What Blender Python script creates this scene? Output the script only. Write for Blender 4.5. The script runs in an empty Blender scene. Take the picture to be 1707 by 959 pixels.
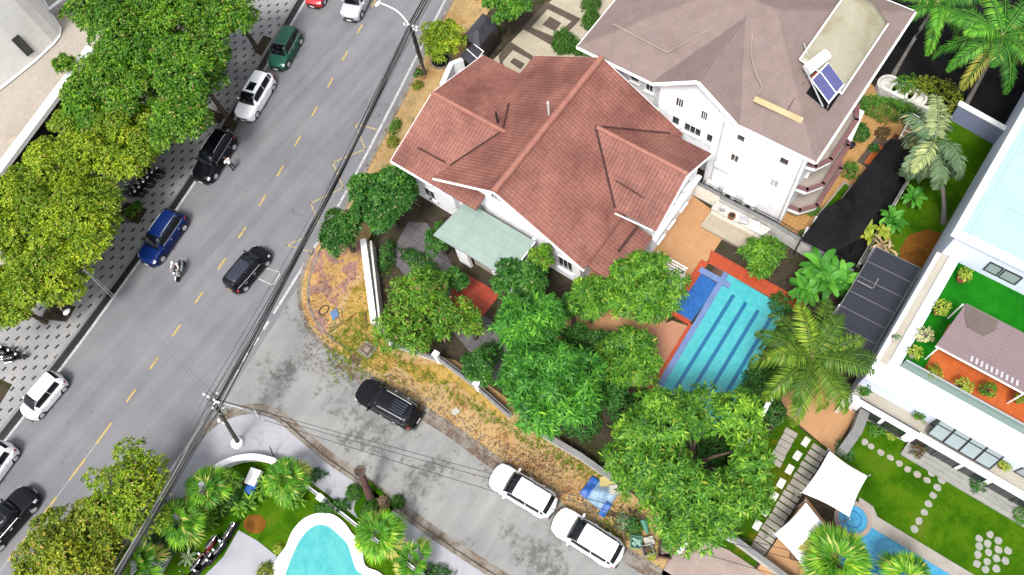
import bpy, math, random
import numpy as np
from mathutils import Vector, Matrix
from mathutils.geometry import tessellate_polygon

R = math.radians
PI = math.pi
SC = bpy.context.scene
COL = SC.collection
rng = np.random.default_rng(7)
random.seed(7)

# ------------------------------------------------------------------ camera, world, sun, exposure
# site frame: +X runs along the big houses' ridges, +Y towards the main road, Z up, metres
F_PX, PITCH, ROLL, CAM_H, IW, IH = 1308.09, R(65.29), R(-14.46), 51.85, 1707.0, 959.0
SITE = R(41.0)
_d = Vector((0, math.cos(PITCH), -math.sin(PITCH)))
_r0 = Vector((1, 0, 0))
_u0 = _r0.cross(_d)
_r = math.cos(ROLL) * _r0 + math.sin(ROLL) * _u0
_u = -math.sin(ROLL) * _r0 + math.cos(ROLL) * _u0
_rot = Matrix.Rotation(-SITE, 3, 'Z')
CD, CR, CU = _rot @ _d, _rot @ _r, _rot @ _u


def _ray(px, py):
    return CD * F_PX + CR * (px - IW / 2) - CU * (py - IH / 2)


_v = _ray(853, 480)
CAM = Vector((-_v.x * CAM_H / -_v.z, -_v.y * CAM_H / -_v.z, CAM_H))


def at(px, py, z=0.0):
    """the place in the site that the survey point (px, py) marks, at height z"""
    v = _ray(px, py)
    t = (CAM_H - z) / -v.z
    return Vector((CAM.x + v.x * t, CAM.y + v.y * t, z))


cam_data = bpy.data.cameras.new('camera')
cam = bpy.data.objects.new('camera', cam_data)
COL.objects.link(cam)
m = Matrix((CR, CU, -CD)).transposed().to_4x4()
m.translation = CAM
cam.matrix_world = m
cam_data.sensor_width = 36.0
cam_data.lens = F_PX * 36.0 / IW
cam_data.clip_start = 0.5
cam_data.clip_end = 3000
SC.camera = cam

SUN_EL, SUN_AZ = R(62), R(196)      # azimuth measured from +X towards +Y: where the light comes from
world = bpy.data.worlds.new('World')
SC.world = world
world.use_nodes = True
nt = world.node_tree
sky = nt.nodes.new('ShaderNodeTexSky')
sky.sky_type = 'NISHITA'
sky.sun_disc = False
sky.sun_elevation = SUN_EL
sky.sun_rotation = PI / 2 - SUN_AZ
sky.air_density = 1.0
sky.dust_density = 4.0
sky.ozone_density = 1.0
hsv = nt.nodes.new('ShaderNodeHueSaturation')
hsv.inputs['Saturation'].default_value = 0.25
nt.links.new(sky.outputs[0], hsv.inputs['Color'])
bg = nt.nodes['Background']
nt.links.new(hsv.outputs[0], bg.inputs['Color'])
bg.inputs['Strength'].default_value = 0.11

sd = bpy.data.lights.new('sun', 'SUN')
sd.energy = 1.5
sd.angle = R(14)
sd.color = (1.0, 0.97, 0.92)
sun = bpy.data.objects.new('sun', sd)
COL.objects.link(sun)
sdir = Vector((math.cos(SUN_EL) * math.cos(SUN_AZ), math.cos(SUN_EL) * math.sin(SUN_AZ), math.sin(SUN_EL)))
sun.rotation_euler = sdir.to_track_quat('Z', 'Y').to_euler()
sun.location = (0, 0, 80)

SC.view_settings.view_transform = 'Standard'
SC.view_settings.look = 'None'
SC.view_settings.gamma = 1.0
SC.view_settings.use_curve_mapping = False
SC.view_settings.exposure = 1.46


# ------------------------------------------------------------------ materials
def lin(c):
    return tuple(((x / 255) / 12.92) if x / 255 <= 0.04045 else (((x / 255) + 0.055) / 1.055) ** 2.4 for x in c)


def surf(r, g, b, k=2.3):
    """base colour of a surface that photographs as (r, g, b) lying flat under this sky"""
    return tuple(min(0.86, x / k) for x in lin((r, g, b)))


def new_mat(name):
    mt = bpy.data.materials.new(name)
    mt.use_nodes = True
    n = mt.node_tree.nodes
    return mt, mt.node_tree, n['Principled BSDF']


def c4(c):
    return (c[0], c[1], c[2], 1.0)


def N(t, kind, **kw):
    n = t.nodes.new(kind)
    for k, v in kw.items():
        if k.startswith('i_'):
            n.inputs[k[2:].replace('_', ' ')].default_value = v
        else:
            setattr(n, k, v)
    return n


def ramp(t, src, stops):
    r = t.nodes.new('ShaderNodeValToRGB')
    el = r.color_ramp.elements
    while len(el) < len(stops):
        el.new(0.5)
    for e, (p, c) in zip(el, stops):
        e.position = p
        e.color = c4(c)
    t.links.new(src, r.inputs[0])
    return r


def noise(t, co, scale, detail=4, rough=0.55, dist=0.0):
    n = N(t, 'ShaderNodeTexNoise')
    n.inputs['Scale'].default_value = scale
    n.inputs['Detail'].default_value = detail
    n.inputs['Roughness'].default_value = rough
    n.inputs['Distortion'].default_value = dist
    t.links.new(co, n.inputs['Vector'])
    return n.outputs['Fac']


def mix(t, fac, a, b, blend='MIX'):
    n = t.nodes.new('ShaderNodeMix')
    n.data_type = 'RGBA'
    n.blend_type = blend
    for i, x in ((0, fac), (6, a), (7, b)):
        if hasattr(x, 'is_output') or hasattr(x, 'links'):
            t.links.new(x, n.inputs[i])
        elif i == 0:
            n.inputs[0].default_value = x
        else:
            n.inputs[i].default_value = c4(x)
    return n.outputs[2]


def bump(t, b, h, strength=0.3, dist=0.02):
    n = t.nodes.new('ShaderNodeBump')
    n.inputs['Strength'].default_value = strength
    n.inputs['Distance'].default_value = dist
    t.links.new(h, n.inputs['Height'])
    t.links.new(n.outputs[0], b.inputs['Normal'])


def coords(t, kind='Object'):
    return t.nodes.new('ShaderNodeTexCoord').outputs[kind]


def worn(name, a, b=None, rough=0.7, scale=1.2, fine=14.0, bmp=0.25, metal=0.0, spec=0.4, dirt=None, dirt_amt=0.0, dirt_scale=0.6, coat=0.0):
    """a painted / stone / soil surface: two tones in soft blotches, fine grain and optional dirt of its own shape"""
    mt, t, p = new_mat(name)
    b = b or tuple(x * 0.82 for x in a)
    co = coords(t)
    n1 = noise(t, co, scale, 5)
    col = ramp(t, n1, [(0.35, a), (0.68, b)]).outputs[0]
    n2 = noise(t, co, fine, 3)
    g = ramp(t, n2, [(0.3, (0.86,) * 3), (0.7, (1.08,) * 3)]).outputs[0]
    col = mix(t, 1.0, col, g, 'MULTIPLY')
    if dirt is not None:
        n3 = noise(t, co, dirt_scale, 8, 0.65, 0.4)
        f = ramp(t, n3, [(0.62 - dirt_amt * 0.3, (0, 0, 0)), (0.78 - dirt_amt * 0.2, (1, 1, 1))]).outputs[0]
        col = mix(t, f, col, dirt)
    t.links.new(col, p.inputs['Base Color'])
    p.inputs['Roughness'].default_value = rough
    p.inputs['Metallic'].default_value = metal
    p.inputs['Specular IOR Level'].default_value = spec
    p.inputs['Coat Weight'].default_value = coat
    if bmp:
        bump(t, p, n2, bmp, 0.01)
    return mt


def plain(name, c, rough=0.5, metal=0.0, spec=0.5, coat=0.0):
    mt, t, p = new_mat(name)
    n = noise(t, coords(t), 6.0, 3)
    g = ramp(t, n, [(0.3, tuple(x * 0.93 for x in c)), (0.7, c)]).outputs[0]
    t.links.new(g, p.inputs['Base Color'])
    p.inputs['Roughness'].default_value = rough
    p.inputs['Metallic'].default_value = metal
    p.inputs['Specular IOR Level'].default_value = spec
    p.inputs['Coat Weight'].default_value = coat
    p.inputs['Coat Roughness'].default_value = 0.06
    return mt


def grid_mat(name, a, b, pitch_u, pitch_v, line, lc, rough=0.6, offset=0.0, var=0.15, bmp=0.3, dirt=None):
    """tiles or slabs laid in metres on the UV map, with joints"""
    mt, t, p = new_mat(name)
    uv = coords(t, 'UV')
    br = N(t, 'ShaderNodeTexBrick')
    br.offset = offset
    br.inputs['Scale'].default_value = 1.0
    br.inputs['Brick Width'].default_value = pitch_u
    br.inputs['Row Height'].default_value = pitch_v
    br.inputs['Mortar Size'].default_value = line
    br.inputs['Mortar Smooth'].default_value = 0.3
    br.inputs['Color1'].default_value = c4(a)
    br.inputs['Color2'].default_value = c4(b)
    br.inputs['Mortar'].default_value = c4(lc)
    t.links.new(uv, br.inputs['Vector'])
    co = coords(t)
    n = noise(t, co, 1.3, 5)
    g = ramp(t, n, [(0.3, (1 - var,) * 3), (0.7, (1 + var,) * 3)]).outputs[0]
    col = mix(t, 1.0, br.outputs['Color'], g, 'MULTIPLY')
    if dirt is not None:
        f = ramp(t, noise(t, co, 0.5, 8, 0.65, 0.4), [(0.52, (0, 0, 0)), (0.7, (0.8,) * 3)]).outputs[0]
        col = mix(t, f, col, dirt)
    t.links.new(col, p.inputs['Base Color'])
    p.inputs['Roughness'].default_value = rough
    bump(t, p, br.outputs['Fac'], -bmp, 0.01)
    return mt


def roof_tile_mat(name, a, b, dark, light):
    """pan tiles: rounded columns across the slope, overlapping courses down it, weather stains in patches"""
    mt, t, p = new_mat(name)
    uv = coords(t, 'UV')
    sep = N(t, 'ShaderNodeSeparateXYZ')
    t.links.new(uv, sep.inputs[0])

    def frac(sock, per):
        d = N(t, 'ShaderNodeMath', operation='DIVIDE')
        d.inputs[1].default_value = per
        t.links.new(sock, d.inputs[0])
        f = N(t, 'ShaderNodeMath', operation='FRACT')
        t.links.new(d.outputs[0], f.inputs[0])
        return f.outputs[0]
    fu, fv = frac(sep.outputs[0], 0.27), frac(sep.outputs[1], 0.36)
    cu = ramp(t, fu, [(0.0, (0.25,) * 3), (0.12, (0.75,) * 3), (0.5, (1.0,) * 3), (0.88, (0.75,) * 3), (1.0, (0.25,) * 3)]).outputs[0]
    cv = ramp(t, fv, [(0.0, (0.35,) * 3), (0.10, (0.9,) * 3), (1.0, (1.0,) * 3)]).outputs[0]
    h = mix(t, 1.0, cu, cv, 'MULTIPLY')
    co = coords(t)
    n1 = noise(t, co, 0.35, 7, 0.62)
    col = ramp(t, n1, [(0.36, b), (0.5, a), (0.66, light)]).outputs[0]
    n2 = noise(t, uv, 3.2, 3)
    col = mix(t, 1.0, col, ramp(t, n2, [(0.3, (0.84,) * 3), (0.7, (1.12,) * 3)]).outputs[0], 'MULTIPLY')
    joint = ramp(t, h, [(0.2, (0.34, 0.28, 0.26)), (0.7, (1.06, 1.06, 1.06))]).outputs[0]
    col = mix(t, 1.0, col, joint, 'MULTIPLY')
    st = ramp(t, noise(t, co, 0.9, 9, 0.7, 0.6), [(0.56, (0, 0, 0)), (0.75, (0.75,) * 3)]).outputs[0]
    col = mix(t, st, col, dark)
    t.links.new(col, p.inputs['Base Color'])
    p.inputs['Roughness'].default_value = 0.72
    bump(t, p, h, 0.55, 0.04)
    return mt


def leaf_mat(name, dark, mid, light, old=None, old_at=0.93, rough=0.5, trans=0.25):
    mt, t, p = new_mat(name)
    at_ = N(t, 'ShaderNodeAttribute', attribute_name='tint')
    sp = N(t, 'ShaderNodeSeparateColor')
    t.links.new(at_.outputs['Color'], sp.inputs[0])
    col = ramp(t, sp.outputs[0], [(0.0, dark), (0.5, mid), (1.0, light)]).outputs[0]
    cl = ramp(t, sp.outputs[1], [(0.0, (0.46, 0.58, 0.5)), (0.5, (0.95, 0.95, 0.95)), (1.0, (1.7, 1.4, 1.0))]).outputs[0]
    col = mix(t, 1.0, col, cl, 'MULTIPLY')
    if old is not None:
        f = ramp(t, sp.outputs[2], [(old_at, (0, 0, 0)), (min(0.999, old_at + 0.02), (1, 1, 1))]).outputs[0]
        col = mix(t, f, col, old)
    t.links.new(col, p.inputs['Base Color'])
    p.inputs['Roughness'].default_value = rough
    p.inputs['Specular IOR Level'].default_value = 0.22
    tr = N(t, 'ShaderNodeBsdfTranslucent')
    t.links.new(col, tr.inputs['Color'])
    ms = N(t, 'ShaderNodeMixShader')
    ms.inputs[0].default_value = trans
    t.links.new(p.outputs[0], ms.inputs[1])
    t.links.new(tr.outputs[0], ms.inputs[2])
    t.links.new(ms.outputs[0], t.nodes['Material Output'].inputs[0])
    return mt


def water_mat(name, c, c2, scale=3.0, rough=0.06):
    mt, t, p = new_mat(name)
    co = coords(t)
    n = noise(t, co, scale, 3, 0.5, 0.6)
    v = N(t, 'ShaderNodeTexVoronoi', feature='SMOOTH_F1')
    v.inputs['Scale'].default_value = scale * 0.9
    t.links.new(mix(t, 0.25, co, N(t, 'ShaderNodeTexNoise').outputs['Color']), v.inputs['Vector'])
    col = ramp(t, n, [(0.35, c), (0.68, c2)]).outputs[0]
    t.links.new(col, p.inputs['Base Color'])
    p.inputs['Roughness'].default_value = rough
    p.inputs['Specular IOR Level'].default_value = 0.35
    bump(t, p, v.outputs['Distance'], 0.12, 0.05)
    return mt


def road_mat(name, a, b, crack, mold=None, mold_lo=0.55, streak_dir=(1, 0), scale=0.25):
    mt, t, p = new_mat(name)
    co = coords(t)
    n1 = noise(t, co, scale, 6, 0.6)
    col = ramp(t, n1, [(0.35, a), (0.65, b)]).outputs[0]
    n2 = noise(t, co, 30.0, 3, 0.7)
    col = mix(t, 1.0, col, ramp(t, n2, [(0.3, (0.84,) * 3), (0.7, (1.14,) * 3)]).outputs[0], 'MULTIPLY')
    # wheel tracks and oil drawn out along the lanes
    mp = N(t, 'ShaderNodeMapping')
    mp.inputs['Rotation'].default_value = (0, 0, -math.atan2(streak_dir[1], streak_dir[0]))
    mp.inputs['Scale'].default_value = (0.05, 0.8, 1)
    t.links.new(co, mp.inputs[0])
    n3 = noise(t, mp.outputs[0], 1.0, 5, 0.6)
    col = mix(t, 1.0, col, ramp(t, n3, [(0.35, (0.86,) * 3), (0.65, (1.1,) * 3)]).outputs[0], 'MULTIPLY')
    vo = N(t, 'ShaderNodeTexVoronoi', feature='DISTANCE_TO_EDGE')
    vo.inputs['Scale'].default_value = 0.11
    wob = N(t, 'ShaderNodeTexNoise')
    wob.inputs['Scale'].default_value = 0.9
    wob.inputs['Detail'].default_value = 6
    t.links.new(co, wob.inputs['Vector'])
    t.links.new(mix(t, 0.14, co, wob.outputs['Color'], 'LINEAR_LIGHT'), vo.inputs['Vector'])
    cr = ramp(t, vo.outputs[0], [(0.0, (0.16,) * 3), (0.003, (0, 0, 0))]).outputs[0]
    col = mix(t, cr, col, crack)
    if mold is not None:
        n4 = noise(t, co, 0.17, 5, 0.6, 0.8)
        n5 = noise(t, co, 1.5, 10, 0.75, 0.3)
        mm = N(t, 'ShaderNodeMath', operation='MULTIPLY')
        t.links.new(n4, mm.inputs[0])
        t.links.new(n5, mm.inputs[1])
        f = ramp(t, mm.outputs[0], [(mold_lo * 0.5, (0, 0, 0)), (mold_lo * 0.5 + 0.09, (0.8,) * 3)]).outputs[0]
        col = mix(t, f, col, mold)
    t.links.new(col, p.inputs['Base Color'])
    p.inputs['Roughness'].default_value = 0.8
    p.inputs['Specular IOR Level'].default_value = 0.3
    bump(t, p, n2, 0.3, 0.01)
    return mt


def mottled(name, stops, scale, fine=9.0, detail=8, rough=0.95, bmp=0.5, dist=0.3):
    """soil, grass and litter: several colours in broken patches"""
    mt, t, p = new_mat(name)
    co = coords(t)
    n1 = noise(t, co, scale, detail, 0.68, dist)
    col = ramp(t, n1, stops).outputs[0]
    n2 = noise(t, co, fine, 4, 0.7)
    col = mix(t, 1.0, col, ramp(t, n2, [(0.25, (0.68,) * 3), (0.75, (1.3,) * 3)]).outputs[0], 'MULTIPLY')
    t.links.new(col, p.inputs['Base Color'])
    p.inputs['Roughness'].default_value = rough
    p.inputs['Specular IOR Level'].default_value = 0.05
    bump(t, p, n2, bmp, 0.04)
    return mt


def pave_mat(name):
    """grey pavers with the little dark inlaid bricks of the roadside walk"""
    mt, t, p = new_mat(name)
    uv = coords(t, 'UV')
    mp = N(t, 'ShaderNodeMapping')
    mp.inputs['Rotation'].default_value = (0, 0, R(4))
    t.links.new(uv, mp.inputs[0])
    sep = N(t, 'ShaderNodeSeparateXYZ')
    t.links.new(mp.outputs[0], sep.inputs[0])

    def m2(op, a, b):
        n = N(t, 'ShaderNodeMath', operation=op)
        for i, x in enumerate((a, b)):
            if isinstance(x, (int, float)):
                n.inputs[i].default_value = x
            else:
                t.links.new(x, n.inputs[i])
        return n.outputs[0]
    row = m2('FLOOR', m2('DIVIDE', sep.outputs[1], 0.62), 0)
    xs = m2('ADD', m2('DIVIDE', sep.outputs[0], 1.05), m2('MULTIPLY', row, 0.5))
    fx = m2('FRACT', xs, 0)
    fy = m2('FRACT', m2('DIVIDE', sep.outputs[1], 0.62), 0)
    inx = m2('MULTIPLY', m2('LESS_THAN', fx, 0.36), m2('LESS_THAN', fy, 0.30))
    co = coords(t)
    base = ramp(t, noise(t, co, 0.5, 6), [(0.35, surf(170, 170, 172)), (0.65, surf(190, 188, 186))]).outputs[0]
    gx = m2('LESS_THAN', m2('FRACT', m2('DIVIDE', sep.outputs[0], 0.35), 0), 0.06)
    gy = m2('LESS_THAN', m2('FRACT', m2('DIVIDE', sep.outputs[1], 0.31), 0), 0.06)
    g = m2('MULTIPLY', m2('MAXIMUM', gx, gy), 0.35)
    col = mix(t, g, base, surf(110, 110, 112))
    col = mix(t, inx, col, surf(52, 52, 56))
    n2 = noise(t, co, 12.0, 4)
    col = mix(t, 1.0, col, ramp(t, n2, [(0.3, (0.88,) * 3), (0.7, (1.1,) * 3)]).outputs[0], 'MULTIPLY')
    t.links.new(col, p.inputs['Base Color'])
    p.inputs['Roughness'].default_value = 0.8
    bump(t, p, n2, 0.3, 0.01)
    return mt


def paint_mat(name, c, flake=0.0, rough=0.28):
    mt, t, p = new_mat(name)
    n = noise(t, coords(t), 5.0, 4)
    g = ramp(t, n, [(0.35, tuple(x * 0.9 for x in c)), (0.65, c)]).outputs[0]
    t.links.new(g, p.inputs['Base Color'])
    p.inputs['Roughness'].default_value = rough
    p.inputs['Metallic'].default_value = flake
    p.inputs['Coat Weight'].default_value = 0.35 if max(c) > 0.1 else 0.12
    p.inputs['Specular IOR Level'].default_value = 0.5 if max(c) > 0.1 else 0.18
    p.inputs['Coat Roughness'].default_value = 0.05
    return mt


M = {}
M['asphalt'] = road_mat('asphalt', surf(141, 141, 147), surf(156, 155, 159), surf(95, 95, 98), mold=surf(106, 104, 105), mold_lo=0.70, streak_dir=(math.cos(R(5)), math.sin(R(5))))
M['side_road'] = road_mat('side_road_concrete', surf(164, 164, 163), surf(182, 182, 180), surf(120, 115, 108), mold=surf(104, 102, 98), mold_lo=0.535, streak_dir=(0, 1), scale=0.3)
M['mud'] = mottled('gutter_mud', [(0.36, surf(176, 172, 166)), (0.47, surf(160, 148, 136)), (0.55, surf(128, 110, 96)), (0.62, surf(166, 158, 150))], 0.7)
M['gutter'] = worn('wet_gutter', surf(34, 32, 34), surf(50, 46, 46), 0.5)
M['line_white'] = worn('white_line_paint', surf(235, 235, 235), surf(205, 205, 205), 0.7, 2.0, dirt=surf(150, 150, 152), dirt_amt=0.35, dirt_scale=4.0)
M['line_yellow'] = worn('yellow_line_paint', surf(235, 205, 120), surf(215, 180, 95), 0.7, 2.0, dirt=surf(160, 150, 130), dirt_amt=0.3, dirt_scale=4.0)
M['line_cream'] = worn('cream_line_paint', surf(222, 200, 140), surf(200, 176, 120), 0.7, 2.0, dirt=surf(155, 150, 140), dirt_amt=0.4, dirt_scale=4.0)
M['pave'] = pave_mat('grey_pavers')
M['kerb'] = worn('kerb_stone', surf(176, 168, 156), surf(150, 140, 128), 0.85, 1.5, dirt=surf(105, 88, 74), dirt_amt=0.55, dirt_scale=2.5)
M['kerb_grey'] = worn('kerb_grey', surf(168, 168, 168), surf(150, 150, 150), 0.85, 1.5)
M['walk'] = worn('smooth_walk_concrete', surf(206, 206, 214), surf(196, 196, 206), 0.75, 0.5, dirt=surf(178, 176, 184), dirt_amt=0.35, dirt_scale=0.8)
M['sand'] = mottled('sandy_verge', [(0.30, surf(128, 122, 66)), (0.38, surf(190, 162, 114)), (0.47, surf(216, 184, 132)), (0.57, surf(208, 168, 112)), (0.64, surf(170, 130, 90)), (0.71, surf(112, 86, 66))], 0.55, 7.0, 9)
M['sand_grassy'] = mottled('weedy_verge', [(0.35, surf(105, 112, 38)), (0.46, surf(190, 160, 80)), (0.58, surf(218, 178, 104)), (0.68, surf(120, 118, 50))], 0.9, 7.0, 9)
M['pink_paver'] = mottled('pink_pavers_in_sand', [(0.38, surf(176, 140, 132)), (0.47, surf(196, 150, 132)), (0.52, surf(220, 176, 112)), (0.7, surf(226, 184, 118))], 0.7, 5.0, 7)
M['soil'] = mottled('yard_soil', [(0.35, surf(58, 50, 42)), (0.5, surf(92, 82, 70)), (0.62, surf(62, 70, 36)), (0.75, surf(120, 104, 84))], 0.5)
M['dark_ground'] = mottled('dark_ground', [(0.3, surf(22, 22, 24)), (0.6, surf(44, 43, 45)), (0.8, surf(60, 60, 62))], 0.4, 5.0, 5, 0.85, 0.2)
M['driveway'] = grid_mat('driveway_slabs', surf(128, 122, 124), surf(112, 108, 110), 0.9, 0.9, 0.03, surf(80, 76, 76), 0.8, 0.0)
M['dark_tiles'] = grid_mat('brown_yard_tiles', surf(92, 80, 76), surf(80, 70, 68), 0.6, 0.6, 0.03, surf(52, 46, 44), 0.7, 0.0)
M['red_tiles'] = grid_mat('red_yard_tiles', surf(196, 70, 28), surf(180, 58, 24), 0.4, 0.4, 0.02, surf(140, 44, 20), 0.6)
M['peach'] = grid_mat('peach_terrace_tiles', surf(226, 172, 118), surf(221, 166, 112), 0.4, 0.4, 0.012, surf(205, 150, 100), 0.6, 0.0, 0.05, 0.1)
M['peach_pink'] = grid_mat('pink_terrace_tiles', surf(222, 158, 122), surf(218, 152, 118), 0.4, 0.4, 0.012, surf(204, 140, 108), 0.6, 0.0, 0.05, 0.1)
M['orange_tile'] = grid_mat('orange_pool_rim', surf(222, 92, 38), surf(210, 80, 32), 0.4, 0.4, 0.02, surf(184, 66, 28), 0.5, 0.0, 0.08)
M['orange_deck'] = grid_mat('orange_roof_deck', surf(238, 118, 34), surf(230, 108, 30), 0.5, 0.5, 0.02, surf(205, 92, 26), 0.6, 0.0, 0.06)
M['grass'] = mottled('lawn', [(0.30, surf(48, 92, 6)), (0.45, surf(66, 114, 8)), (0.56, surf(88, 132, 16)), (0.66, surf(104, 130, 30)), (0.78, surf(124, 126, 48))], 0.45, 16.0, 9, 0.95, 0.6)
M['turf'] = mottled('roof_turf', [(0.3, surf(26, 112, 26)), (0.5, surf(32, 138, 26)), (0.7, surf(48, 152, 36))], 0.5, 25.0, 6, 0.95, 0.4)
M['grass_old'] = mottled('tired_lawn', [(0.36, surf(80, 112, 8)), (0.5, surf(62, 104, 8)), (0.58, surf(112, 112, 22)), (0.7, surf(140, 96, 36))], 0.22, 16.0, 7)
M['brown_patch'] = mottled('dug_soil', [(0.3, surf(128, 82, 30)), (0.5, surf(156, 104, 44)), (0.7, surf(104, 66, 30))], 0.7)
M['water_lap'] = water_mat('lap_pool_water', surf(84, 208, 218), surf(106, 222, 228))
M['water_blue'] = water_mat('blue_pool_water', surf(44, 110, 196), surf(60, 132, 214), 6.0)
M['water_aqua'] = water_mat('aqua_pool_water', surf(84, 200, 206), surf(108, 216, 216), 2.2)
M['water_long'] = water_mat('garden_pool_water', surf(70, 170, 222), surf(98, 194, 236), 5.0)
M['lane'] = plain('lane_tiles', surf(30, 128, 180), 0.3)
M['pool_rim_blue'] = grid_mat('blue_rim_tiles', surf(112, 148, 212), surf(96, 132, 204), 0.15, 0.15, 0.02, surf(160, 180, 225), 0.35)
M['white'] = worn('white_render', (0.76, 0.76, 0.78), (0.72, 0.72, 0.74), 0.8, 0.4, 2.0, 0.04, dirt=(0.66, 0.66, 0.67), dirt_amt=0.0, dirt_scale=0.9)
M['white_cream'] = worn('cream_render', (0.72, 0.69, 0.62), (0.62, 0.59, 0.52), 0.8, 0.5, 6.0, 0.1, dirt=(0.42, 0.39, 0.33), dirt_amt=0.25, dirt_scale=0.9)
M['white_grime'] = worn('weathered_white_render', (0.50, 0.49, 0.46), (0.40, 0.39, 0.37), 0.85, 0.8, 8.0, 0.2, dirt=(0.30, 0.28, 0.25), dirt_amt=0.4, dirt_scale=1.5)
M['white_trim'] = plain('white_trim', (0.80, 0.80, 0.80), 0.5)
M['lavender'] = worn('pale_blue_render', surf(180, 188, 226), surf(170, 178, 216), 0.8, 0.5)
M['bluegrey'] = worn('blue_grey_render', (0.56, 0.61, 0.74), (0.52, 0.57, 0.70), 0.8, 0.5)
M['cream_floor'] = worn('cream_floor', surf(222, 214, 198), surf(208, 198, 180), 0.8, 0.6)
M['cyan_roof'] = grid_mat('pale_cyan_roof', surf(200, 232, 230), surf(194, 227, 226), 4.0, 3.2, 0.03, surf(180, 212, 212), 0.7, 0.0, 0.05, 0.1, dirt=surf(184, 216, 214))
M['mint'] = grid_mat('mint_sheet_roof', surf(166, 188, 178), surf(160, 184, 174), 3.0, 1.0, 0.03, surf(146, 170, 160), 0.45, 0.0, 0.08)
M['roof_red'] = roof_tile_mat('red_pan_tiles', surf(164, 102, 88), surf(138, 80, 68), surf(98, 64, 56), surf(184, 122, 104))
M['roof_ridge'] = worn('ridge_caps', surf(204, 140, 122), surf(190, 126, 110), 0.75, 1.5, 10.0, 0.3)
M['roof_villa'] = grid_mat('mauve_flat_tiles', surf(159, 138, 133), surf(156, 135, 130), 0.33, 0.36, 0.02, surf(150, 129, 124), 0.8, 0.5, 0.1, 0.1, dirt=surf(144, 122, 114))
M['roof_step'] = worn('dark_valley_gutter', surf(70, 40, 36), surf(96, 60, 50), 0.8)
M['roof_dark'] = grid_mat('dark_slate_roof', surf(74, 74, 84), surf(66, 66, 76), 0.9, 1.3, 0.05, surf(50, 50, 58), 0.5)
M['mould_board'] = worn('yellow_board', surf(230, 212, 166), surf(216, 192, 142), 0.8)
M['canopy_cream'] = worn('cream_polycarbonate', surf(205, 200, 176), surf(192, 184, 156), 0.45, 0.6, dirt=surf(170, 160, 130), dirt_amt=0.3)
M['glass'] = plain('dark_window_glass', (0.025, 0.03, 0.035), 0.08, 0.0, 0.6)
M['glass_pale'] = plain('pale_window_glass', (0.25, 0.30, 0.31), 0.1)
M['glass_grey'] = plain('grey_window_glass', (0.035, 0.04, 0.042), 0.12)
M['glass_black'] = plain('smoked_roof_panel', surf(58, 60, 72), 0.25)
M['rail_glass'] = plain('green_glass_rail', surf(150, 178, 160), 0.1)
M['solar'] = grid_mat('solar_panel', surf(92, 96, 158), surf(86, 90, 150), 0.11, 3.0, 0.01, surf(120, 124, 180), 0.2, 0.0, 0.05, 0.0)
M['metal'] = plain('brushed_metal', (0.55, 0.56, 0.58), 0.35, 0.8)
M['black'] = plain('black_paint', (0.012, 0.012, 0.014), 0.4)
M['blackframe'] = plain('black_window_frame', (0.02, 0.02, 0.024), 0.4)
M['rubber'] = plain('rubber', (0.015, 0.015, 0.015), 0.85)
M['rim'] = plain('alloy', (0.62, 0.63, 0.65), 0.25, 0.7)
M['chrome'] = plain('chrome', (0.75, 0.76, 0.78), 0.15, 0.9)
M['lamp_white'] = plain('headlamp', (0.75, 0.77, 0.8), 0.08)
M['lamp_red'] = plain('tail_lamp', (0.45, 0.02, 0.02), 0.12)
M['plate'] = plain('number_plate', (0.72, 0.72, 0.70), 0.4)
M['plate_yellow'] = plain('yellow_number_plate', (0.72, 0.45, 0.08), 0.4)
M['car_glass'] = plain('car_glass', (0.004, 0.005, 0.007), 0.04, 0.0, 0.32)
M['p_white'] = paint_mat('white_car_paint', (0.80, 0.81, 0.83))
M['p_black'] = paint_mat('black_car_paint', (0.003, 0.0035, 0.005), 0.0, 0.2)
M['p_darkgrey'] = paint_mat('dark_grey_car_paint', (0.035, 0.038, 0.055), 0.4)
M['p_blue'] = paint_mat('blue_car_paint', (0.003, 0.014, 0.085), 0.1)
M['p_green'] = paint_mat('green_car_paint', (0.018, 0.085, 0.055), 0.2)
M['p_silver'] = paint_mat('silver_car_paint', (0.50, 0.51, 0.54), 0.4)
M['p_red'] = paint_mat('red_car_paint', (0.45, 0.02, 0.025))
M['pole'] = worn('concrete_pole', surf(120, 112, 104), surf(92, 84, 76), 0.9, 2.0)
M['cable'] = plain('black_cable', (0.012, 0.012, 0.013), 0.6)
M['cable_grey'] = plain('grey_cable', (0.14, 0.14, 0.15), 0.6)
M['bark'] = worn('bark', surf(120, 104, 88), surf(84, 70, 56), 0.95, 3.0, 20.0, 0.6)
M['bark_pale'] = worn('pale_palm_trunk', surf(168, 162, 158), surf(130, 122, 116), 0.95, 2.0, 12.0, 0.5)
M['leaf_bright'] = leaf_mat('bright_leaves', (0.03, 0.105, 0.012), (0.062, 0.19, 0.018), (0.13, 0.30, 0.035), (0.30, 0.30, 0.03), 0.97)
M['leaf_mango'] = leaf_mat('mango_leaves', (0.020, 0.090, 0.010), (0.065, 0.200, 0.016), (0.20, 0.37, 0.035), (0.26, 0.30, 0.04), 0.975)
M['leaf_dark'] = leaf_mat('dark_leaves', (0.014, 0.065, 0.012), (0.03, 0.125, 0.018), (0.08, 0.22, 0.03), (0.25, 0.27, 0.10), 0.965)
M['leaf_street'] = leaf_mat('street_tree_leaves', (0.022, 0.090, 0.008), (0.062, 0.185, 0.012), (0.19, 0.35, 0.025), (0.30, 0.24, 0.08), 0.955)
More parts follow.
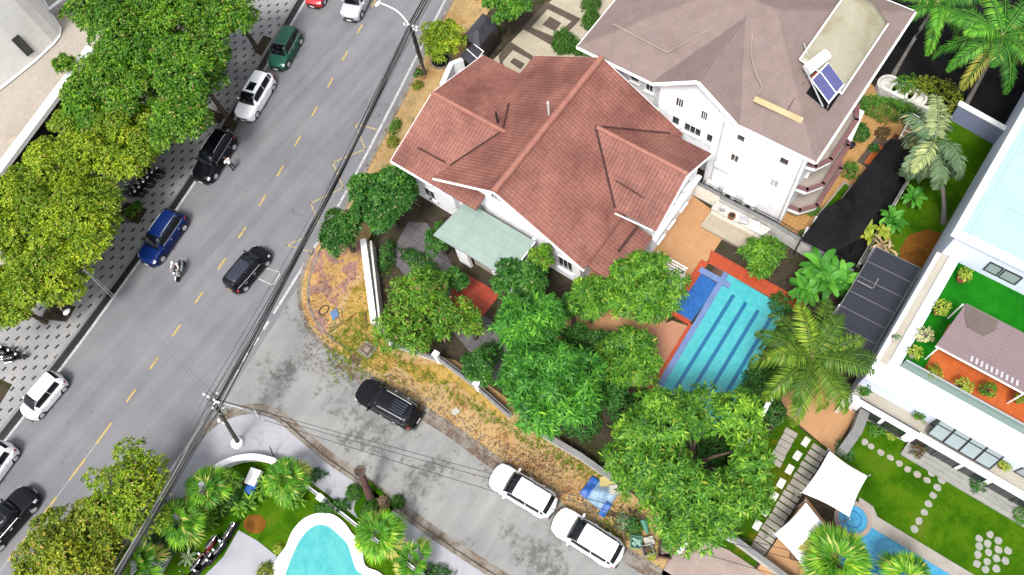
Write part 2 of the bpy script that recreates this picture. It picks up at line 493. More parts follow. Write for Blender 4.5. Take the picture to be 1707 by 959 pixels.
M['leaf_yellow'] = leaf_mat('yellow_green_leaves', (0.065, 0.14, 0.006), (0.16, 0.265, 0.010), (0.32, 0.43, 0.03), (0.33, 0.26, 0.06), 0.94)
M['leaf_olive'] = leaf_mat('olive_leaves', (0.06, 0.11, 0.008), (0.14, 0.21, 0.012), (0.29, 0.34, 0.03), (0.36, 0.25, 0.06), 0.93)
M['leaf_rust'] = leaf_mat('rust_tipped_leaves', (0.035, 0.11, 0.010), (0.08, 0.21, 0.016), (0.19, 0.34, 0.03), (0.24, 0.13, 0.06), 0.94)
M['leaf_fern'] = leaf_mat('feathery_leaves', (0.014, 0.085, 0.010), (0.042, 0.180, 0.018), (0.13, 0.35, 0.035), None)
M['leaf_palm'] = leaf_mat('palm_leaflets', (0.028, 0.085, 0.008), (0.075, 0.16, 0.014), (0.17, 0.28, 0.03), (0.30, 0.27, 0.06), 0.93)
M['leaf_coco'] = leaf_mat('coconut_leaflets', (0.025, 0.12, 0.012), (0.055, 0.22, 0.02), (0.15, 0.34, 0.04), (0.32, 0.32, 0.06), 0.93)
M['leaf_fan'] = leaf_mat('fan_palm_blades', (0.022, 0.11, 0.008), (0.07, 0.235, 0.012), (0.24, 0.38, 0.035), (0.42, 0.40, 0.10), 0.95)
M['leaf_banana'] = leaf_mat('banana_blades', (0.025, 0.12, 0.012), (0.05, 0.21, 0.02), (0.10, 0.30, 0.04), None)
M['leaf_grey'] = leaf_mat('grey_green_blades', (0.09, 0.14, 0.07), (0.17, 0.24, 0.13), (0.27, 0.35, 0.20), (0.36, 0.34, 0.16), 0.93)
M['leaf_topiary'] = leaf_mat('topiary_leaves', (0.016, 0.065, 0.008), (0.04, 0.13, 0.012), (0.09, 0.21, 0.02), None)
M['leaf_lime'] = leaf_mat('lime_leaves', (0.15, 0.22, 0.02), (0.27, 0.36, 0.035), (0.40, 0.46, 0.08), None)
M['leaf_cream'] = leaf_mat('cream_leaves', (0.36, 0.38, 0.15), (0.48, 0.50, 0.24), (0.60, 0.60, 0.34), None)
M['leaf_red'] = leaf_mat('maroon_leaves', (0.05, 0.012, 0.012), (0.11, 0.03, 0.025), (0.2, 0.08, 0.05), (0.1, 0.16, 0.03), 0.7)
M['flower'] = leaf_mat('white_blossom', (0.6, 0.6, 0.55), (0.72, 0.72, 0.68), (0.8, 0.8, 0.76), None)
M['dry'] = leaf_mat('dry_fronds', (0.22, 0.15, 0.09), (0.36, 0.25, 0.15), (0.50, 0.38, 0.24), None)
M['dead_leaf'] = leaf_mat('dead_leaves', (0.06, 0.03, 0.015), (0.14, 0.07, 0.03), (0.28, 0.16, 0.07), None)
M['terracotta'] = worn('terracotta', surf(176, 110, 70), surf(150, 90, 58), 0.8)
M['stone_slab'] = worn('pale_slab', surf(204, 196, 186), surf(184, 176, 166), 0.85, 1.0, 9.0, 0.3)
M['pink_slab'] = worn('pinkish_slab', surf(200, 180, 170), surf(178, 160, 150), 0.85, 1.0, 9.0, 0.3)
M['stone_grey'] = worn('grey_stone', surf(176, 178, 170), surf(196, 196, 188), 0.85, 2.0)
M['sail'] = worn('white_canvas', (0.82, 0.80, 0.80), (0.78, 0.76, 0.76), 0.85, 0.6, 20.0, 0.1)
M['tarp'] = worn('blue_tarpaulin', surf(60, 130, 222), surf(40, 100, 200), 0.5, 1.5)
M['tarp_pale'] = worn('faded_blue_tarpaulin', surf(150, 190, 228), surf(176, 206, 232), 0.5, 2.0)
M['cardboard'] = worn('pale_board', surf(232, 214, 140), surf(220, 200, 130), 0.7)
M['styro'] = worn('white_foam', surf(230, 226, 216), surf(214, 208, 196), 0.7)
M['plastic_green'] = plain('green_plastic', surf(80, 160, 130), 0.4)
M['plastic_aqua'] = plain('aqua_plastic', surf(168, 214, 200), 0.4)
M['plastic_blue'] = plain('blue_plastic', surf(110, 150, 200), 0.4)
M['rust'] = worn('rusty_brown', surf(120, 88, 76), surf(96, 66, 56), 0.8)
M['wood_dark'] = worn('weathered_wood', surf(90, 84, 82), surf(66, 62, 62), 0.8)
M['wood'] = worn('brown_wood', surf(160, 120, 80), surf(130, 94, 62), 0.7)
M['cloth_white'] = worn('white_shirt', (0.74, 0.76, 0.8), (0.66, 0.68, 0.72), 0.9)
M['cloth_pale'] = worn('pale_checked_shirt', (0.62, 0.60, 0.58), (0.42, 0.38, 0.38), 0.9, 9.0)
M['cloth_dark'] = worn('dark_trousers', (0.02, 0.02, 0.03), (0.03, 0.03, 0.04), 0.9)
M['skin'] = plain('skin', (0.42, 0.24, 0.16), 0.6)
M['helmet'] = plain('white_helmet', (0.72, 0.70, 0.68), 0.2)
M['maroon'] = worn('maroon_band', surf(158, 112, 112), surf(140, 96, 98), 0.8)
M['balcony_cream'] = worn('balcony_cream', surf(206, 194, 182), surf(190, 176, 164), 0.8)
M['brown_pave'] = grid_mat('dark_brown_border', surf(104, 88, 72), surf(96, 80, 66), 0.4, 0.4, 0.02, surf(80, 66, 54), 0.7)
M['cream_pave'] = grid_mat('cream_paving', surf(214, 202, 178), surf(206, 194, 168), 0.6, 0.6, 0.015, surf(190, 176, 150), 0.7, 0.0, 0.08)
M['orange_pave'] = grid_mat('ochre_paving', surf(226, 176, 108), surf(216, 164, 96), 0.3, 0.3, 0.02, surf(184, 130, 72), 0.7, 0.0, 0.12)
M['building_left'] = grid_mat('pale_panels', (0.68, 0.675, 0.65), (0.65, 0.645, 0.62), 2.4, 2.4, 0.012, (0.5, 0.49, 0.47), 0.8, 0.0, 0.06, 0.1, dirt=(0.58, 0.56, 0.52))
M['lane_beige'] = worn('dusty_lane', surf(214, 204, 192), surf(200, 186, 170), 0.9, 0.3, 4.0, 0.2, dirt=surf(222, 208, 190), dirt_amt=0.4)
M['shade_brown'] = grid_mat('mauve_sheet_roof', surf(160, 138, 142), surf(156, 134, 138), 0.25, 30.0, 0.02, surf(140, 120, 126), 0.5, 0.0, 0.05)
M['shade_patch'] = worn('grey_roof_patch', surf(128, 116, 108), surf(122, 110, 102), 0.6)
M['white_stripe'] = plain('clear_slats', surf(226, 222, 226), 0.4)


# ------------------------------------------------------------------ mesh tools
class MB:
    """collects faces and builds ONE mesh object, with a UV map in metres"""
    def __init__(s):
        s.v, s.f, s.mi = [], [], []
        s.M = Matrix()
        s.cur = 0

    def add(s, vs, fs):
        o = len(s.v)
        for p in vs:
            s.v.append(tuple(s.M @ Vector(p)))
        for f in fs:
            s.f.append(tuple(i + o for i in f))
            s.mi.append(s.cur)
        return s

    def box(s, c, d, rz=0.0, rx=0.0, ry=0.0, taper=1.0):
        m = Matrix.Translation(c) @ Matrix.Rotation(rz, 4, 'Z') @ Matrix.Rotation(ry, 4, 'Y') @ Matrix.Rotation(rx, 4, 'X')
        x, y, z = d[0] / 2, d[1] / 2, d[2] / 2
        vs = [m @ Vector((i * x * (taper if k > 0 else 1), j * y * (taper if k > 0 else 1), k * z)) for k in (-1, 1) for i, j in ((-1, -1), (1, -1), (1, 1), (-1, 1))]
        return s.add(vs, [(3, 2, 1, 0), (4, 5, 6, 7), (0, 1, 5, 4), (1, 2, 6, 5), (2, 3, 7, 6), (3, 0, 4, 7)])

    def bounds(s, x0, x1, y0, y1, z0, z1):
        return s.box(((x0 + x1) / 2, (y0 + y1) / 2, (z0 + z1) / 2), (abs(x1 - x0), abs(y1 - y0), abs(z1 - z0)))

    def prism(s, poly, z0, z1):
        """vertical prism on a plan outline; keeps the top facing up whichever way the outline runs"""
        poly = [(p[0], p[1]) for p in poly]
        a = sum(poly[i][0] * poly[(i + 1) % len(poly)][1] - poly[(i + 1) % len(poly)][0] * poly[i][1] for i in range(len(poly)))
        if a < 0:
            poly = poly[::-1]
        n = len(poly)
        vs = [(x, y, z0) for x, y in poly] + [(x, y, z1) for x, y in poly]
        if n <= 4:
            fs = [tuple(range(n - 1, -1, -1)), tuple(range(n, 2 * n))]
        else:
            fs = []
            for a, b_, c_ in tessellate_polygon([[Vector((x, y, 0)) for x, y in poly]]):
                ar = (poly[b_][0] - poly[a][0]) * (poly[c_][1] - poly[a][1]) - (poly[c_][0] - poly[a][0]) * (poly[b_][1] - poly[a][1])
                if abs(ar) < 1e-9:
                    continue
                if ar < 0:
                    b_, c_ = c_, b_
                fs += [(n + a, n + b_, n + c_), (a, c_, b_)]
        fs += [(i, (i + 1) % n, n + (i + 1) % n, n + i) for i in range(n)]
        return s.add(vs, fs)

    def slab(s, pts, th):
        """a flat panel through 3-D points with thickness th, downwards"""
        n = len(pts)
        p = [Vector(q) for q in pts]
        nn = Vector((0, 0, 0))
        for i in range(n):
            nn += p[i].cross(p[(i + 1) % n])
        nn.normalize()
        if nn.z < 0:
            p = p[::-1]
            nn = -nn
        vs = p + [q - nn * th for q in p]
        fs = [tuple(range(n)), tuple(range(2 * n - 1, n - 1, -1))] + [((i + 1) % n, i, n + i, n + (i + 1) % n) for i in range(n)]
        return s.add(vs, fs)

    def tube(s, path, r, n=8, cap=True):
        path = [Vector(p) for p in path]
        rs = r if hasattr(r, '__len__') else [r] * len(path)
        up = Vector((0, 0, 1))
        vs = []
        for i, p in enumerate(path):
            d = (path[min(i + 1, len(path) - 1)] - path[max(i - 1, 0)])
            d = d.normalized() if d.length > 1e-9 else up
            a = d.cross(up if abs(d.z) < 0.95 else Vector((1, 0, 0))).normalized()
            b = d.cross(a)
            for k in range(n):
                t = 2 * PI * k / n
                vs.append(p + (a * math.cos(t) + b * math.sin(t)) * rs[i])
        fs = []
        for i in range(len(path) - 1):
            for k in range(n):
                fs.append((i * n + k, (i + 1) * n + k, (i + 1) * n + (k + 1) % n, i * n + (k + 1) % n))
        if cap:
            fs.append(tuple(range(n)))
            fs.append(tuple(range(len(path) * n - 1, (len(path) - 1) * n - 1, -1)))
        return s.add(vs, fs)

    def lathe(s, prof, c=(0, 0, 0), axis='Z', n=24):
        """prof: list of (radius, height); closed at both ends where the radius is 0"""
        vs, fs = [], []
        for r, h in prof:
            for k in range(n):
                t = 2 * PI * k / n
                q = (r * math.cos(t), r * math.sin(t), h)
                if axis == 'Y':
                    q = (q[0], q[2], q[1])
                elif axis == 'X':
                    q = (q[2], q[0], q[1])
                vs.append((q[0] + c[0], q[1] + c[1], q[2] + c[2]))
        for i in range(len(prof) - 1):
            for k in range(n):
                fs.append((i * n + k, i * n + (k + 1) % n, (i + 1) * n + (k + 1) % n, (i + 1) * n + k))
        fs.append(tuple(range(n - 1, -1, -1)))
        fs.append(tuple(range((len(prof) - 1) * n, len(prof) * n)))
        return s.add(vs, fs)

    def grid(s, fn, nu, nv, flip=False):
        vs = [fn(i / nu, j / nv) for i in range(nu + 1) for j in range(nv + 1)]
        fs = []
        for i in range(nu):
            for j in range(nv):
                a = i * (nv + 1) + j
                q = (a, a + 1, a + nv + 2, a + nv + 1)
                fs.append(q[::-1] if flip else q)
        return s.add(vs, fs)

    def blob(s, c, r, n=10, m_=7, wob=0.0, seed=0):
        rr = random.Random(seed)
        ph = [rr.uniform(0, 6) for _ in range(4)]

        def f(u, v):
            a, b = 2 * PI * u, PI * v
            k = 1 + wob * (math.sin(3 * a + ph[0]) * math.sin(b * 2 + ph[1]) + math.sin(5 * a + ph[2]) * 0.5 * math.sin(b))
            return (c[0] + r[0] * k * math.sin(b) * math.cos(a), c[1] + r[1] * k * math.sin(b) * math.sin(a), c[2] + r[2] * k * math.cos(b))
        return s.grid(f, n, m_, flip=True)

    def build(s, name, mats, parent=None, world=True, smooth=False, sharp=35, bevel=0.0, thick=0.0, recalc=False):
        """world=True: points were given in the site frame, and the parent only has a location"""
        me = bpy.data.meshes.new(name)
        off = Vector((0, 0, 0))
        if parent is not None and world:
            off = parent.location.copy()
            q = parent.parent
            while q is not None:
                off += q.location
                q = q.parent
        me.from_pydata([(x - off.x, y - off.y, z - off.z) for x, y, z in s.v], [], s.f)
        if not isinstance(mats, (list, tuple)):
            mats = [mats]
        for mt in mats:
            me.materials.append(M[mt] if isinstance(mt, str) else mt)
        if len(mats) > 1:
            me.polygons.foreach_set('material_index', s.mi)
        me.update()
        uv = me.uv_layers.new(name='UVMap')
        data = np.zeros(len(me.loops) * 2)
        for p in me.polygons:
            n = p.normal
            if abs(n.z) > 0.995:
                ua, va = Vector((1, 0, 0)), Vector((0, 1, 0))
            else:
                dn = Vector((0, 0, -1))
                va = (dn - n * dn.dot(n)).normalized()
                ua = n.cross(va)
            for li, vi in zip(p.loop_indices, p.vertices):
                co = me.vertices[vi].co
                data[2 * li] = co.dot(ua)
                data[2 * li + 1] = co.dot(va)
        uv.data.foreach_set('uv', data)
        if smooth:
            me.polygons.foreach_set('use_smooth', [True] * len(me.polygons))
            me.set_sharp_from_angle(angle=R(sharp))
        o = bpy.data.objects.new(name, me)
        COL.objects.link(o)
        if parent is not None:
            o.parent = parent
        if thick:
            md = o.modifiers.new('thickness', 'SOLIDIFY')
            md.thickness = thick
        if bevel:
            md = o.modifiers.new('bevel', 'BEVEL')
            md.width = bevel
            md.segments = 2
            md.limit_method = 'ANGLE'
            md.angle_limit = R(40)
        return o


def tag(o, label=None, cat=None, group=None, kind=None):
    if label:
        o['label'] = label
    if cat:
        o['category'] = cat
    if group:
        o['group'] = group
    if kind:
        o['kind'] = kind
    return o


def thing(name, label, cat, loc=(0, 0, 0), rz=0.0, group=None):
    o = bpy.data.objects.new(name, None)
    o.empty_display_size = 0.5
    COL.objects.link(o)
    o.location = loc
    o.rotation_euler = (0, 0, rz)
    return tag(o, label, cat, group)


def struct(name, mb, mat, **k):
    return tag(mb.build(name, mat, **k), kind='structure')


def solo(name, mb, mat, label, cat, group=None, **k):
    return tag(mb.build(name, mat, **k), label, cat, group)


def kids(o):
    return [c for c in bpy.data.objects if c.parent == o]


def copy_tree(src, loc, rz, label, group=None, scale=None):
    ch = {}
    for c in bpy.data.objects:
        ch.setdefault(c.parent, []).append(c)

    def rec(o, par):
        for c in ch.get(o, []):
            d = c.copy()
            COL.objects.link(d)
            d.parent = par
            rec(c, d)
    r = src.copy()
    COL.objects.link(r)
    r.location = loc
    r.rotation_euler = (0, 0, rz)
    if scale:
        r.scale = (scale,) * 3
    r['label'] = label
    if group:
        r['group'] = group
    rec(src, r)
    return r


def poly_at(pts, z=0.0):
    return [at(x, y, z) for x, y in pts]


def sheet(name, pts, z0, z1, mat, kind='structure', label=None, cat=None, site=False):
    b = MB()
    b.prism(pts if site else poly_at(pts), z0, z1)
    o = b.build(name, mat)
    return tag(o, label, cat, None, kind)


def smooth_path(pts, n=6):
    """Catmull-Rom through the points"""
    P = [Vector((p[0], p[1], p[2] if len(p) > 2 else 0)) for p in pts]
    P = [P[0] * 2 - P[1]] + P + [P[-1] * 2 - P[-2]]
    out = []
    for i in range(1, len(P) - 2):
        for k in range(n):
            t = k / n
            a, b, c, d = P[i - 1], P[i], P[i + 1], P[i + 2]
            out.append(0.5 * ((2 * b) + (c - a) * t + (2 * a - 5 * b + 4 * c - d) * t * t + (3 * b - a - 3 * c + d) * t ** 3))
    out.append(P[-2])
    return out


def strip(mb, path, w0, w1, z0, z1):
    """a long slab between offsets w0 and w1 to the left of a path, as one closed mesh"""
    n = len(path)
    vs = []
    for i, p in enumerate(path):
        d = path[min(i + 1, n - 1)] - path[max(i - 1, 0)]
        d.z = 0
        d.normalize()
        q = Vector((-d.y, d.x, 0))
        a, b = p + q * w0, p + q * w1
        vs += [(a.x, a.y, z0), (b.x, b.y, z0), (b.x, b.y, z1), (a.x, a.y, z1)]
    fs = []
    for i in range(n - 1):
        for k in range(4):
            fs.append((i * 4 + k, i * 4 + (k + 1) % 4, (i + 1) * 4 + (k + 1) % 4, (i + 1) * 4 + k))
    fs += [(3, 2, 1, 0), tuple(range((n - 1) * 4, n * 4))]
    if (w1 - w0) * (z1 - z0) > 0:
        fs = [f[::-1] for f in fs]
    return mb.add(vs, fs)


def cut(path, s0, s1):
    """the stretch of a path between distances s0 and s1"""
    out, s = [], 0.0
    for a, b in zip(path[:-1], path[1:]):
        L = (b - a).length
        if L < 1e-9:
            continue
        if s + L > s0 and s < s1:
            t0, t1 = max(0, (s0 - s) / L), min(1, (s1 - s) / L)
            if not out:
                out.append(a.lerp(b, t0))
            out.append(a.lerp(b, t1))
        s += L
    return out


# ------------------------------------------------------------------ leaves: many small folded blades in one mesh
def blades(name, base, d, nrm, length, width, mat, parent=None, tint=None, droop=0.25, flat=False):
    """base (n,3), d unit direction, nrm unit normal, length/width (n,): one diamond blade each"""
    n = len(base)
    side = np.cross(d, nrm)
    side /= (np.linalg.norm(side, axis=1, keepdims=True) + 1e-9)
    L = length[:, None]
    W_ = width[:, None] * 0.5
    mid = base + d * L * 0.45
    tip = base + d * L + np.array([0, 0, -1.0]) * L * droop
    lift = nrm * W_ * (0.0 if flat else 0.35)
    V = np.stack([base, mid + side * W_ + lift, tip, mid - side * W_ + lift], 1).reshape(-1, 3)
    off = np.zeros(3)
    if parent is not None:
        q = parent
        while q is not None:
            off += np.array(q.location)
            q = q.parent
    V = V - off
    me = bpy.data.meshes.new(name)
    me.vertices.add(4 * n)
    me.vertices.foreach_set('co', V.astype(np.float32).ravel())
    me.loops.add(4 * n)
    me.loops.foreach_set('vertex_index', np.arange(4 * n, dtype=np.int32))
    me.polygons.add(n)
    me.polygons.foreach_set('loop_start', np.arange(0, 4 * n, 4, dtype=np.int32))
    me.polygons.foreach_set('loop_total', np.full(n, 4, dtype=np.int32))
    me.update(calc_edges=True)
    if tint is None:
        tint = np.stack([rng.random(n), np.full(n, 0.5), rng.random(n)], 1)
    ca = me.color_attributes.new('tint', 'FLOAT_COLOR', 'POINT')
    c = np.concatenate([tint, np.ones((n, 1))], 1)
    ca.data.foreach_set('color', np.repeat(c, 4, axis=0).astype(np.float32).ravel())
    me.materials.append(M[mat])
    o = bpy.data.objects.new(name, me)
    COL.objects.link(o)
    if parent is not None:
        o.parent = parent
    return o


def unit(a):
    return a / (np.linalg.norm(a, axis=-1, keepdims=True) + 1e-9)


def whorl_leaves(cent, nrm, per, length, width, tilt=0.5, jit=0.35):
    """leaves radiating round each shoot tip"""
    n = len(cent)
    ref = np.where(np.abs(nrm[:, 2:3]) < 0.9, np.array([[0, 0, 1.0]]), np.array([[1.0, 0, 0]]))
    t1 = unit(np.cross(nrm, ref))
    t2 = np.cross(nrm, t1)
    a0 = rng.random(n) * 2 * PI
    base, d, nn, ln, wd = [], [], [], [], []
    for k in range(per):
        a = a0 + 2 * PI * k / per + rng.normal(0, jit, n)
        tl = tilt + rng.normal(0, 0.28, n)
        dr = (np.cos(a)[:, None] * t1 + np.sin(a)[:, None] * t2) * np.cos(tl)[:, None] + nrm * np.sin(tl)[:, None]
        dr = unit(dr)
        base.append(cent + rng.normal(0, 0.03, (n, 3)))
        d.append(dr)
        nn.append(unit(nrm + 0.3 * rng.normal(size=(n, 3))))
        s = rng.uniform(0.7, 1.15, n)
        ln.append(length * s)
        wd.append(width * s)
    return np.concatenate(base), np.concatenate(d), np.concatenate(nn), np.concatenate(ln), np.concatenate(wd)


def make_tree(name, label, center, rad, z_top, mat, base=None, trunk_r=0.16, leaf=(0.34, 0.11), density=1.0, clumps=None,
              per=6, flat=0.75, tilt=0.5, group=None, cat='tree', seed=1, bark='bark', hole=None, ell=1.0, ang=0.0, low=None, gap=0.32, spacing=0.78):
    """tree or bush: tapered trunk, limbs out to clumps, each clump a shell of shoot tips carrying whorls of leaves.
    center: plan point of the crown; rad: crown radius; z_top: its highest point"""
    global rng
    rng = np.random.default_rng(seed * 101 + 5)
    H = rad * 2 * flat if low is None else z_top - low
    zc = z_top - H / 2
    cx, cy = center[0], center[1]
    bx, by = (cx, cy) if base is None else (base[0], base[1])
    t = thing(name, label, cat, (bx, by, 0), 0, group)
    nb = clumps or int(12 + rad * 7)
    C_, Rb = [], []
    ca, sa = math.cos(ang), math.sin(ang)
    tries = 0
    while len(C_) < nb and tries < 4000:
        tries += 1
        a, q = rng.random() * 2 * PI, rng.random() ** 0.5
        ph = rng.uniform(-0.55, 1.0)
        br = rad * rng.uniform(0.20, 0.34)
        wob = 1 + 0.12 * math.sin(3 * a + seed) + 0.09 * math.sin(5 * a + 2.1 * seed)
        rr = (rad - br * 0.8) * q * wob
        ex, ey = rr * math.cos(a) * ell, rr * math.sin(a) / ell
        x, y = ex * ca - ey * sa, ex * sa + ey * ca
        top = math.sqrt(max(0.0, 1 - (q * 0.93) ** 2))
        z = zc + (H / 2 - br * 0.6) * top * (0.25 + 0.75 * ph if ph > 0 else ph * 0.8)
        p = np.array([cx + x, cy + y, z])
        if hole is not None and math.hypot(p[0] - hole[0], p[1] - hole[1]) < hole[2] + br * 0.6:
            continue
        if C_ and min(np.linalg.norm((p - c) / (r_ * 1.0)) for c, r_ in zip(C_, Rb)) < spacing:
            continue
        C_.append(p)
        Rb.append(br)
    cents, nrms, cl, up_ = [], [], [], []
    for c, r_ in zip(C_, Rb):
        k = int(density * 64 * r_ * r_ / (leaf[0] * leaf[0] * 6.0) * 1.0) + 12
        v = unit(rng.normal(size=(k, 3)))
        v[:, 2] = np.where(v[:, 2] < -0.05, -v[:, 2], v[:, 2])
        sh = rng.uniform(0.72, 1.06, k)[:, None]
        # uneven shell: bites out of it let the inside show
        bite = np.sin(v[:, 0] * 4 + c[0]) * np.sin(v[:, 1] * 4 + c[1] * 1.3) + rng.normal(0, 0.35, k)
        keep = bite > -gap * 2.0
        cents.append((c + v * r_ * sh * np.array([1, 1, 0.8]))[keep])
        nrms.append(unit(v + np.array([0, 0, 0.55]))[keep])
        cl.append(np.full(keep.sum(), rng.random()))
    cents, nrms, cl = np.concatenate(cents), np.concatenate(nrms), np.concatenate(cl)
    b, d, nn, ln, wd = whorl_leaves(cents, nrms, per, leaf[0], leaf[1], tilt)
    n = len(b)
    tint = np.stack([np.clip(rng.normal(0.5, 0.26, n), 0, 1), np.clip(np.tile(cl * 0.6 + rng.random(len(cl)) * 0.4, per) + rng.normal(0, 0.04, n), 0, 1), rng.random(n)], 1)
    blades('crown', b, d, nn, ln, wd, mat, t, tint)
    # trunk with limbs that reach into the clumps
    tb = MB()
    fork = Vector((bx + (cx - bx) * 0.5, by + (cy - by) * 0.5, max(0.4, zc - H * 0.42)))
    tb.tube([(bx, by, -0.05), (bx, by, fork.z * 0.4), fork], [trunk_r * 1.25, trunk_r, trunk_r * 0.8], 9)
    order = list(range(len(C_)))
    rng.shuffle(order)
    for i in order[:min(len(order), 16)]:
        p = Vector(C_[i])
        md = fork.lerp(p, 0.5) + Vector((rng.normal(0, 0.15), rng.normal(0, 0.15), 0.2 * rad * 0.3))
        tb.tube([fork, md, p], [trunk_r * 0.55, trunk_r * 0.32, trunk_r * 0.12], 6)
        for s in range(3):
            e = p + Vector(rng.normal(0, Rb[i] * 0.6, 3))
            tb.tube([md.lerp(p, 0.6), p.lerp(e, 0.5), e], [trunk_r * 0.18, trunk_r * 0.12, trunk_r * 0.05], 5)
    tb.build('trunk', bark, t, smooth=True)
    return t


def frond_geo(base, az, elev, length, curl, nseg=16):
    """rachis points of a palm frond: rises at elev then bends over"""
    pts = [Vector(base)]
    e = elev
    p = Vector(base)
    st = length / nseg
    for i in range(nseg):
        p = p + Vector((math.cos(az) * math.cos(e), math.sin(az) * math.cos(e), math.sin(e))) * st
        pts.append(p.copy())
        e -= curl / nseg * (0.5 + 1.1 * i / nseg)
    return pts


def feather_frond(parent, base, az, elev, length, curl, mat, lw=0.05, ll=0.62, nleaf=44, hang=0.55, old=False, tw=0.5):
    pts = frond_geo(base, az, elev, length, curl)
    fr = MB()
    n = len(pts)
    fr.tube(pts, [0.045 * (1 - 0.85 * i / n) + 0.006 for i in range(n)], 5)
    P = np.array([tuple(p) for p in pts])
    s = np.repeat(np.linspace(0.14, 0.995, nleaf), 2)
    s = np.clip(s + rng.normal(0, 0.004, len(s)), 0.1, 0.999)
    idx = s * (n - 1)
    i0 = np.minimum(idx.astype(int), n - 2)
    fr_ = (idx - i0)[:, None]
    b = P[i0] * (1 - fr_) + P[i0 + 1] * fr_
    tg = unit(P[i0 + 1] - P[i0])
    sd = unit(np.cross(tg, np.array([[0, 0, 1.0]])))
    sg = np.tile([1.0, -1.0], nleaf)[:, None]
    up = np.cross(sd, tg)
    d = unit(sd * sg * 0.95 + tg * (0.35 + 0.65 * s[:, None] ** 2) + up * (0.12 + rng.normal(0, 0.12, (len(s), 1))) - np.array([[0, 0, hang]]) * rng.uniform(0.3, 1.1, (len(s), 1)))
    prof = np.sin(PI * np.clip(s * 0.9 + 0.08, 0, 1)) ** 0.6
    L = ll * prof * rng.uniform(0.85, 1.1, len(s))
    cl = rng.random()
    tint = np.stack([np.clip(rng.normal(0.5, 0.2, len(s)), 0, 1), np.full(len(s), cl), np.where(old, 1.0, rng.random(len(s)))], 1)
    o = fr.build('frond', 'leaf_stem', parent, smooth=True)
    # the leaflets are part of the same frond mesh: join by data
    return o, (b, d, unit(up + 0.2 * rng.normal(size=up.shape)), L, np.full(len(s), lw), tint)


def frond_object(parent, geo, mat, stem_pts, stem_r, droop=0.2, name='frond'):
    """one mesh: stem tube + blades"""
    b, d, nn, L, W_, tint = geo
    n = len(b)
    side = unit(np.cross(d, nn))
    mid = b + d * L[:, None] * 0.45
    tip = b + d * L[:, None] + np.array([0, 0, -1.0]) * (L[:, None] * droop)
    V = np.stack([b, mid + side * W_[:, None] * .5, tip, mid - side * W_[:, None] * .5], 1).reshape(-1, 3)
    st = MB()
    st.tube(stem_pts, stem_r, 5)
    off = np.array(parent.location)
    sv = np.array(st.v)
    allv = np.concatenate([V, sv]) - off
    faces = [tuple(range(4 * i, 4 * i + 4)) for i in range(n)] + [tuple(k + 4 * n for k in f) for f in st.f]
    me = bpy.data.meshes.new(name)
    me.from_pydata(allv.tolist(), [], faces)
    me.materials.append(M[mat])
    me.update()
    ca = me.color_attributes.new('tint', 'FLOAT_COLOR', 'POINT')
    c = np.concatenate([np.repeat(np.concatenate([tint, np.ones((n, 1))], 1), 4, 0), np.tile([[0.7, 0.4, 0.2, 1.0]], (len(sv), 1))])
    ca.data.foreach_set('color', c.astype(np.float32).ravel())
    o = bpy.data.objects.new(name, me)
    COL.objects.link(o)
    o.parent = parent
    return o


def feather_palm(name, label, foot, height, lean, nfr, length, mat, seed, trunk_r=0.17, ll=0.62, lw=0.055, group=None,
                 elev=(0.1, 1.1), curl=1.9, bark='bark_pale', nleaf=44, hang=0.55, az0=0.0, azs=None):
    global rng
    rng = np.random.default_rng(seed)
    t = thing(name, label, 'palm', (foot[0], foot[1], 0), 0, group)
    top = Vector((foot[0] + lean[0], foot[1] + lean[1], height))
    tb = MB()
    path = [Vector((foot[0], foot[1], -0.05)).lerp(top, k / 10) - Vector((0, 0, 0)) + Vector((lean[0], lean[1], 0)) * 0.12 * math.sin(PI * k / 10) * -1 for k in range(11)]
    rad = [trunk_r * (1.35 - 0.5 * min(1, k / 3)) if k < 3 else trunk_r * (0.85 - 0.012 * k + 0.03 * (k % 2)) for k in range(11)]
    tb.tube(path, rad, 12)
    tb.build('trunk', bark, t, smooth=True)
    cs = MB()
    cs.blob((top.x, top.y, top.z), (trunk_r * 1.2, trunk_r * 1.2, 0.45))
    cs.build('crownshaft', 'leaf_stem', t, smooth=True)
    for k in range(nfr):
        az = (az0 + k * 2.39996 + rng.normal(0, 0.12)) if azs is None else azs[k]
        f = k / max(1, nfr - 1)
        el = elev[1] * (1 - f) + elev[0] * f + rng.normal(0, 0.07)
        if nfr > 3 and azs is None:
            L = length * (0.72 + 0.28 * min(1, f * 2.2)) * rng.uniform(0.92, 1.05)
        else:
            L = length * rng.uniform(0.92, 1.05)
        pts = frond_geo(top + Vector((0, 0, 0.15)), az, el, L, curl * (0.75 + 0.35 * f))
        geo = leaflets(pts, ll, lw, nleaf, hang, f > 0.94)
        frond_object(t, geo, mat, pts, [0.04 * (1 - 0.85 * i / len(pts)) + 0.006 for i in range(len(pts))])
    return t


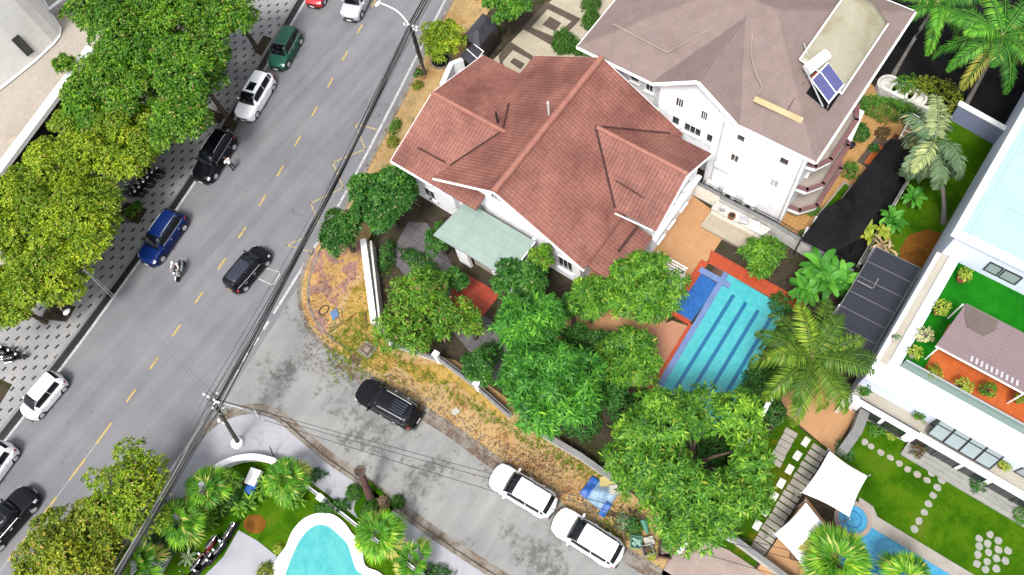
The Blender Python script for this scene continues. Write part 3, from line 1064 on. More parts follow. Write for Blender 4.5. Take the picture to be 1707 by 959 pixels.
def leaflets(pts, ll, lw, nleaf, hang, old):
    n = len(pts)
    P = np.array([tuple(p) for p in pts])
    s = np.repeat(np.linspace(0.12, 0.995, nleaf), 2)
    s = np.clip(s + rng.normal(0, 0.004, len(s)), 0.1, 0.999)
    idx = s * (n - 1)
    i0 = np.minimum(idx.astype(int), n - 2)
    q = (idx - i0)[:, None]
    b = P[i0] * (1 - q) + P[i0 + 1] * q
    tg = unit(P[i0 + 1] - P[i0])
    hz = tg.copy()
    hz[:, 2] = 0
    bad = np.linalg.norm(hz, axis=1) < 0.15
    h0 = P[min(4, n - 1)] - P[0]
    hz[bad] = np.array([h0[0], h0[1], 0])
    sd = unit(np.cross(unit(hz), np.array([[0, 0, 1.0]])))
    up = np.cross(sd, tg)
    sg = np.tile([1.0, -1.0], nleaf)[:, None]
    rv = rng.uniform(0.3, 1.1, (len(s), 1))
    d = unit(sd * sg * 0.95 + tg * (0.35 + 0.7 * s[:, None] ** 2) + up * rng.normal(0.1, 0.12, (len(s), 1)) - np.array([[0, 0, hang]]) * rv)
    prof = np.sin(PI * np.clip(s * 0.88 + 0.10, 0, 1)) ** 0.6
    L = ll * prof * rng.uniform(0.85, 1.1, len(s))
    tint = np.stack([np.clip(rng.normal(0.5, 0.2, len(s)), 0, 1), np.full(len(s), rng.random()), np.ones(len(s)) if old else rng.random(len(s)) * 0.96], 1)
    return b, d, unit(up + 0.2 * rng.normal(size=up.shape)), L, np.full(len(s), lw), tint


def fan_palm(name, label, foot, height, nfr, pet, blade, mat, seed, trunk_r=0.16, group=None, lean=(0, 0), nrib=26, spread=2.6, elev=(0.05, 1.35)):
    global rng
    rng = np.random.default_rng(seed)
    t = thing(name, label, 'palm', (foot[0], foot[1], 0), 0, group)
    top = Vector((foot[0] + lean[0], foot[1] + lean[1], height))
    tb = MB()
    tb.tube([Vector((foot[0], foot[1], -0.05)).lerp(top, k / 8) for k in range(9)], [trunk_r * (1.2 - 0.03 * k + 0.05 * (k % 2)) for k in range(9)], 12)
    tb.build('trunk', 'bark', t, smooth=True)
    for k in range(nfr):
        az = k * 2.39996 + rng.normal(0, 0.15)
        f = k / (nfr - 1)
        el = elev[1] * (1 - f) + elev[0] * f + rng.normal(0, 0.06)
        L = pet * (0.6 + 0.4 * f)
        pts = frond_geo(top, az, el, L, 0.5, 6)
        e = (pts[-1] - pts[-2]).normalized()
        e = (e + Vector((0, 0, -0.25))).normalized()
        sdv = Vector((-math.sin(az), math.cos(az), 0))
        upv = sdv.cross(e) * -1
        if upv.z < 0:
            upv = -upv
        a = np.linspace(-spread, spread, nrib) * 0.5 * rng.uniform(0.9, 1.1)
        E_, S_, U_ = np.array(e), np.array(sdv), np.array(upv)
        d = unit(np.cos(a)[:, None] * E_ + np.sin(a)[:, None] * S_ + np.abs(np.sin(a))[:, None] * U_ * 0.12 + rng.normal(0, 0.03, (nrib, 3)))
        b = np.tile(np.array(pts[-1]), (nrib, 1))
        Lb = blade * (0.75 + 0.25 * np.cos(a)) * rng.uniform(0.9, 1.08, nrib)
        W_ = np.full(nrib, blade * spread / nrib * 1.25)
        nn = unit(np.tile(U_, (nrib, 1)) + rng.normal(0, 0.35, (nrib, 3)))
        oldf = f > 0.88
        tint = np.stack([np.clip(rng.normal(0.5, 0.22, nrib), 0, 1), np.full(nrib, rng.random()), (np.where(rng.random(nrib) < (0.7 if oldf else 0.05), 1.0, 0.2))], 1)
        frond_object(t, (b, d, nn, Lb, W_, tint), mat, pts, [0.022] * len(pts), 0.22)
    return t


def blade_leaf(mb, base, az, elev, length, width, curl, n=8):
    """a broad banana blade: two curved halves folded on the midrib"""
    pts = frond_geo(base, az, elev, length, curl, n)
    vs = []
    for i, p in enumerate(pts):
        f = i / n
        w = width * 0.5 * (math.sin(PI * min(1, f * 0.96 + 0.04)) ** 0.5) * (0.15 if f < 0.12 else 1)
        tg = (pts[min(i + 1, n)] - pts[max(i - 1, 0)]).normalized()
        sdv = Vector((-math.sin(az), math.cos(az), 0))
        up = tg.cross(sdv)
        if up.z < 0:
            up = -up
        wav = 0.04 * math.sin(i * 2.3 + az)
        vs += [p + sdv * w + up * (w * 0.25 + wav), p, p - sdv * w + up * (w * 0.25 - wav)]
    fs = []
    for i in range(n):
        fs += [(3 * i, 3 * i + 1, 3 * i + 4, 3 * i + 3), (3 * i + 1, 3 * i + 2, 3 * i + 5, 3 * i + 4)]
    return mb.add(vs, fs)


def broad_plant(name, label, foot, h, nst, nleaf, length, width, mat, seed, group=None, spread=0.5, cat='plant', elev=(0.2, 1.3), curl=1.6, leafname='leaf'):
    """banana and other broad-bladed plants: several stems, each blade a part"""
    rr = random.Random(seed)
    t = thing(name, label, cat, (foot[0], foot[1], 0), 0, group)
    for s in range(nst):
        a = rr.uniform(0, 2 * PI)
        q = spread * math.sqrt(rr.random()) if nst > 1 else 0
        bx, by = foot[0] + q * math.cos(a), foot[1] + q * math.sin(a)
        hh = h * rr.uniform(0.75, 1.05)
        sb = MB()
        sb.tube([(bx, by, -0.02), (bx, by, hh)], [0.09 + 0.03 * h / 3, 0.05], 8)
        sb.build('stem', 'leaf_stem', t, smooth=True)
        for k in range(nleaf):
            f = k / max(1, nleaf - 1)
            lb = MB()
            blade_leaf(lb, (bx, by, hh * (0.98 - 0.08 * f)), k * 2.4 + a + rr.uniform(-0.3, 0.3), elev[1] * (1 - f) + elev[0] * f, length * rr.uniform(0.8, 1.05), width, curl)
            o = lb.build(leafname, mat, t, smooth=True, sharp=60)
            me = o.data
            ca = me.color_attributes.new('tint', 'FLOAT_COLOR', 'POINT')
            c = (rr.uniform(0.2, 0.9), rr.uniform(0.3, 0.8), 0.3, 1.0)
            ca.data.foreach_set('color', list(c) * len(me.vertices))
    return t


def potted(name, label, loc, pot_r, pot_h, plant_r, plant_h, mat, seed, group=None, pot_mat='terracotta', leaf=(0.2, 0.09), z=0.0):
    """pot with a leafy plant"""
    global rng
    rng = np.random.default_rng(seed)
    t = thing(name, label, 'potted plant', (loc[0], loc[1], z), 0, group)
    pb = MB()
    pb.lathe([(pot_r * 0.7, 0), (pot_r, pot_h), (pot_r * 1.12, pot_h), (pot_r * 1.12, pot_h + 0.05), (pot_r * 0.9, pot_h + 0.05), (pot_r * 0.85, pot_h - 0.05), (0.001, pot_h - 0.05)], (loc[0], loc[1], z), n=20)
    pb.build('pot', pot_mat, t, smooth=True)
    k = int(46 * (plant_r / 0.5) ** 2)
    v = unit(rng.normal(size=(k, 3)))
    v[:, 2] = np.abs(v[:, 2])
    c = np.array([loc[0], loc[1], z + pot_h + plant_h * 0.45]) + v * np.array([plant_r, plant_r, plant_h * 0.55]) * rng.uniform(0.5, 1, (k, 1))
    b, d, nn, ln, wd = whorl_leaves(c, unit(v + np.array([0, 0, 0.6])), 5, leaf[0], leaf[1])
    blades('foliage', b, d, nn, ln, wd, mat, t)
    sb = MB()
    for q in range(4):
        a = q * 1.7
        sb.tube([(loc[0], loc[1], z + pot_h - 0.05), (loc[0] + plant_r * 0.4 * math.cos(a), loc[1] + plant_r * 0.4 * math.sin(a), z + pot_h + plant_h * 0.5)], 0.02, 5)
    sb.build('stem', 'bark', t)
    return t


def bush(name, label, c, r, h, mat, seed, leaf=(0.16, 0.07), group=None, cat='bush', per=5, dens=1.0, ell=(1, 1), ang=0.0, z=0.0):
    """low rounded shrub: leaves in a dome over short stems"""
    global rng
    rng = np.random.default_rng(seed)
    t = thing(name, label, cat, (c[0], c[1], z), 0, group)
    k = int(dens * 20.0 * r * r * ell[0] * ell[1] / (leaf[0] * leaf[1] * per) + 20)
    v = unit(rng.normal(size=(k, 3)))
    v[:, 2] = np.abs(v[:, 2])
    lump = 1 + 0.16 * np.sin(v[:, 0] * 7 + seed) * np.sin(v[:, 1] * 6 + 1.7 * seed)
    q = v * np.array([r * ell[0], r * ell[1], h]) * (rng.uniform(0.72, 1.05, k) * lump)[:, None]
    ca, sa = math.cos(ang), math.sin(ang)
    q = np.stack([q[:, 0] * ca - q[:, 1] * sa, q[:, 0] * sa + q[:, 1] * ca, q[:, 2]], 1)
    cen = np.array([c[0], c[1], z + 0.05]) + q
    b, d, nn, ln, wd = whorl_leaves(cen, unit(v + np.array([0, 0, 0.5])), per, leaf[0], leaf[1])
    blades('foliage', b, d, nn, ln, wd, mat, t)
    sb = MB()
    for s in range(6):
        a = s * 1.05
        sb.tube([(c[0], c[1], z), (c[0] + r * 0.5 * math.cos(a), c[1] + r * 0.5 * math.sin(a), z + h * 0.6)], [0.03, 0.012], 5)
    sb.build('stem', 'bark', t)
    return t


M['leaf_stem'] = worn('green_stem', surf(150, 160, 80), surf(110, 120, 50), 0.6)


# ------------------------------------------------------------------ the ground and the roads
DASH = [(600, 48), (575, 93), (551, 138), (524, 186), (497, 235), (467, 285), (438, 335), (404, 388), (370, 440), (332, 496), (294, 551), (257, 606), (219, 660), (173, 722), (130, 783), (80, 847), (28, 916)]
_c = [at(*p) for p in reversed(DASH)]
# even out the survey noise a little
_c = [_c[0]] + [(_c[i - 1] + _c[i] * 2 + _c[i + 1]) / 4 for i in range(1, len(_c) - 1)] + [_c[-1]]
d0 = (_c[0] - _c[2]).normalized()
d1 = (_c[-1] - _c[-3]).normalized()
CENTER = [_c[0] + d0 * k for k in (120, 60, 20)] + smooth_path(_c, 5) + [_c[-1] + d1 * k for k in (20, 60, 120)]


def s_of(px, py, z=0):
    p, best, s, out = at(px, py, z), 1e9, 0.0, 0.0
    p.z = 0
    for a, b in zip(CENTER[:-1], CENTER[1:]):
        e = b - a
        t = max(0, min(1, (p - a).dot(e) / e.length_squared))
        d = (p - a - e * t).length
        if d < best:
            best, out = d, s + e.length * t
        s += e.length
    return out


def dir_at(px, py, z=0):
    s = s_of(px, py, z)
    c = cut(CENTER, s - 0.5, s + 0.5)
    d = (c[-1] - c[0]).normalized()
    return math.atan2(d.y, d.x)


b = MB()
b.prism([(-1500, -1500), (1500, -1500), (1500, 1500), (-1500, 1500)], -0.5, -0.06)
struct('ground', b, 'soil')
b = MB()
strip(b, CENTER, -6.62, 6.45, -0.1, 0.004)
struct('main_road', b, 'asphalt')

NK = [(524, 415), (511, 448), (504, 472), (503, 498), (508, 524), (520, 548), (542, 572), (568, 590), (600, 612), (630, 632), (665, 652), (704, 675), (768, 716), (828, 760), (880, 795), (935, 838), (1000, 880), (1050, 915), (1105, 950), (1250, 1040), (1500, 1200)]
SK = [(120, 1050), (185, 948), (230, 880), (268, 826), (300, 778), (322, 745), (343, 720), (368, 700), (400, 688), (432, 685), (466, 698), (500, 726), (545, 764), (600, 802), (660, 846), (720, 890), (790, 937), (850, 975), (1000, 1070), (1250, 1230)]
nkp = smooth_path([at(*p) for p in NK], 5)
skp = smooth_path([at(*p) for p in SK], 5)
side = [at(x, y) for x, y in [(470, 440), (400, 540), (300, 690), (240, 790)]] + [at(*p) for p in SK[3:]] + [at(*p) for p in reversed(NK)]
b = MB()
b.prism(side, -0.12, 0.0)
struct('side_street', b, 'side_road')

# left side of the main road: line, gutter, kerb, walk
b = MB(); strip(b, CENTER, 6.45, 6.98, -0.12, -0.02); struct('roadside_gutter', b, 'gutter')
b = MB(); strip(b, CENTER, 6.98, 7.22, -0.1, 0.12); struct('walk_kerb', b, 'kerb_grey')
b = MB(); strip(b, CENTER, 7.22, 14.2, -0.1, 0.10); struct('paved_walk', b, 'pave')
b = MB(); strip(b, CENTER, 6.22, 6.42, 0.004, 0.009); struct('edge_line', b, 'line_white')
# right side
sA, sB = s_of(*NK[1]), s_of(300, 778)
sTop = s_of(524, 410)
LEN = sum((b_ - a_).length for a_, b_ in zip(CENTER[:-1], CENTER[1:]))
sd1 = s_of(476, 498)
sd0 = s_of(343, 705)
b = MB()
strip(b, cut(CENTER, sd1 - 0.6, LEN), -6.22, -6.02, 0.004, 0.009)
strip(b, cut(CENTER, 0, sd0), -6.22, -6.02, 0.004, 0.009)
s = sd0 + 0.7
while s < sd1 - 1.0:
    strip(b, cut(CENTER, s, s + 0.7), -6.22, -6.02, 0.004, 0.009)
    s += 1.36
struct('edge_line', b, 'line_white')
b = MB(); strip(b, cut(CENTER, sTop, LEN), -6.95, -6.62, -0.1, 0.13); struct('verge_kerb', b, 'kerb')
# yellow middle dashes
b = MB()
ss = [s_of(*p) for p in DASH]
ss = [ss[-1] - 3.05 * k for k in range(12, 0, -1)] + ss[::-1] + [ss[0] + 3.05 * k for k in range(1, 12)]
for i, s in enumerate(ss):
    h = 0.52 if s > s_of(190, 700) else 0.85
    strip(b, cut(CENTER, s - h, s + h), -0.075, 0.075, 0.004, 0.010)
struct('centre_dashes', b, 'line_yellow')
b = MB(); strip(b, cut(CENTER, 20, s_of(178, 715)), -0.02, 0.02, 0.004, 0.007); struct('centre_seam', b, 'line_white')
# zigzag marking


def polyline(mb, pts, w, z0, z1):
    P = [at(*p) for p in pts]
    for a, c in zip(P[:-1], P[1:]):
        e = (c - a).normalized()
        q = Vector((-e.y, e.x, 0)) * w / 2
        k = e * w / 2
        mb.prism([a - k + q, c + k + q, c + k - q, a - k - q], z0, z1)
    return mb


b = MB()
polyline(b, [(628, 216), (592, 207), (609, 249), (555, 271), (572, 313), (518, 339), (531, 370)], 0.11, 0.004, 0.0085)
polyline(b, [(515, 394), (478, 409), (518, 420)], 0.11, 0.004, 0.0085)
struct('zigzag_marking', b, 'line_cream')
b = MB()
polyline(b, [(441, 447), (468, 454), (455, 476), (429, 464), (441, 447)], 0.09, 0.004, 0.009)
struct('patch_outline', b, 'line_white')
b = MB()
P_ = poly_at([(443, 449), (465, 455), (454, 473), (432, 463)])
b.prism(P_, 0.0, 0.0075)
struct('road_patch', b, 'kerb_grey')

# verge between kerb and garden wall, with its kerb round the corner
b = MB(); strip(b, nkp, -0.30, 0.0, -0.1, 0.12)
strip(b, nkp[:38], 0.45, 0.62, 0.1, 0.14)
KO = b.build('corner_kerb', 'kerb'); tag(KO, kind='structure')
b = MB()
strip(b, nkp[36:], -0.9, -0.30, -0.08, 0.006)
strip(b, skp[24:], 0.0, 0.5, -0.08, 0.006)
strip(b, skp[:24], 0.0, 0.3, -0.08, 0.008)
struct('gutter_mud', b, 'mud')
vin = [(900, -90), (855, -45), (800, 45), (752, 128), (676, 292), (612, 405), (628, 545), (655, 572), (760, 602), (880, 690), (1030, 806), (1142, 888), (1105, 950)]
pathc = cut(CENTER, sTop, s_of(640, -40))


def offs(path, w):
    out = []
    for i, p in enumerate(path):
        d = path[min(i + 1, len(path) - 1)] - path[max(i - 1, 0)]
        d.z = 0
        d.normalize()
        out.append(p + Vector((-d.y, d.x, 0)) * w)
    return out


outer = offs(pathc, -6.9)[::-1] + [p for p in nkp[2:90]]
verge = outer + [at(*p) for p in reversed(vin)]
b = MB(); b.prism(verge, -0.1, 0.105)
struct('sandy_verge', b, 'sand')
b = MB(); b.prism(poly_at([(540, 388), (575, 400), (612, 402), (612, 440), (590, 470), (566, 505), (555, 535), (538, 560), (522, 545), (512, 522), (507, 498), (508, 472), (514, 452), (524, 425)]), 0.1, 0.115)
struct('corner_paving', b, 'pink_paver')
b = MB(); b.prism(poly_at([(588, 480), (608, 470), (624, 540), (650, 585), (665, 605), (640, 625), (600, 606), (568, 588), (556, 570), (570, 530)]), 0.1, 0.116)
struct('weedy_ground', b, 'sand_grassy')
b = MB(); b.prism(poly_at([(660, 605), (760, 610), (850, 690), (836, 700), (760, 640), (700, 640)]), 0.1, 0.113)
struct('weedy_strip', b, 'sand_grassy')

# south walk of smooth concrete
b = MB(); strip(b, skp, -0.26, 0.0, -0.1, 0.13)
struct('south_kerb', b, 'kerb')
sw = [p for p in offs(skp, -0.26)]
sin_ = [(1250, 1400), (900, 1120), (760, 1010), (690, 940), (560, 835), (500, 790), (466, 772), (430, 765), (395, 770), (365, 785), (330, 850), (270, 960), (180, 1100)]
b = MB(); b.prism(sw[5:] + [at(*p) for p in sin_], -0.1, 0.11)
struct('south_walk', b, 'walk')
b = MB(); b.prism(poly_at([(598, 822), (612, 800), (622, 806), (662, 842), (655, 852), (640, 870), (600, 870), (590, 850)]), 0.11, 0.13)
struct('planting_bed', b, 'grass')

# garden lot of the red-roofed house
YARD = [at(612, 405), at(628, 545), at(655, 572), at(1030, 806), at(1142, 888), at(1290, 990), at(1400, 1080), Vector((-14, -22, 0)), Vector((14.4, -18.9, 0)), Vector((14.4, -7, 0)), Vector((20, 5, 0)), Vector((34, 5, 0)), at(870, -60), at(800, 45), at(676, 292)]
b = MB(); b.prism(YARD, -0.1, 0.0)
struct('yard_ground', b, 'soil')
b = MB(); b.prism(poly_at([(680, 370), (712, 372), (800, 520), (850, 560), (900, 620), (830, 640), (760, 560), (650, 430)]), 0, 0.03)
struct('driveway', b, 'driveway')
b = MB(); b.prism([(-0.9, 3.6), (-0.9, 0.4), (-3.6, 0.4), (-3.8, 2.6), (-2.6, 3.6)], 0, 0.045)
struct('red_tile_apron', b, 'red_tiles')
b = MB(); b.prism([(-2, -4), (-2, -10.6), (12.9, -10.6), (13.6, -6.6), (12.9, -4)], 0, 0.05)
struct('terrace', b, 'peach')
b = MB(); b.prism(poly_at([(1060, 560), (1120, 535), (1172, 552), (1105, 650), (1030, 640)]), 0.0, 0.056)
struct('pool_terrace', b, 'peach_pink')

# yard of the villa and its patterned paving
b = MB(); b.prism([(15.0, 5), (15.0, 13.6), (46, 11.5), (46, 3)], 0, 0.02)
struct('villa_courtyard', b, 'cream_pave')


def ring(name, outer_, inner_, z, mat_o, mat_i, core, mat_c):
    b = MB(); b.prism(poly_at(outer_), 0, z); struct(name + '_border', b, mat_o)
    b = MB(); b.prism(poly_at(inner_), 0, z + 0.006); struct(name + '_field', b, mat_i)
    b = MB(); b.prism(poly_at(core), 0, z + 0.012); struct(name + '_core', b, mat_c)


ring('court_square', [(870, 48), (910, 3), (969, 32), (923, 78)], [(886, 46), (913, 16), (953, 36), (922, 61)], 0.026, 'brown_pave', 'cream_pave', [(904, 42), (917, 28), (936, 39), (925, 53)], 'brown_pave')
ring('court_square', [(831, 93), (850, 69), (889, 94), (868, 150), (840, 140)], [(838, 104), (855, 84), (884, 100), (868, 130), (845, 128)], 0.026, 'brown_pave', 'cream_pave', [(850, 104), (857, 97), (875, 107), (868, 117)], 'brown_pave')
b = MB(); b.prism([(14.6, -13.4), (14.6, -16.3), (27.2, -18.0), (29.5, -13.2)], -0.05, 0.03)
struct('villa_side_garden', b, 'orange_pave')
b = MB()
b.prism(poly_at([(1428, 270), (1462, 226), (1482, 236), (1448, 282)]), 0.03, 0.036)
struct('garden_square_border', b, 'brown_pave')
b = MB()
b.prism(poly_at([(1440, 272), (1463, 241), (1474, 247), (1450, 276)]), 0.03, 0.042)
struct('garden_square_field', b, 'orange_deck')
b = MB(); b.prism([(30.2, 5), (30.2, -60), (80, -60), (80, 5)], -0.05, 0.01)
b.prism([(29.2, -19.4), (29.2, -60), (30.2, -60), (30.2, -19.4)], -0.05, 0.01)
struct('dark_lane', b, 'dark_ground')
b = MB(); b.prism([(15.0, -16.3), (13.2, -19.4), (27, -19.4), (27, -17.6)], -0.05, 0.016)
struct('dark_drive', b, 'dark_ground')
b = MB(); b.prism([(15.1, -19.5), (15.1, -24), (28.8, -24), (29.4, -19.5)], -0.05, 0.03)
struct('neighbour_lawn', b, 'grass')
b = MB(); b.prism(poly_at([(1500, 415), (1515, 392), (1545, 383), (1585, 392), (1590, 420), (1545, 450), (1500, 432)]), 0.0, 0.04)
struct('dug_patch', b, 'brown_patch')

# garden with long pool, bottom right
b = MB(); b.prism([(5.6, -24.2), (5.6, -46), (-22, -46), (-22, -19), (2.2, -19.2), (2.6, -20.2), (5.6, -20.2)], -0.08, 0.004)
struct('garden_base', b, 'soil')
b = MB(); b.prism(poly_at([(1440, 700), (1500, 730), (1600, 800), (1720, 880), (1760, 1000), (1640, 1010), (1455, 870), (1432, 838), (1400, 790), (1385, 760)]), 0.0, 0.03)
struct('lawn', b, 'grass')
b = MB(); b.prism([(6.0, -19.6), (6.0, -24.0), (1.9, -24.1), (2.6, -20.2), (3.4, -19.6)], 0, 0.045)
struct('side_terrace', b, 'peach')
b = MB(); b.prism([(2.4, -20.3), (1.9, -23.6), (-12, -23.2), (-12, -19.8)], 0, 0.02)
struct('strip_lawn', b, 'grass_old')
b = MB(); b.prism([(-1.5, -23.9), (-2.6, -26.6), (-9, -29.5), (-14, -27), (-9, -23.4)], 0, 0.04)
struct('sail_terrace', b, 'peach')

# far left: dusty lane and the pale building beyond it
b = MB()
strip(b, CENTER, 15.0, 60, -0.1, 0.02)
struct('dusty_lane', b, 'lane_beige')
b = MB(); strip(b, CENTER, 14.2, 15.0, -0.1, 0.05); struct('planting_strip', b, 'soil')
# dark planting beds in the walk
for pts in ([(205, 345), (213, 338), (247, 350), (232, 375), (198, 362)], [(80, 512), (105, 505), (128, 512), (112, 538), (70, 532)], [(0, 632), (22, 642), (-8, 690), (-30, 660)], [(345, 180), (378, 195), (398, 205), (390, 220), (352, 200)], [(440, 60), (455, 66), (440, 96), (424, 88)]):
    b = MB(); b.prism(poly_at(pts), 0.0, 0.112)
    struct('planting_bed', b, 'soil')
# bottom-left garden
b = MB(); b.prism([at(*p) for p in [(365, 785), (395, 770), (430, 765), (466, 772), (500, 790), (560, 835), (690, 940), (760, 1010), (700, 1100), (350, 1200), (100, 1150), (270, 960), (330, 850)]], -0.1, 0.02)
struct('garden_lawn', b, 'grass')
b = MB(); b.prism(poly_at([(398, 884), (430, 902), (462, 928), (450, 1010), (330, 1040), (300, 1000), (372, 930)]), 0.0, 0.06)
struct('garden_paving', b, 'walk')
b = MB(); b.prism([at(425 + 19 * math.cos(k * PI / 10) * (1 + 0.1 * math.sin(3 * k)), 874 + 16 * math.sin(k * PI / 10)) for k in range(20)], 0.0, 0.05)
struct('worn_earth', b, 'brown_patch')


# ------------------------------------------------------------------ the red-roofed house
def gable(mb, axis, mid, half_a, half_b, z_ridge, slope, s0, s1, th=0.16):
    """two slopes falling from a ridge along `axis` ('X' or 'Y') at `mid`; half_a to +, half_b to -"""
    for sg, hf in ((1, half_a), (-1, half_b)):
        ze = z_ridge - slope * hf
        if axis == 'X':
            pts = [(s0, mid, z_ridge), (s1, mid, z_ridge), (s1, mid + sg * hf, ze), (s0, mid + sg * hf, ze)]
        else:
            pts = [(mid, s0, z_ridge), (mid, s1, z_ridge), (mid + sg * hf, s1, ze), (mid + sg * hf, s0, ze)]
        mb.slab(pts, th)


def caps(mb, a, b_, r=0.15, step=0.42):
    """half-round ridge caps, each slightly overlapping the next"""
    a, b_ = Vector(a), Vector(b_)
    L = (b_ - a).length
    n = max(1, int(L / step))
    for i in range(n):
        p, q = a.lerp(b_, i / n), a.lerp(b_, (i + 1.12) / n if i < n - 1 else 1)
        mb.tube([p, q], [r * 1.0, r * 0.84], 8)


def window(parent, c, w, h, face, mat='glass', bars=1, frame='white_trim', sill=True, name='window', deep=0.07):
    """a framed window on a wall facing -X, +X, -Y or +Y"""
    ax = {'-X': (-1, 0), '+X': (1, 0), '-Y': (0, -1), '+Y': (0, 1)}[face]
    rz = math.atan2(ax[1], ax[0]) + PI / 2
    cx, cy, cz = c
    ox, oy = ax[0], ax[1]
    tx, ty = -oy, ox

    def P(u, d, z):
        return (cx + tx * u + ox * d, cy + ty * u + oy * d, cz + z)
    f = MB()
    fw = 0.07
    for u in (-w / 2 - fw / 2, w / 2 + fw / 2):
        f.box(P(u, deep / 2, 0), (fw, deep, h + 2 * fw), rz)
    for z in (-h / 2 - fw / 2, h / 2 + fw / 2):
        f.box(P(0, deep / 2, z), (w, deep, fw), rz)
    for k in range(bars):
        f.box(P(-w / 2 + w * (k + 1) / (bars + 1), deep * 0.3, 0), (0.04, deep * 0.4, h), rz)
    if sill:
        f.box(P(0, deep / 2 + 0.07, -h / 2 - fw - 0.03), (w + 0.3, deep + 0.12, 0.06), rz)
    o = f.build(name, frame, parent)
    g = MB()
    g.box(P(0, 0.012, 0), (w, 0.02, h), rz)
    g.build('pane', mat, o, world=True)
    return o


# pane's parent chain: window -> house
H = thing('red_roofed_house', 'white two storey house under a big brick red tiled roof, in the middle', 'house', (8, 1, 0))
w = MB()
w.bounds(2.9, 14.0, -4.1, 7.0, -0.05, 5.35)
w.bounds(2.45, 12.5, 6.6, 10.7, -0.05, 5.25)
w.bounds(7.6, 13.4, -7.0, -3.9, -0.05, 5.2)
# gable triangles
for x0, x1 in ((2.9, 3.1), (13.7, 14.0)):
    w.add([(x0, -4.1, 5.35), (x0, 7.0, 5.35), (x0, 1.75, 8.7), (x1, -4.1, 5.35), (x1, 7.0, 5.35), (x1, 1.75, 8.7)], [(0, 2, 1), (3, 4, 5), (0, 3, 5, 2), (1, 2, 5, 4), (0, 1, 4, 3)])
w.add([(7.6, -7.0, 5.2), (13.4, -7.0, 5.2), (10.5, -7.0, 7.3), (7.6, -6.8, 5.2), (13.4, -6.8, 5.2), (10.5, -6.8, 7.3)], [(0, 1, 2), (3, 5, 4), (0, 3, 4, 1), (1, 4, 5, 2), (2, 5, 3, 0)])
w.add([(2.45, 10.7, 5.25), (12.5, 10.7, 5.25), (6.9, 10.7, 6.8), (2.45, 10.5, 5.25), (12.5, 10.5, 5.25), (6.9, 10.5, 6.8)], [(0, 2, 1), (3, 4, 5), (0, 1, 4, 3), (1, 2, 5, 4), (2, 0, 3, 5)])
w.build('wall', 'white', H)
rf = MB()
gable(rf, 'X', 1.75, 5.95, 6.75, 9.0, 0.575, 2.12, 14.6)
RM = rf.build('main_roof', 'roof_red', H)
rf = MB()
gable(rf, 'Y', 10.4, 3.6, 3.55, 7.72, 0.63, -7.55, 1.2)
RR = rf.build('wing_roof', 'roof_red', H)
rf = MB()
gable(rf, 'Y', 7.1, 5.75, 5.4, 7.15, 0.32, 3.6, 11.25)
RL = rf.build('wing_roof', 'roof_red', H)
rf = MB()
rf.slab([(2.6, -4.7, 4.95), (7.0, -4.7, 4.95), (7.0, -7.3, 4.15), (2.6, -7.3, 4.15)], 0.14)
RP = rf.build('lean_to_roof', 'roof_red', H)
rf = MB()
rf.slab([(2.1, 7.3, 5.55), (3.6, 7.3, 5.55), (3.6, 9.4, 5.25), (2.1, 9.0, 5.2)], 0.1)
RP = rf.build('lean_to_roof', 'roof_red', H)
cp = MB(); caps(cp, (2.1, 1.75, 9.02), (14.6, 1.75, 9.02), 0.25); cp.build('ridge_caps', 'roof_ridge', RM, smooth=True)
cp = MB(); caps(cp, (10.4, -7.55, 7.74), (10.4, -0.6, 7.74), 0.17); cp.build('ridge_caps', 'roof_ridge', RR, smooth=True)
cp = MB(); caps(cp, (7.1, 11.25, 7.17), (7.1, 4.7, 7.17), 0.16); cp.build('ridge_caps', 'roof_ridge', RL, smooth=True)
vg = MB()


def mz(y):
    return 9.0 - 0.575 * abs(y - 1.75)


def valley(mb, x_in, x_out, zr, slope, mid, y_in, y_out, sgn, wd=0.16):
    n = 6
    pts = []
    for i in range(n + 1):
        f = i / n
        x = mid + (x_in - mid) * 0 + (x_out - mid) * f
        z = zr - slope * abs(x - mid)
        y = 1.75 + sgn * (9.0 - z) / 0.575
        pts.append((x, y, z + 0.03))
    mb.tube(pts, wd * 0.5, 6)


for va in ((10.4, 6.9, 7.72, 0.63, 10.4, 0, 0, -1), (10.4, 13.9, 7.72, 0.63, 10.4, 0, 0, -1), (7.1, 3.4, 7.15, 0.32, 7.1, 0, 0, 1), (7.1, 9.6, 7.15, 0.32, 7.1, 0, 0, 1)):
    vl = MB(); valley(vl, *va); vl.build('valley_gutter', 'roof_step', H, smooth=True)
# white verge boards under the front gable and the eaves
for a, c in (((2.1, 1.75, 8.86), (2.1, 7.7, 5.44)), ((2.1, 1.75, 8.86), (2.1, -5.0, 4.98)), ((14.62, 1.75, 8.86), (14.62, 7.7, 5.44)), ((14.62, 1.75, 8.86), (14.62, -2.9, 6.2)),
             ((10.4, -7.56, 7.6), (14.0, -7.56, 5.33)), ((10.4, -7.56, 7.6), (6.85, -7.56, 5.36)), ((7.1, 11.27, 7.03), (12.85, 11.27, 5.2)), ((7.1, 11.27, 7.03), (1.7, 11.27, 5.3)), ((1.68, 11.25, 5.3), (1.68, 7.7, 5.3))):
    rk = MB(); rk.tube([a, c], 0.09, 5); rk.build('verge_board', 'white_trim', H)
vs = MB()
vs.tube([at(1025, 356, 5.6), at(1088, 385, 5.4)], 0.05, 6)
vs.build('flashing', 'white_trim', H)
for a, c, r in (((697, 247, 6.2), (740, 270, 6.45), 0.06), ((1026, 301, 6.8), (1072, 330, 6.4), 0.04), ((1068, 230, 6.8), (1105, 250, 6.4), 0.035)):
    gt = MB(); gt.tube([at(*a), at(*c)], r, 5); gt.build('roof_seam', 'roof_step', H)
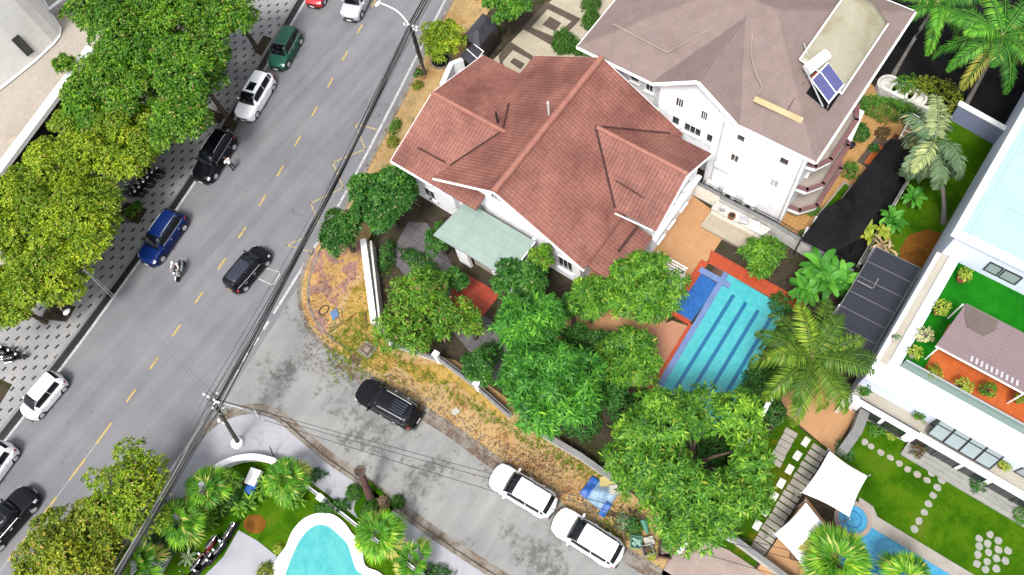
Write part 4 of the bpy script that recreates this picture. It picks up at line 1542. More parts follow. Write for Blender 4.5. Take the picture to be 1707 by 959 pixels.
# dark step where the long slope ends over the low roof
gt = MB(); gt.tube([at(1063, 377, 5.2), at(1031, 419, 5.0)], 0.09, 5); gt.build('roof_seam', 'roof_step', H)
# vent pipe
vp = MB(); p0 = at(916, 197, 8.3); vp.tube([p0 + Vector((0, 0, -0.4)), p0 + Vector((0, 0, 1.7))], 0.08, 10)
vp.build('vent_pipe', 'white_grime', H, smooth=True)
vp = MB(); p0 = at(830, 205, 7.0); vp.tube([p0 + Vector((0, 0, -0.4)), p0 + Vector((0, 0, 1.2))], 0.08, 10)
vp.build('vent_pipe', 'black', H, smooth=True)
# windows
for y in (2.55, 1.05):
    window(H, (2.9, y, 6.6), 0.75, 0.95, '-X', 'glass_grey', 2)
for y in (10.1, 9.3, 8.65, 7.9):
    window(H, (2.45, y, 4.2), 0.5, 0.85, '-X', 'glass', 1)
for y in (9.4, 8.9):
    window(H, (2.45, y, 1.7), 0.42, 1.2, '-X', 'glass', 0)
for x in (8.6, 9.7, 10.8, 11.9):
    window(H, (x, -7.0, 4.1), 0.6, 0.7, '-Y', 'glass_grey', 1)
for x in (8.8, 10.2, 11.9):
    window(H, (x, -7.0, 1.6), 0.7, 1.4, '-Y', 'glass_grey', 1)
window(H, (2.9, -2.9, 2.2), 1.1, 1.6, '-X', 'glass_grey', 2)
# band over the side wall
bd = MB(); bd.bounds(7.4, 13.6, -7.35, -7.0, 2.75, 2.95); bd.build('string_course', 'white', H)
# carport in front
cw = MB()
cw.bounds(-0.35, 2.9, 4.3, 4.55, -0.02, 3.5)
cw.bounds(-0.35, -0.1, 3.45, 4.3, -0.02, 3.3)
cw.bounds(-0.35, -0.1, -0.2, 1.2, -0.02, 3.3)
cw.bounds(-0.35, -0.1, 1.2, 3.45, 2.3, 3.3)
cw.bounds(-0.35, 2.9, -0.45, -0.2, -0.02, 3.5)
cw.build('garage_wall', 'white', H)
cd = MB(); cd.bounds(0.1, 0.16, 1.2, 3.45, 0, 2.3); cd.build('garage_door', 'cream_floor', H)
cr = MB(); cr.slab([(-0.75, 5.85, 3.45), (2.45, 5.2, 4.15), (2.45, -0.75, 4.15), (-0.6, -0.5, 3.45)], 0.06)
cr.build('carport_roof', 'mint', H)
ce = MB()
for a, c in (((-0.75, 5.87, 3.42), (-0.6, -0.52, 3.42)), ((-0.75, 5.87, 3.42), (2.45, 5.22, 4.12)), ((2.45, -0.77, 4.12), (-0.6, -0.52, 3.42)), ((-0.68, 2.7, 3.40), (2.45, 2.3, 4.08))):
    ce.tube([a, c], 0.045, 5)
ce.build('carport_frame', 'metal', H)
st = MB()
for k in range(8):
    st.tube([at(1096 + k, 420 + 6 * k, 0.18), at(1146 - 1.5 * k, 448 + 4.6 * k, 0.18)], 0.07, 4)
st.tube([at(1098, 422, 0.08), at(1104, 466, 0.08)], 0.05, 4)
st.tube([at(1142, 446, 0.08), at(1134, 480, 0.08)], 0.05, 4)
solo('slatted_rack', st, 'white_trim', 'white slatted rack lying on the peach terrace beside the mango tree', 'rack')

# ------------------------------------------------------------------ the white villa
V = thing('white_villa', 'tall white villa with a mauve brown hipped roof and a solar heater', 'house', (22, -5, 0))
w = MB()
w.bounds(14.9, 28.2, -13.4, -7.0, -0.05, 8.4)
w.bounds(15.9, 28.2, -7.0, 3.2, -0.05, 8.4)
w.bounds(15.3, 16.2, -8.2, -2.5, 2.6, 8.6)
w.add([(15.3, -8.25, 8.55), (15.3, -2.45, 8.55), (15.3, -5.35, 10.7), (15.6, -8.25, 8.55), (15.6, -2.45, 8.55), (15.6, -5.35, 10.7)], [(0, 2, 1), (3, 4, 5), (0, 3, 5, 2), (1, 2, 5, 4), (0, 1, 4, 3)])
w.build('wall', 'white', V, bevel=0.03)
ex0, ex1, ey0, ey1, ez = 14.85, 28.9, -13.95, 3.95, 8.55
sl = 0.41
half = (ex1 - ex0) / 2
xm = (ex0 + ex1) / 2
zr = ez + sl * half
rf = MB()
A_, B_ = (xm, ey0 + half, zr), (xm, ey1 - half, zr)
rf.slab([(ex0, ey0, ez), (ex0, -8.35, ez), (ex0 + 2.35 / sl, -5.35, ez + 2.35), (ex0, -2.35, ez), (ex0, ey1, ez), B_, A_], 0.18)
rf.slab([(ex1, ey1, ez), (ex1, ey0, ez), A_, B_], 0.18)
rf.slab([(ex1, ey0, ez), (ex0, ey0, ez), A_], 0.18)
rf.slab([(ex0, ey1, ez), (ex1, ey1, ez), B_], 0.18)
VR = rf.build('roof', 'roof_villa', V)
rf = MB()
gable(rf, 'X', -5.35, 3.05, 3.05, 10.95, 0.72, 14.75, 21.2, 0.18)
VG = rf.build('gable_roof', 'roof_villa', V)
fc = MB()
for a, c in (((ex0, ey0, ez - 0.12), (ex0, -8.4, ez - 0.12)), ((ex0, -2.3, ez - 0.12), (ex0, ey1, ez - 0.12)), ((ex0, ey1, ez - 0.12), (ex1, ey1, ez - 0.12)), ((ex0, ey0, ez - 0.12), (ex1, ey0, ez - 0.12)), ((ex1, ey0, ez - .12), (ex1, ey1, ez - .12)),
             ((14.72, -5.35, 10.83), (14.72, -8.4, 8.63)), ((14.72, -5.35, 10.83), (14.72, -2.3, 8.63))):
    fc = MB(); fc.tube([a, c], 0.13, 6); fc.build('fascia', 'white_trim', V)
# bands and mouldings on the gable
gb = MB()
for y, z in ((-4.0, 9.35), (-4.7, 9.75), (-6.0, 9.75), (-6.8, 9.35), (-7.4, 8.95)):
    gb.box((15.28, y, z), (0.06, 0.34, 0.2))
gb.build('gable_vent', 'glass', V)
cp = MB(); caps(cp, (14.75, -5.35, 10.97), (20.8, -5.35, 10.97), 0.07, 0.6); cp.build('ridge_caps', 'roof_villa', VG, smooth=True)
for a, c in (((ex0, ey0, ez), A_), ((ex1, ey0, ez), A_), ((ex0, ey1, ez), B_), (A_, B_)):
    cp = MB(); caps(cp, a, c, 0.06, 0.6); cp.build('ridge_caps', 'roof_villa', VR, smooth=True)
sg = MB()
sg.tube([at(1022, 40, 9.5), at(1113, 88, 9.5)], 0.06, 5)
sg.tube([at(1113, 88, 9.5), at(1180, 50, 10.3), at(1238, 20, 10.9)], 0.05, 5)
sg.build('flashing', 'pink_slab', VR)
# white overflow pipe wandering down the roof
pp = MB()
pp.tube(smooth_path([at(1262, -20, 11.2), at(1258, 15, 11.0), at(1254, 60, 10.6), at(1253, 95, 10.4), at(1261, 125, 10.1), at(1270, 145, 9.9), at(1262, 160, 9.7)], 6), 0.05, 6)
pp.build('roof_pipe', 'pink_slab', VR, smooth=True)
yb = MB(); a, c = at(1258, 164, 9.55), at(1338, 201, 9.2)
yb.tube([a, c], 0.26, 4)
yb.build('ridge_board', 'mould_board', VR)
rp = MB(); rp.tube([at(1341, 136, 9.9), at(1313, 184, 9.5)], 0.03, 5); rp.build('drain_pipe', 'rust', VR)
# villa windows
for y, z, ww, hh, mt in ((-0.2, 6.9, 0.6, 1.0, 'glass'), (2.0, 6.9, 0.6, 1.0, 'glass')):
    window(V, (15.9, y, z), ww, hh, '-X', mt, 0)
window(V, (15.9, -1.4, 6.6), 0.5, 1.0, '-X', 'glass', 1)
window(V, (15.9, -1.4, 4.0), 0.5, 1.0, '-X', 'glass', 1)
window(V, (15.3, -4.1, 7.3), 0.5, 0.9, '-X', 'glass_grey', 2, sill=False)
window(V, (15.3, -6.0, 7.2), 0.42, 0.9, '-X', 'glass_grey', 2, sill=False)
window(V, (15.3, -4.0, 5.2), 0.5, 0.85, '-X', 'glass_grey', 0)
window(V, (15.3, -5.35, 5.1), 1.25, 0.85, '-X', 'glass_grey', 2)
window(V, (15.3, -6.7, 5.1), 0.4, 0.85, '-X', 'glass_grey', 0)
window(V, (15.9, -6.3, 1.9), 0.45, 1.0, '-X', 'glass', 0)
window(V, (14.9, -8.95, 7.3), 0.5, 0.62, '-X', 'glass', 0)
window(V, (14.9, -12.1, 7.1), 0.55, 0.68, '-X', 'glass', 0)
window(V, (14.9, -8.9, 4.9), 0.52, 0.8, '-X', 'glass_grey', 1)
window(V, (14.9, -12.0, 4.3), 0.52, 0.8, '-X', 'glass_pale', 1)
# white box of an air conditioner and its hood
ac = MB(); ac.box((14.68, -8.3, 3.6), (0.4, 1.2, 0.35)); ac.build('window_hood', 'white', V, bevel=0.03)
# balconies stepped round the garden side, with maroon bands
for z, out, nm in ((6.5, 1.1, 'balcony'), (3.7, 1.35, 'balcony'), (1.0, 1.6, 'balcony')):
    poly = [(15.5, -13.4), (15.6, -13.4 - out * 0.5), (16.6, -13.4 - out), (20.2, -13.4 - out), (21.4, -13.4 - out * 0.5), (21.5, -13.4)]
    q = MB(); q.prism(poly, z - 0.25, z); bo = q.build(nm, 'balcony_cream', V)
    rl = MB(); path = [Vector((x, y, z + 0.25)) for x, y in poly[0:]]
    for a, c in zip(path[:-1], path[1:]):
        d = (c - a)
        rl.box((a + c) / 2, (d.length, 0.1, 0.5), math.atan2(d.y, d.x))
    rl.build('parapet', 'white_trim', bo)
    rl = MB()
    for a, c in zip(path[:-1], path[1:]):
        d = (c - a)
        rl.box((a + c) / 2 + Vector((0, 0, 0.3)), (d.length + 0.15, 0.3, 0.08), math.atan2(d.y, d.x))
    rl.build('coping', 'maroon', bo)
for x in (17.5, 20.5, 23.5):
    window(V, (x, -13.4, 4.8), 1.4, 1.7, '-Y', 'glass', 2)
    window(V, (x, -13.4, 7.5), 1.2, 1.1, '-Y', 'glass', 1)
q = MB(); q.slab(poly_at([(1408, 226), (1433, 182), (1441, 186), (1419, 236)], 5.6), 0.06); q.build('awning', 'white_trim', V)
for y_ in (-13.2, -7.6, -2.2):
    q = MB(); q.tube([(14.82 if y_ < -7 else 15.24, y_, 0.1), (14.82 if y_ < -7 else 15.24, y_, 8.3)], 0.05, 8); q.build('downpipe', 'white_grime', V, smooth=True)
# solar water heater
S_ = thing('solar_heater', 'solar water heater with two blue panels and a white tank on the villa roof', 'solar heater', at(1375, 145, 9.7))
cor = [at(1352, 133, 10.35), at(1380, 104, 10.75), at(1408, 142, 10.0), at(1382, 173, 9.6)]
fr = MB(); fr.slab(cor, 0.08); fr.build('frame', 'white_trim', S_)
mid0, mid1 = (cor[0] + cor[1]) / 2, (cor[3] + cor[2]) / 2
up = Vector((0, 0, 0.05))
for a, b1, c1, d1_ in ((cor[0], mid0, mid1, cor[3]), (mid0, cor[1], cor[2], mid1)):
    q0 = (a + b1 + c1 + d1_) / 4
    pn = MB(); pn.slab([q0 + (p - q0) * 0.90 + up for p in (a, b1, c1, d1_)], 0.04)
    pn.build('panel', 'solar', S_)
tk = MB()
tk.tube([at(1345, 117, 10.9), at(1379, 90, 11.3)], [0.36, 0.36], 16)
tk.build('tank', 'white_trim', S_, smooth=True)
for p in (cor[2], cor[3], at(1345, 117, 10.7), at(1379, 90, 11.1)):
    lg = MB(); lg.tube([p, Vector((p.x, p.y, p.z - 1.2))], 0.04, 5); lg.build('leg', 'metal', S_)
lg = MB()
lg.tube([at(1345, 120, 10.6), at(1372, 178, 9.6)], 0.05, 5)
lg.build('rail', 'metal', S_)
lg = MB(); lg.tube([at(1348, 95, 10.6), at(1340, 72, 10.7)], 0.05, 5); lg.build('pipe', 'metal', S_)
# arched canopy over the roof opening
K = thing('roof_canopy', 'cream arched canopy sheet over an opening in the villa roof', 'canopy', (23, -11.5, 9.5))


def arch(u, v):
    x = 19.7 + 6.6 * u
    t = v * 1.0
    y = -13.0 + 3.2 * t
    z = 9.15 + (y + 13.95) * 0.41 + 0.55 * math.sin(PI * min(1, t * 1.05)) * (0.5 + 0.5 * math.sin(PI * min(1, u * 4) / 2)) - 0.25
    return (x, y, z)


q = MB(); q.grid(arch, 16, 12, True); q.build('sheet', 'canopy_cream', K, smooth=True, thick=0.05, sharp=80)
q = MB()
q.tube([arch(0, 0), arch(1, 0)], 0.06, 6)
q.tube([arch(0, 1), arch(1, 1)], 0.06, 6)
q.tube([arch(0, v / 10) for v in range(11)], 0.05, 6)
q.build('frame', 'white_trim', K, smooth=True)
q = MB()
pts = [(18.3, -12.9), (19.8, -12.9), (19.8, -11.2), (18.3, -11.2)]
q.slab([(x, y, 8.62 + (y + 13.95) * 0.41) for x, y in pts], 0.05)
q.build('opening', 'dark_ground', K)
q = MB()
q.slab([(19.0, -11.0, 10.1), (19.9, -11.0, 10.1), (19.9, -12.2, 9.62), (19.2, -12.0, 9.68)], 0.05)
q.build('orange_blind', 'orange_deck', K)

# ------------------------------------------------------------------ the flat-roofed house at right
Q = thing('flat_roofed_house', 'modern white and pale blue house with a roof terrace at the right edge', 'house', (14, -30, 0))
w = MB()
w.bounds(5.8, 15.0, -23.0, -46, -0.05, 5.3)
w.bounds(15.0, 42, -23.1, -46, -0.05, 8.1)
w.build('wall', 'bluegrey', Q)
w = MB()
w.bounds(14.75, 15.15, -22.75, -46, 7.9, 8.3)
w.bounds(15.15, 42, -22.75, -23.15, 7.9, 8.3)
w.build('roof_rim', 'white_trim', Q, bevel=0.03)
w = MB(); w.bounds(15.15, 42, -23.15, -46, 8.1, 8.22); w.build('upper_roof', 'cyan_roof', Q)
w = MB()
w.bounds(5.2, 6.45, -22.85, -46, 5.25, 5.62)
w.build('cornice', 'white', Q, bevel=0.03)
w = MB(); w.bounds(6.45, 14.95, -22.85, -23.55, 5.25, 5.58); w.build('side_ledge', 'cream_floor', Q)
w = MB()
w.bounds(6.45, 14.75, -22.83, -23.05, 5.58, 5.75)
w.bounds(5.2, 5.32, -22.85, -46, 5.62, 5.70)
w.build('cornice_lip', 'white_trim', Q)
w = MB(); w.bounds(6.9, 15.0, -23.55, -24.15, 5.25, 5.75); w.build('terrace_kerb', 'bluegrey', Q)
w = MB(); w.bounds(7.0, 15.0, -24.15, -46, 5.28, 5.42); w.build('terrace_floor', 'turf', Q)
w = MB(); w.bounds(7.02, 10.9, -25.4, -46, 5.42, 5.46); w.build('orange_deck', 'orange_deck', Q)
w = MB(); w.bounds(11.0, 15.0, -30.0, -46, 5.42, 5.455); w.build('orange_deck', 'orange_deck', Q)
w = MB(); w.bounds(6.95, 7.0, -24.2, -46, 5.3, 6.35); w.build('glass_rail', 'rail_glass', Q)
w = MB(); w.bounds(6.93, 7.02, -24.2, -46, 6.35, 6.40); w.build('hand_rail', 'metal', Q)
w = MB(); w.bounds(4.9, 5.8, -23.0, -46, 2.55, 2.72); w.build('balcony_floor', 'cream_floor', Q)
w = MB(); w.bounds(4.62, 4.9, -22.9, -46, 2.5, 3.05); w.build('balcony_parapet', 'white', Q, bevel=0.02)
w = MB()
w.bounds(4.4, 5.4, -22.85, -23.1, -0.05, 0.9)
w.build('side_wall', 'white_cream', Q)
window(Q, (15.0, -25.9, 6.5), 0.7, 0.9, '-X', 'glass_pale', 0, 'blackframe', False)
window(Q, (15.0, -26.9, 6.5), 0.9, 0.9, '-X', 'glass_pale', 0, 'blackframe', False)
for i, y in enumerate((-28.0, -29.0, -29.9, -30.8)):
    window(Q, (5.8, y, 3.85), 0.82, 1.9, '-X', 'glass_pale', 0, 'blackframe', False)
window(Q, (5.8, -25.6, 4.9), 1.9, 0.12, '-X', 'glass', 0, 'blackframe', False)
window(Q, (5.8, -33.4, 3.85), 1.6, 1.9, '-X', 'glass_pale', 1, 'blackframe', False)
for y, ww in ((-24.6, 1.2), (-26.2, 1.2), (-28.2, 1.2), (-29.6, 1.2), (-31.2, 1.2), (-33.0, 1.4), (-34.6, 1.4)):
    window(Q, (5.05, y, 1.35), ww, 1.9, '-X', 'glass', 1, 'blackframe', False)
w = MB()
for k in range(3):
    w.bounds(5.05 - 0.3 * (k + 1), 5.05, -27.4, -36, -0.02, 0.42 - 0.13 * k)
w.build('entrance_step', 'stone_grey', Q)
w = MB(); w.bounds(5.05, 5.78, -23.1, -46, -0.05, 2.54); w.build('ground_floor_wall', 'white', Q)
for k in range(4):
    y0_ = -27.6 - 0.93 * k
    w = MB(); w.slab([(5.75, y0_, 5.0), (5.75, y0_ - 0.86, 5.0), (4.98, y0_ - 0.86, 3.2), (4.98, y0_, 3.2)], 0.03); bo = w.build('bay_glass', 'glass_pale', Q)
    w = MB()
    for a, c in (((5.75, y0_, 5.03), (4.96, y0_, 3.2)), ((5.75, y0_ - 0.9, 5.03), (4.96, y0_ - 0.9, 3.2)), ((4.96, y0_, 3.22), (4.96, y0_ - 0.9, 3.22)), ((5.4, y0_, 4.2), (5.4, y0_ - 0.9, 4.2))):
        w.tube([a, c], 0.045, 5)
    w.build('bay_frame', 'blackframe', bo)
w = MB()
for z, a0 in ((3.05, -27.0), (3.05, -34.0)):
    w.bounds(4.7, 4.76, -23.4, -27.2, 3.3, 3.34)
w.bounds(4.72, 4.78, -26.9, -23.6, 0.95, 1.0)
w.build('rail', 'blackframe', Q)

# brown sheet roof over the roof terrace
T = thing('terrace_shelter', 'mauve brown sheet roof with a grey patch over the orange roof terrace', 'shelter', (9.5, -28, 5.4))
cz = 7.6
q = MB(); q.slab([(8.0, -25.0, cz), (11.3, -25.3, cz + 0.1), (11.3, -42, cz + 0.1), (8.0, -42, cz)], 0.06)
q.build('roof', 'shade_brown', T)
q = MB(); q.prism(poly_at([(1610, 507), (1665, 535), (1660, 550), (1640, 560), (1613, 545), (1608, 525)], 7.75), cz + 0.09, cz + 0.12)
q.build('roof_patch', 'shade_patch', T)
q = MB()
for k in range(10):
    q.box((8.35, -26.9 - 0.28 * k, cz + 0.045), (0.34, 0.13, 0.03), R(12))
q.build('clear_slat', 'white_stripe', T)
q = MB()
for x in (8.1, 11.2):
    for y in (-25.2, -30, -35):
        q.tube([(x, y, 5.42), (x, y, cz - 0.02)], 0.05, 8)
q.tube([(8.0, -25.0, cz - 0.02), (8.0, -42, cz - 0.02)], 0.05, 6)
q.build('post', 'white_trim', T)

# dark glass roof over the side passage
G_ = thing('smoked_glass_roof', 'dark smoked panel roof with thin white glazing bars beside the flat roofed house', 'carport roof', (10, -21.4, 0))
X0, X1, Y0, Y1 = 6.1, 15.0, -22.75, -19.7
q = MB(); q.slab([(X0, Y0, 2.9), (X1, Y0, 2.9), (X1, Y1, 2.75), (X0, Y1, 2.75)], 0.03); q.build('panel', 'glass_black', G_)
q = MB()
for k in range(8):
    x = X0 + (X1 - X0) * k / 7
    q.tube([(x, Y0, 2.93), (x, Y1, 2.78)], 0.022, 5)
q.tube([(X0, Y0, 2.93), (X1, Y0, 2.93)], 0.03, 5)
q.tube([(X0, Y1, 2.78), (X1, Y1, 2.78)], 0.03, 5)
q.build('glazing_bar', 'kerb_grey', G_)
q = MB(); q.bounds(12.0, 12.08, -20.9, -19.8, 2.85, 2.9); q.bounds(12.0, 12.9, -20.9, -20.84, 2.85, 2.9); q.build('hatch', 'kerb_grey', G_)
q = MB()
for k in (0, 3, 7):
    x = X0 + (X1 - X0) * k / 7
    q.tube([(x, Y1 + 0.05, 0), (x, Y1 + 0.05, 2.75)], 0.05, 6)
q.build('post', 'white_trim', G_)

# pale blue block and drive canopy
L_ = thing('lavender_wall', 'pale lavender wall with a white coping below the coconut palm', 'wall', (28.8, -21.8, 0))
q = MB(); q.prism([(29.3, -19.6), (28.7, -24.2), (29.0, -24.2), (29.6, -19.6)], -0.05, 1.75); q.build('wall', 'lavender', L_)
q = MB(); q.prism([(29.24, -19.5), (28.64, -24.2), (29.06, -24.2), (29.66, -19.5)], 1.75, 1.85); q.build('coping', 'white_trim', L_)
C1 = thing('drive_canopy', 'black shade net canopy over the drive beside the ochre garden', 'canopy', (20, -17.8, 0))
cc = poly_at([(1478, 238), (1484, 231), (1526, 234), (1534, 246), (1432, 398), (1388, 424), (1335, 400), (1355, 372), (1372, 350), (1405, 330)], 2.3)
q = MB(); q.prism(cc, 2.24, 2.3); q.build('net', 'dark_ground', C1)
q = MB()
for p in (cc[0], cc[3], cc[4], cc[6]):
    q.tube([(p.x, p.y, 0), (p.x, p.y, 2.24)], 0.05, 6)
q.build('post', 'black', C1)

# small slate-roofed hut by the verge
Hh = thing('guard_hut', 'little hut with a dark grey hipped slate roof beside the sandy verge', 'hut', at(815, 75))
e = poly_at([(770, 63), (805, 22), (832, 40), (800, 78)], 2.3)
rdg0, rdg1 = at(797, 50, 3.1), at(811, 32, 3.1)
q = MB()
q.slab([e[0], e[1], rdg1, rdg0], 0.06); q.slab([e[2], e[3], rdg0, rdg1], 0.06); q.slab([e[3], e[0], rdg0], 0.06); q.slab([e[1], e[2], rdg1], 0.06)
q.build('roof', 'roof_dark', Hh)
cen = (e[0] + e[1] + e[2] + e[3]) / 4
q = MB(); q.prism([cen + (p - cen) * 0.86 for p in e], -0.02, 2.3); q.build('wall', 'black', Hh)
e2 = poly_at([(768, 92), (788, 72), (806, 86), (786, 110)], 1.9)
q = MB(); q.slab(e2, 0.08); q.build('porch_roof', 'roof_dark', Hh)
q = MB(); q.tube([e2[0].lerp(e2[1], 0.5), e2[3].lerp(e2[2], 0.5)], 0.03, 5); q.tube([e2[1], e2[2]], 0.04, 5); q.tube([e2[2], e2[3]], 0.03, 5); q.build('porch_rail', 'white_trim', Hh)
q = MB()
for p in e2:
    q.tube([(p.x, p.y, 0), (p.x, p.y, 1.85)], 0.04, 6)
q.build('post', 'black', Hh)

# pale panelled building, top left
U_ = thing('panelled_building', 'pale panelled building with rounded corner and one small dark window, top left corner', 'building', at(20, 60))


def on_wall(px, py, a, b_):
    """where the sight line through (px, py) meets the upright plane over the ground line a-b"""
    e = (b_ - a).normalized()
    n = Vector((-e.y, e.x, 0))
    v = _ray(px, py)
    return CAM + v * ((a - CAM).dot(n) / v.dot(n))


base = poly_at([(-120, 250), (0, 152), (60, 104), (92, 74)]) + [at(101, 62), at(103, 50)] + poly_at([(85, 22), (62, -22), (40, -60)])
back = [base[-1] + Vector((6, 22, 0)), base[0] + Vector((-4, 30, 0))]
q = MB(); q.prism(base + back, -0.05, 13.0); q.build('wall', 'building_left', U_)
q = MB()
for a, c in zip(base[:-1], base[1:]):
    q.tube([a + Vector((0, 0, 0.16)), c + Vector((0, 0, 0.16))], 0.11, 6)
q.build('plinth', 'white_trim', U_)
wa, wb_ = base[1], base[2]
W4 = [on_wall(*p, wa, wb_) for p in ((21, 64), (33, 57), (54, 86), (42, 96))]
e_ = (wb_ - wa).normalized()
fz = Vector((e_.y, -e_.x, 0))
mid_ = sum(W4, Vector()) / 4
ww_ = abs((W4[1] - W4[0]).dot(e_))
hh_ = abs(W4[0].z + W4[1].z - W4[2].z - W4[3].z) / 2
q = MB(); q.box(mid_ + fz * 0.02, (ww_, 0.05, hh_), math.atan2(e_.y, e_.x)); wo_ = q.build('window', 'glass_grey', U_)
q = MB()
for sx_ in (-1, 1):
    q.box(mid_ + fz * 0.05 + e_ * sx_ * ww_ / 2, (0.06, 0.08, hh_ + 0.06), math.atan2(e_.y, e_.x))
    q.box(mid_ + fz * 0.05 + Vector((0, 0, sx_ * hh_ / 2)), (ww_, 0.08, 0.06), math.atan2(e_.y, e_.x))
q.build('frame', 'blackframe', wo_)
b = MB()
a, c = at(-30, 318, 2.6), at(150, 78, 2.6)
dv = (c - a).normalized(); nv = Vector((-dv.y, dv.x, 0))
b.prism([a - nv * .4, c - nv * .4, c + nv * .4, a + nv * .4], 2.2, 2.6)
cb = thing('fence_canopy', 'long white coping strip along the lane behind the street trees', 'wall', Vector(((a.x + c.x) / 2, (a.y + c.y) / 2, 0)))
b.build('coping', 'white_trim', cb)
b = MB(); b.prism([a - nv * .12, c - nv * .12, c + nv * .12, a + nv * .12], -0.05, 2.2); b.build('wall', 'dark_ground', cb)


# ------------------------------------------------------------------ vehicles
def lerp(a, b, t):
    return a + (b - a) * t


def interp(t, pts):
    for (a, va), (b_, vb) in zip(pts[:-1], pts[1:]):
        if t <= b_:
            f = (t - a) / (b_ - a) if b_ > a else 0
            f = f * f * (3 - 2 * f)
            return lerp(va, vb, f)
    return pts[-1][1]


def make_car(name, label, cat, paint, L=4.5, W=1.82, Ht=1.62, kind='suv', roof_mat=None, rails=False, sunroof=False, group=None,
             rim='rim', roof_box=False, plate='plate', inside=None, wheels=True):
    """x forward; built at the origin, moved afterwards"""
    t = thing(name, label, cat, (0, 0, 0), 0, group)
    hl = L / 2
    belt = Ht * 0.60
    hood = belt * 0.98
    wr = 0.335 if kind != 'hatch' else 0.29
    xf, xr = hl - L * 0.195, -hl + L * 0.185
    if kind == 'hatch':
        xs = (hl * 0.62, hl * 0.20, -hl * 0.78, -hl * 0.96)
    elif kind == 'sedan':
        xs = (hl * 0.42, hl * 0.02, -hl * 0.52, -hl * 0.82)
    else:
        xs = (hl * 0.47, hl * 0.13, -hl * 0.76, -hl * 0.95)

    def halfw(x):
        u = abs(x) / hl
        return W / 2 * (1 - 0.17 * max(0, (u - 0.62) / 0.38) ** 2.0 - 0.02 * u)

    def topz(x):
        u = x / hl
        if u > 0:
            return interp(u, [(0, belt), (0.45, belt), (0.82, hood * 0.93), (0.95, hood * 0.83), (1.0, hood * 0.68)])
        return interp(-u, [(0, belt), (0.88, belt), (0.96, belt * 0.93), (1.0, belt * 0.78)])

    def arch(x):
        z = 0.22
        for c in (xf, xr):
            d = abs(x - c)
            R_ = wr + 0.07
            if d < R_:
                z = max(z, wr + math.sqrt(R_ * R_ - d * d))
        return z

    def body(u, v):
        # u: nose to tail, v: round the section
        x = hl * (1 - 2 * u)
        w_, zt = halfw(x), topz(x)
        zb = arch(x)
        endf = max(0, (abs(x) / hl - 0.93) / 0.07)
        zb0 = 0.22 + 0.16 * endf
        prof = [(0.0, zb0), (0.86, zb0), (0.985, max(zb, zb0)), (1.0, max(zb + 0.02, 0.5)), (1.0, max(zb + 0.03, zt * 0.74)), (0.965, zt * 0.93), (0.90, zt * 0.99), (0.72, zt + 0.018), (0.36, zt + 0.035), (0.0, zt + 0.04)]
        n = len(prof) - 1
        if v <= 0.5:
            k, sg = v * 2 * n, -1
        else:
            k, sg = (1 - v) * 2 * n, 1
        i = min(int(k), n - 1)
        f = k - i
        y = lerp(prof[i][0], prof[i + 1][0], f) * w_
        z = lerp(prof[i][1], prof[i + 1][1], f)
        y2 = y * (1 - 0.10 * endf)
        # nose and tail curve back towards the corners
        xx = x - math.copysign(0.22 * (abs(y) / (W / 2)) ** 2.5, x) * max(0, (abs(x) / hl - 0.8) / 0.2)
        return (xx, sg * -y2 * -1, z)

    bm_ = MB()
    nu = 46
    us = []
    for i in range(nu + 1):
        us.append(i / nu)
    bm_.grid(lambda u, v: body(u, v), nu, 36, True)
    n0 = 37
    bm_.f.append(tuple(range(n0)))
    bm_.mi.append(0)
    bm_.f.append(tuple(reversed(range(nu * n0, nu * n0 + n0))))
    bm_.mi.append(0)
    # cabin
    x1, x2, x3, x4 = xs
    wb, wt = W / 2 * 0.90, W / 2 * 0.69

    def cab(s_, v):
        """s_ 0..3 along: windscreen, roof, rear window; v 0..1 across from right sill to left sill"""
        if s_ <= 1:
            x, f = lerp(x1, x2, s_), math.sin(min(1, s_) * PI / 2) ** 0.85
        elif s_ <= 2:
            x, f = lerp(x2, x3, s_ - 1), 1.0
        else:
            x, f = lerp(x3, x4, s_ - 2), math.cos((s_ - 2) * PI / 2) ** 0.6 if s_ < 3 else 0.0
        roofz = Ht - 0.035 * ((s_ - 1.35) / 1.0) ** 2 if 1 <= s_ <= 2 else Ht - 0.004 - (0.012 if s_ > 2 else 0.0)
        zt = belt - 0.03 + (roofz - belt + 0.03) * f
        wbx = wb * (1 - 0.05 * abs(x / hl)) * (halfw(x) / (W / 2))
        wtx = lerp(wbx * 0.93, wt * (1 - 0.06 * max(0, -x / hl)), f)
        a = abs(v - 0.5) * 2
        sg = 1 if v > 0.5 else -1
        if a > 0.62:
            k = (a - 0.62) / 0.38
            y = lerp(wtx, wbx, k ** 0.9)
            z = lerp(zt - 0.05 * f, belt - 0.03, k)
        else:
            k = a / 0.62
            y = wtx * k
            z = zt - 0.05 * f * k ** 4 + 0.025 * f * (1 - k * k)
        xx = x + (0.10 * (1 - (y / wb) ** 2) if s_ < 1 else 0) * (1 - abs(s_ - 0.4))
        if s_ > 2:
            xx -= 0.05 * (1 - (y / wb) ** 2)
        return (xx, sg * y, z)

    bm_.grid(lambda u, v: cab(3 * u, v), 36, 26, True)
    body_o = bm_.build('body', paint, t, world=False, smooth=True, sharp=48)

    def patch(fn, a0, a1, v0, v1, nm, mat, off=0.012, n=6, m_=6, par=t, flipn=False):
        q = MB()
        q.grid(lambda u, v: fn(lerp(a0, a1, u), lerp(v0, v1, v)), n, m_, True)
        me_o = q.build(nm, mat, par, world=False, smooth=True)
        md = me_o.modifiers.new('thickness', 'SOLIDIFY')
        md.thickness = off * 2
        md.offset = 0.0
        return me_o

    patch(cab, 0.03, 0.97, 0.195, 0.805, 'windscreen', 'car_glass', n=8, m_=10)
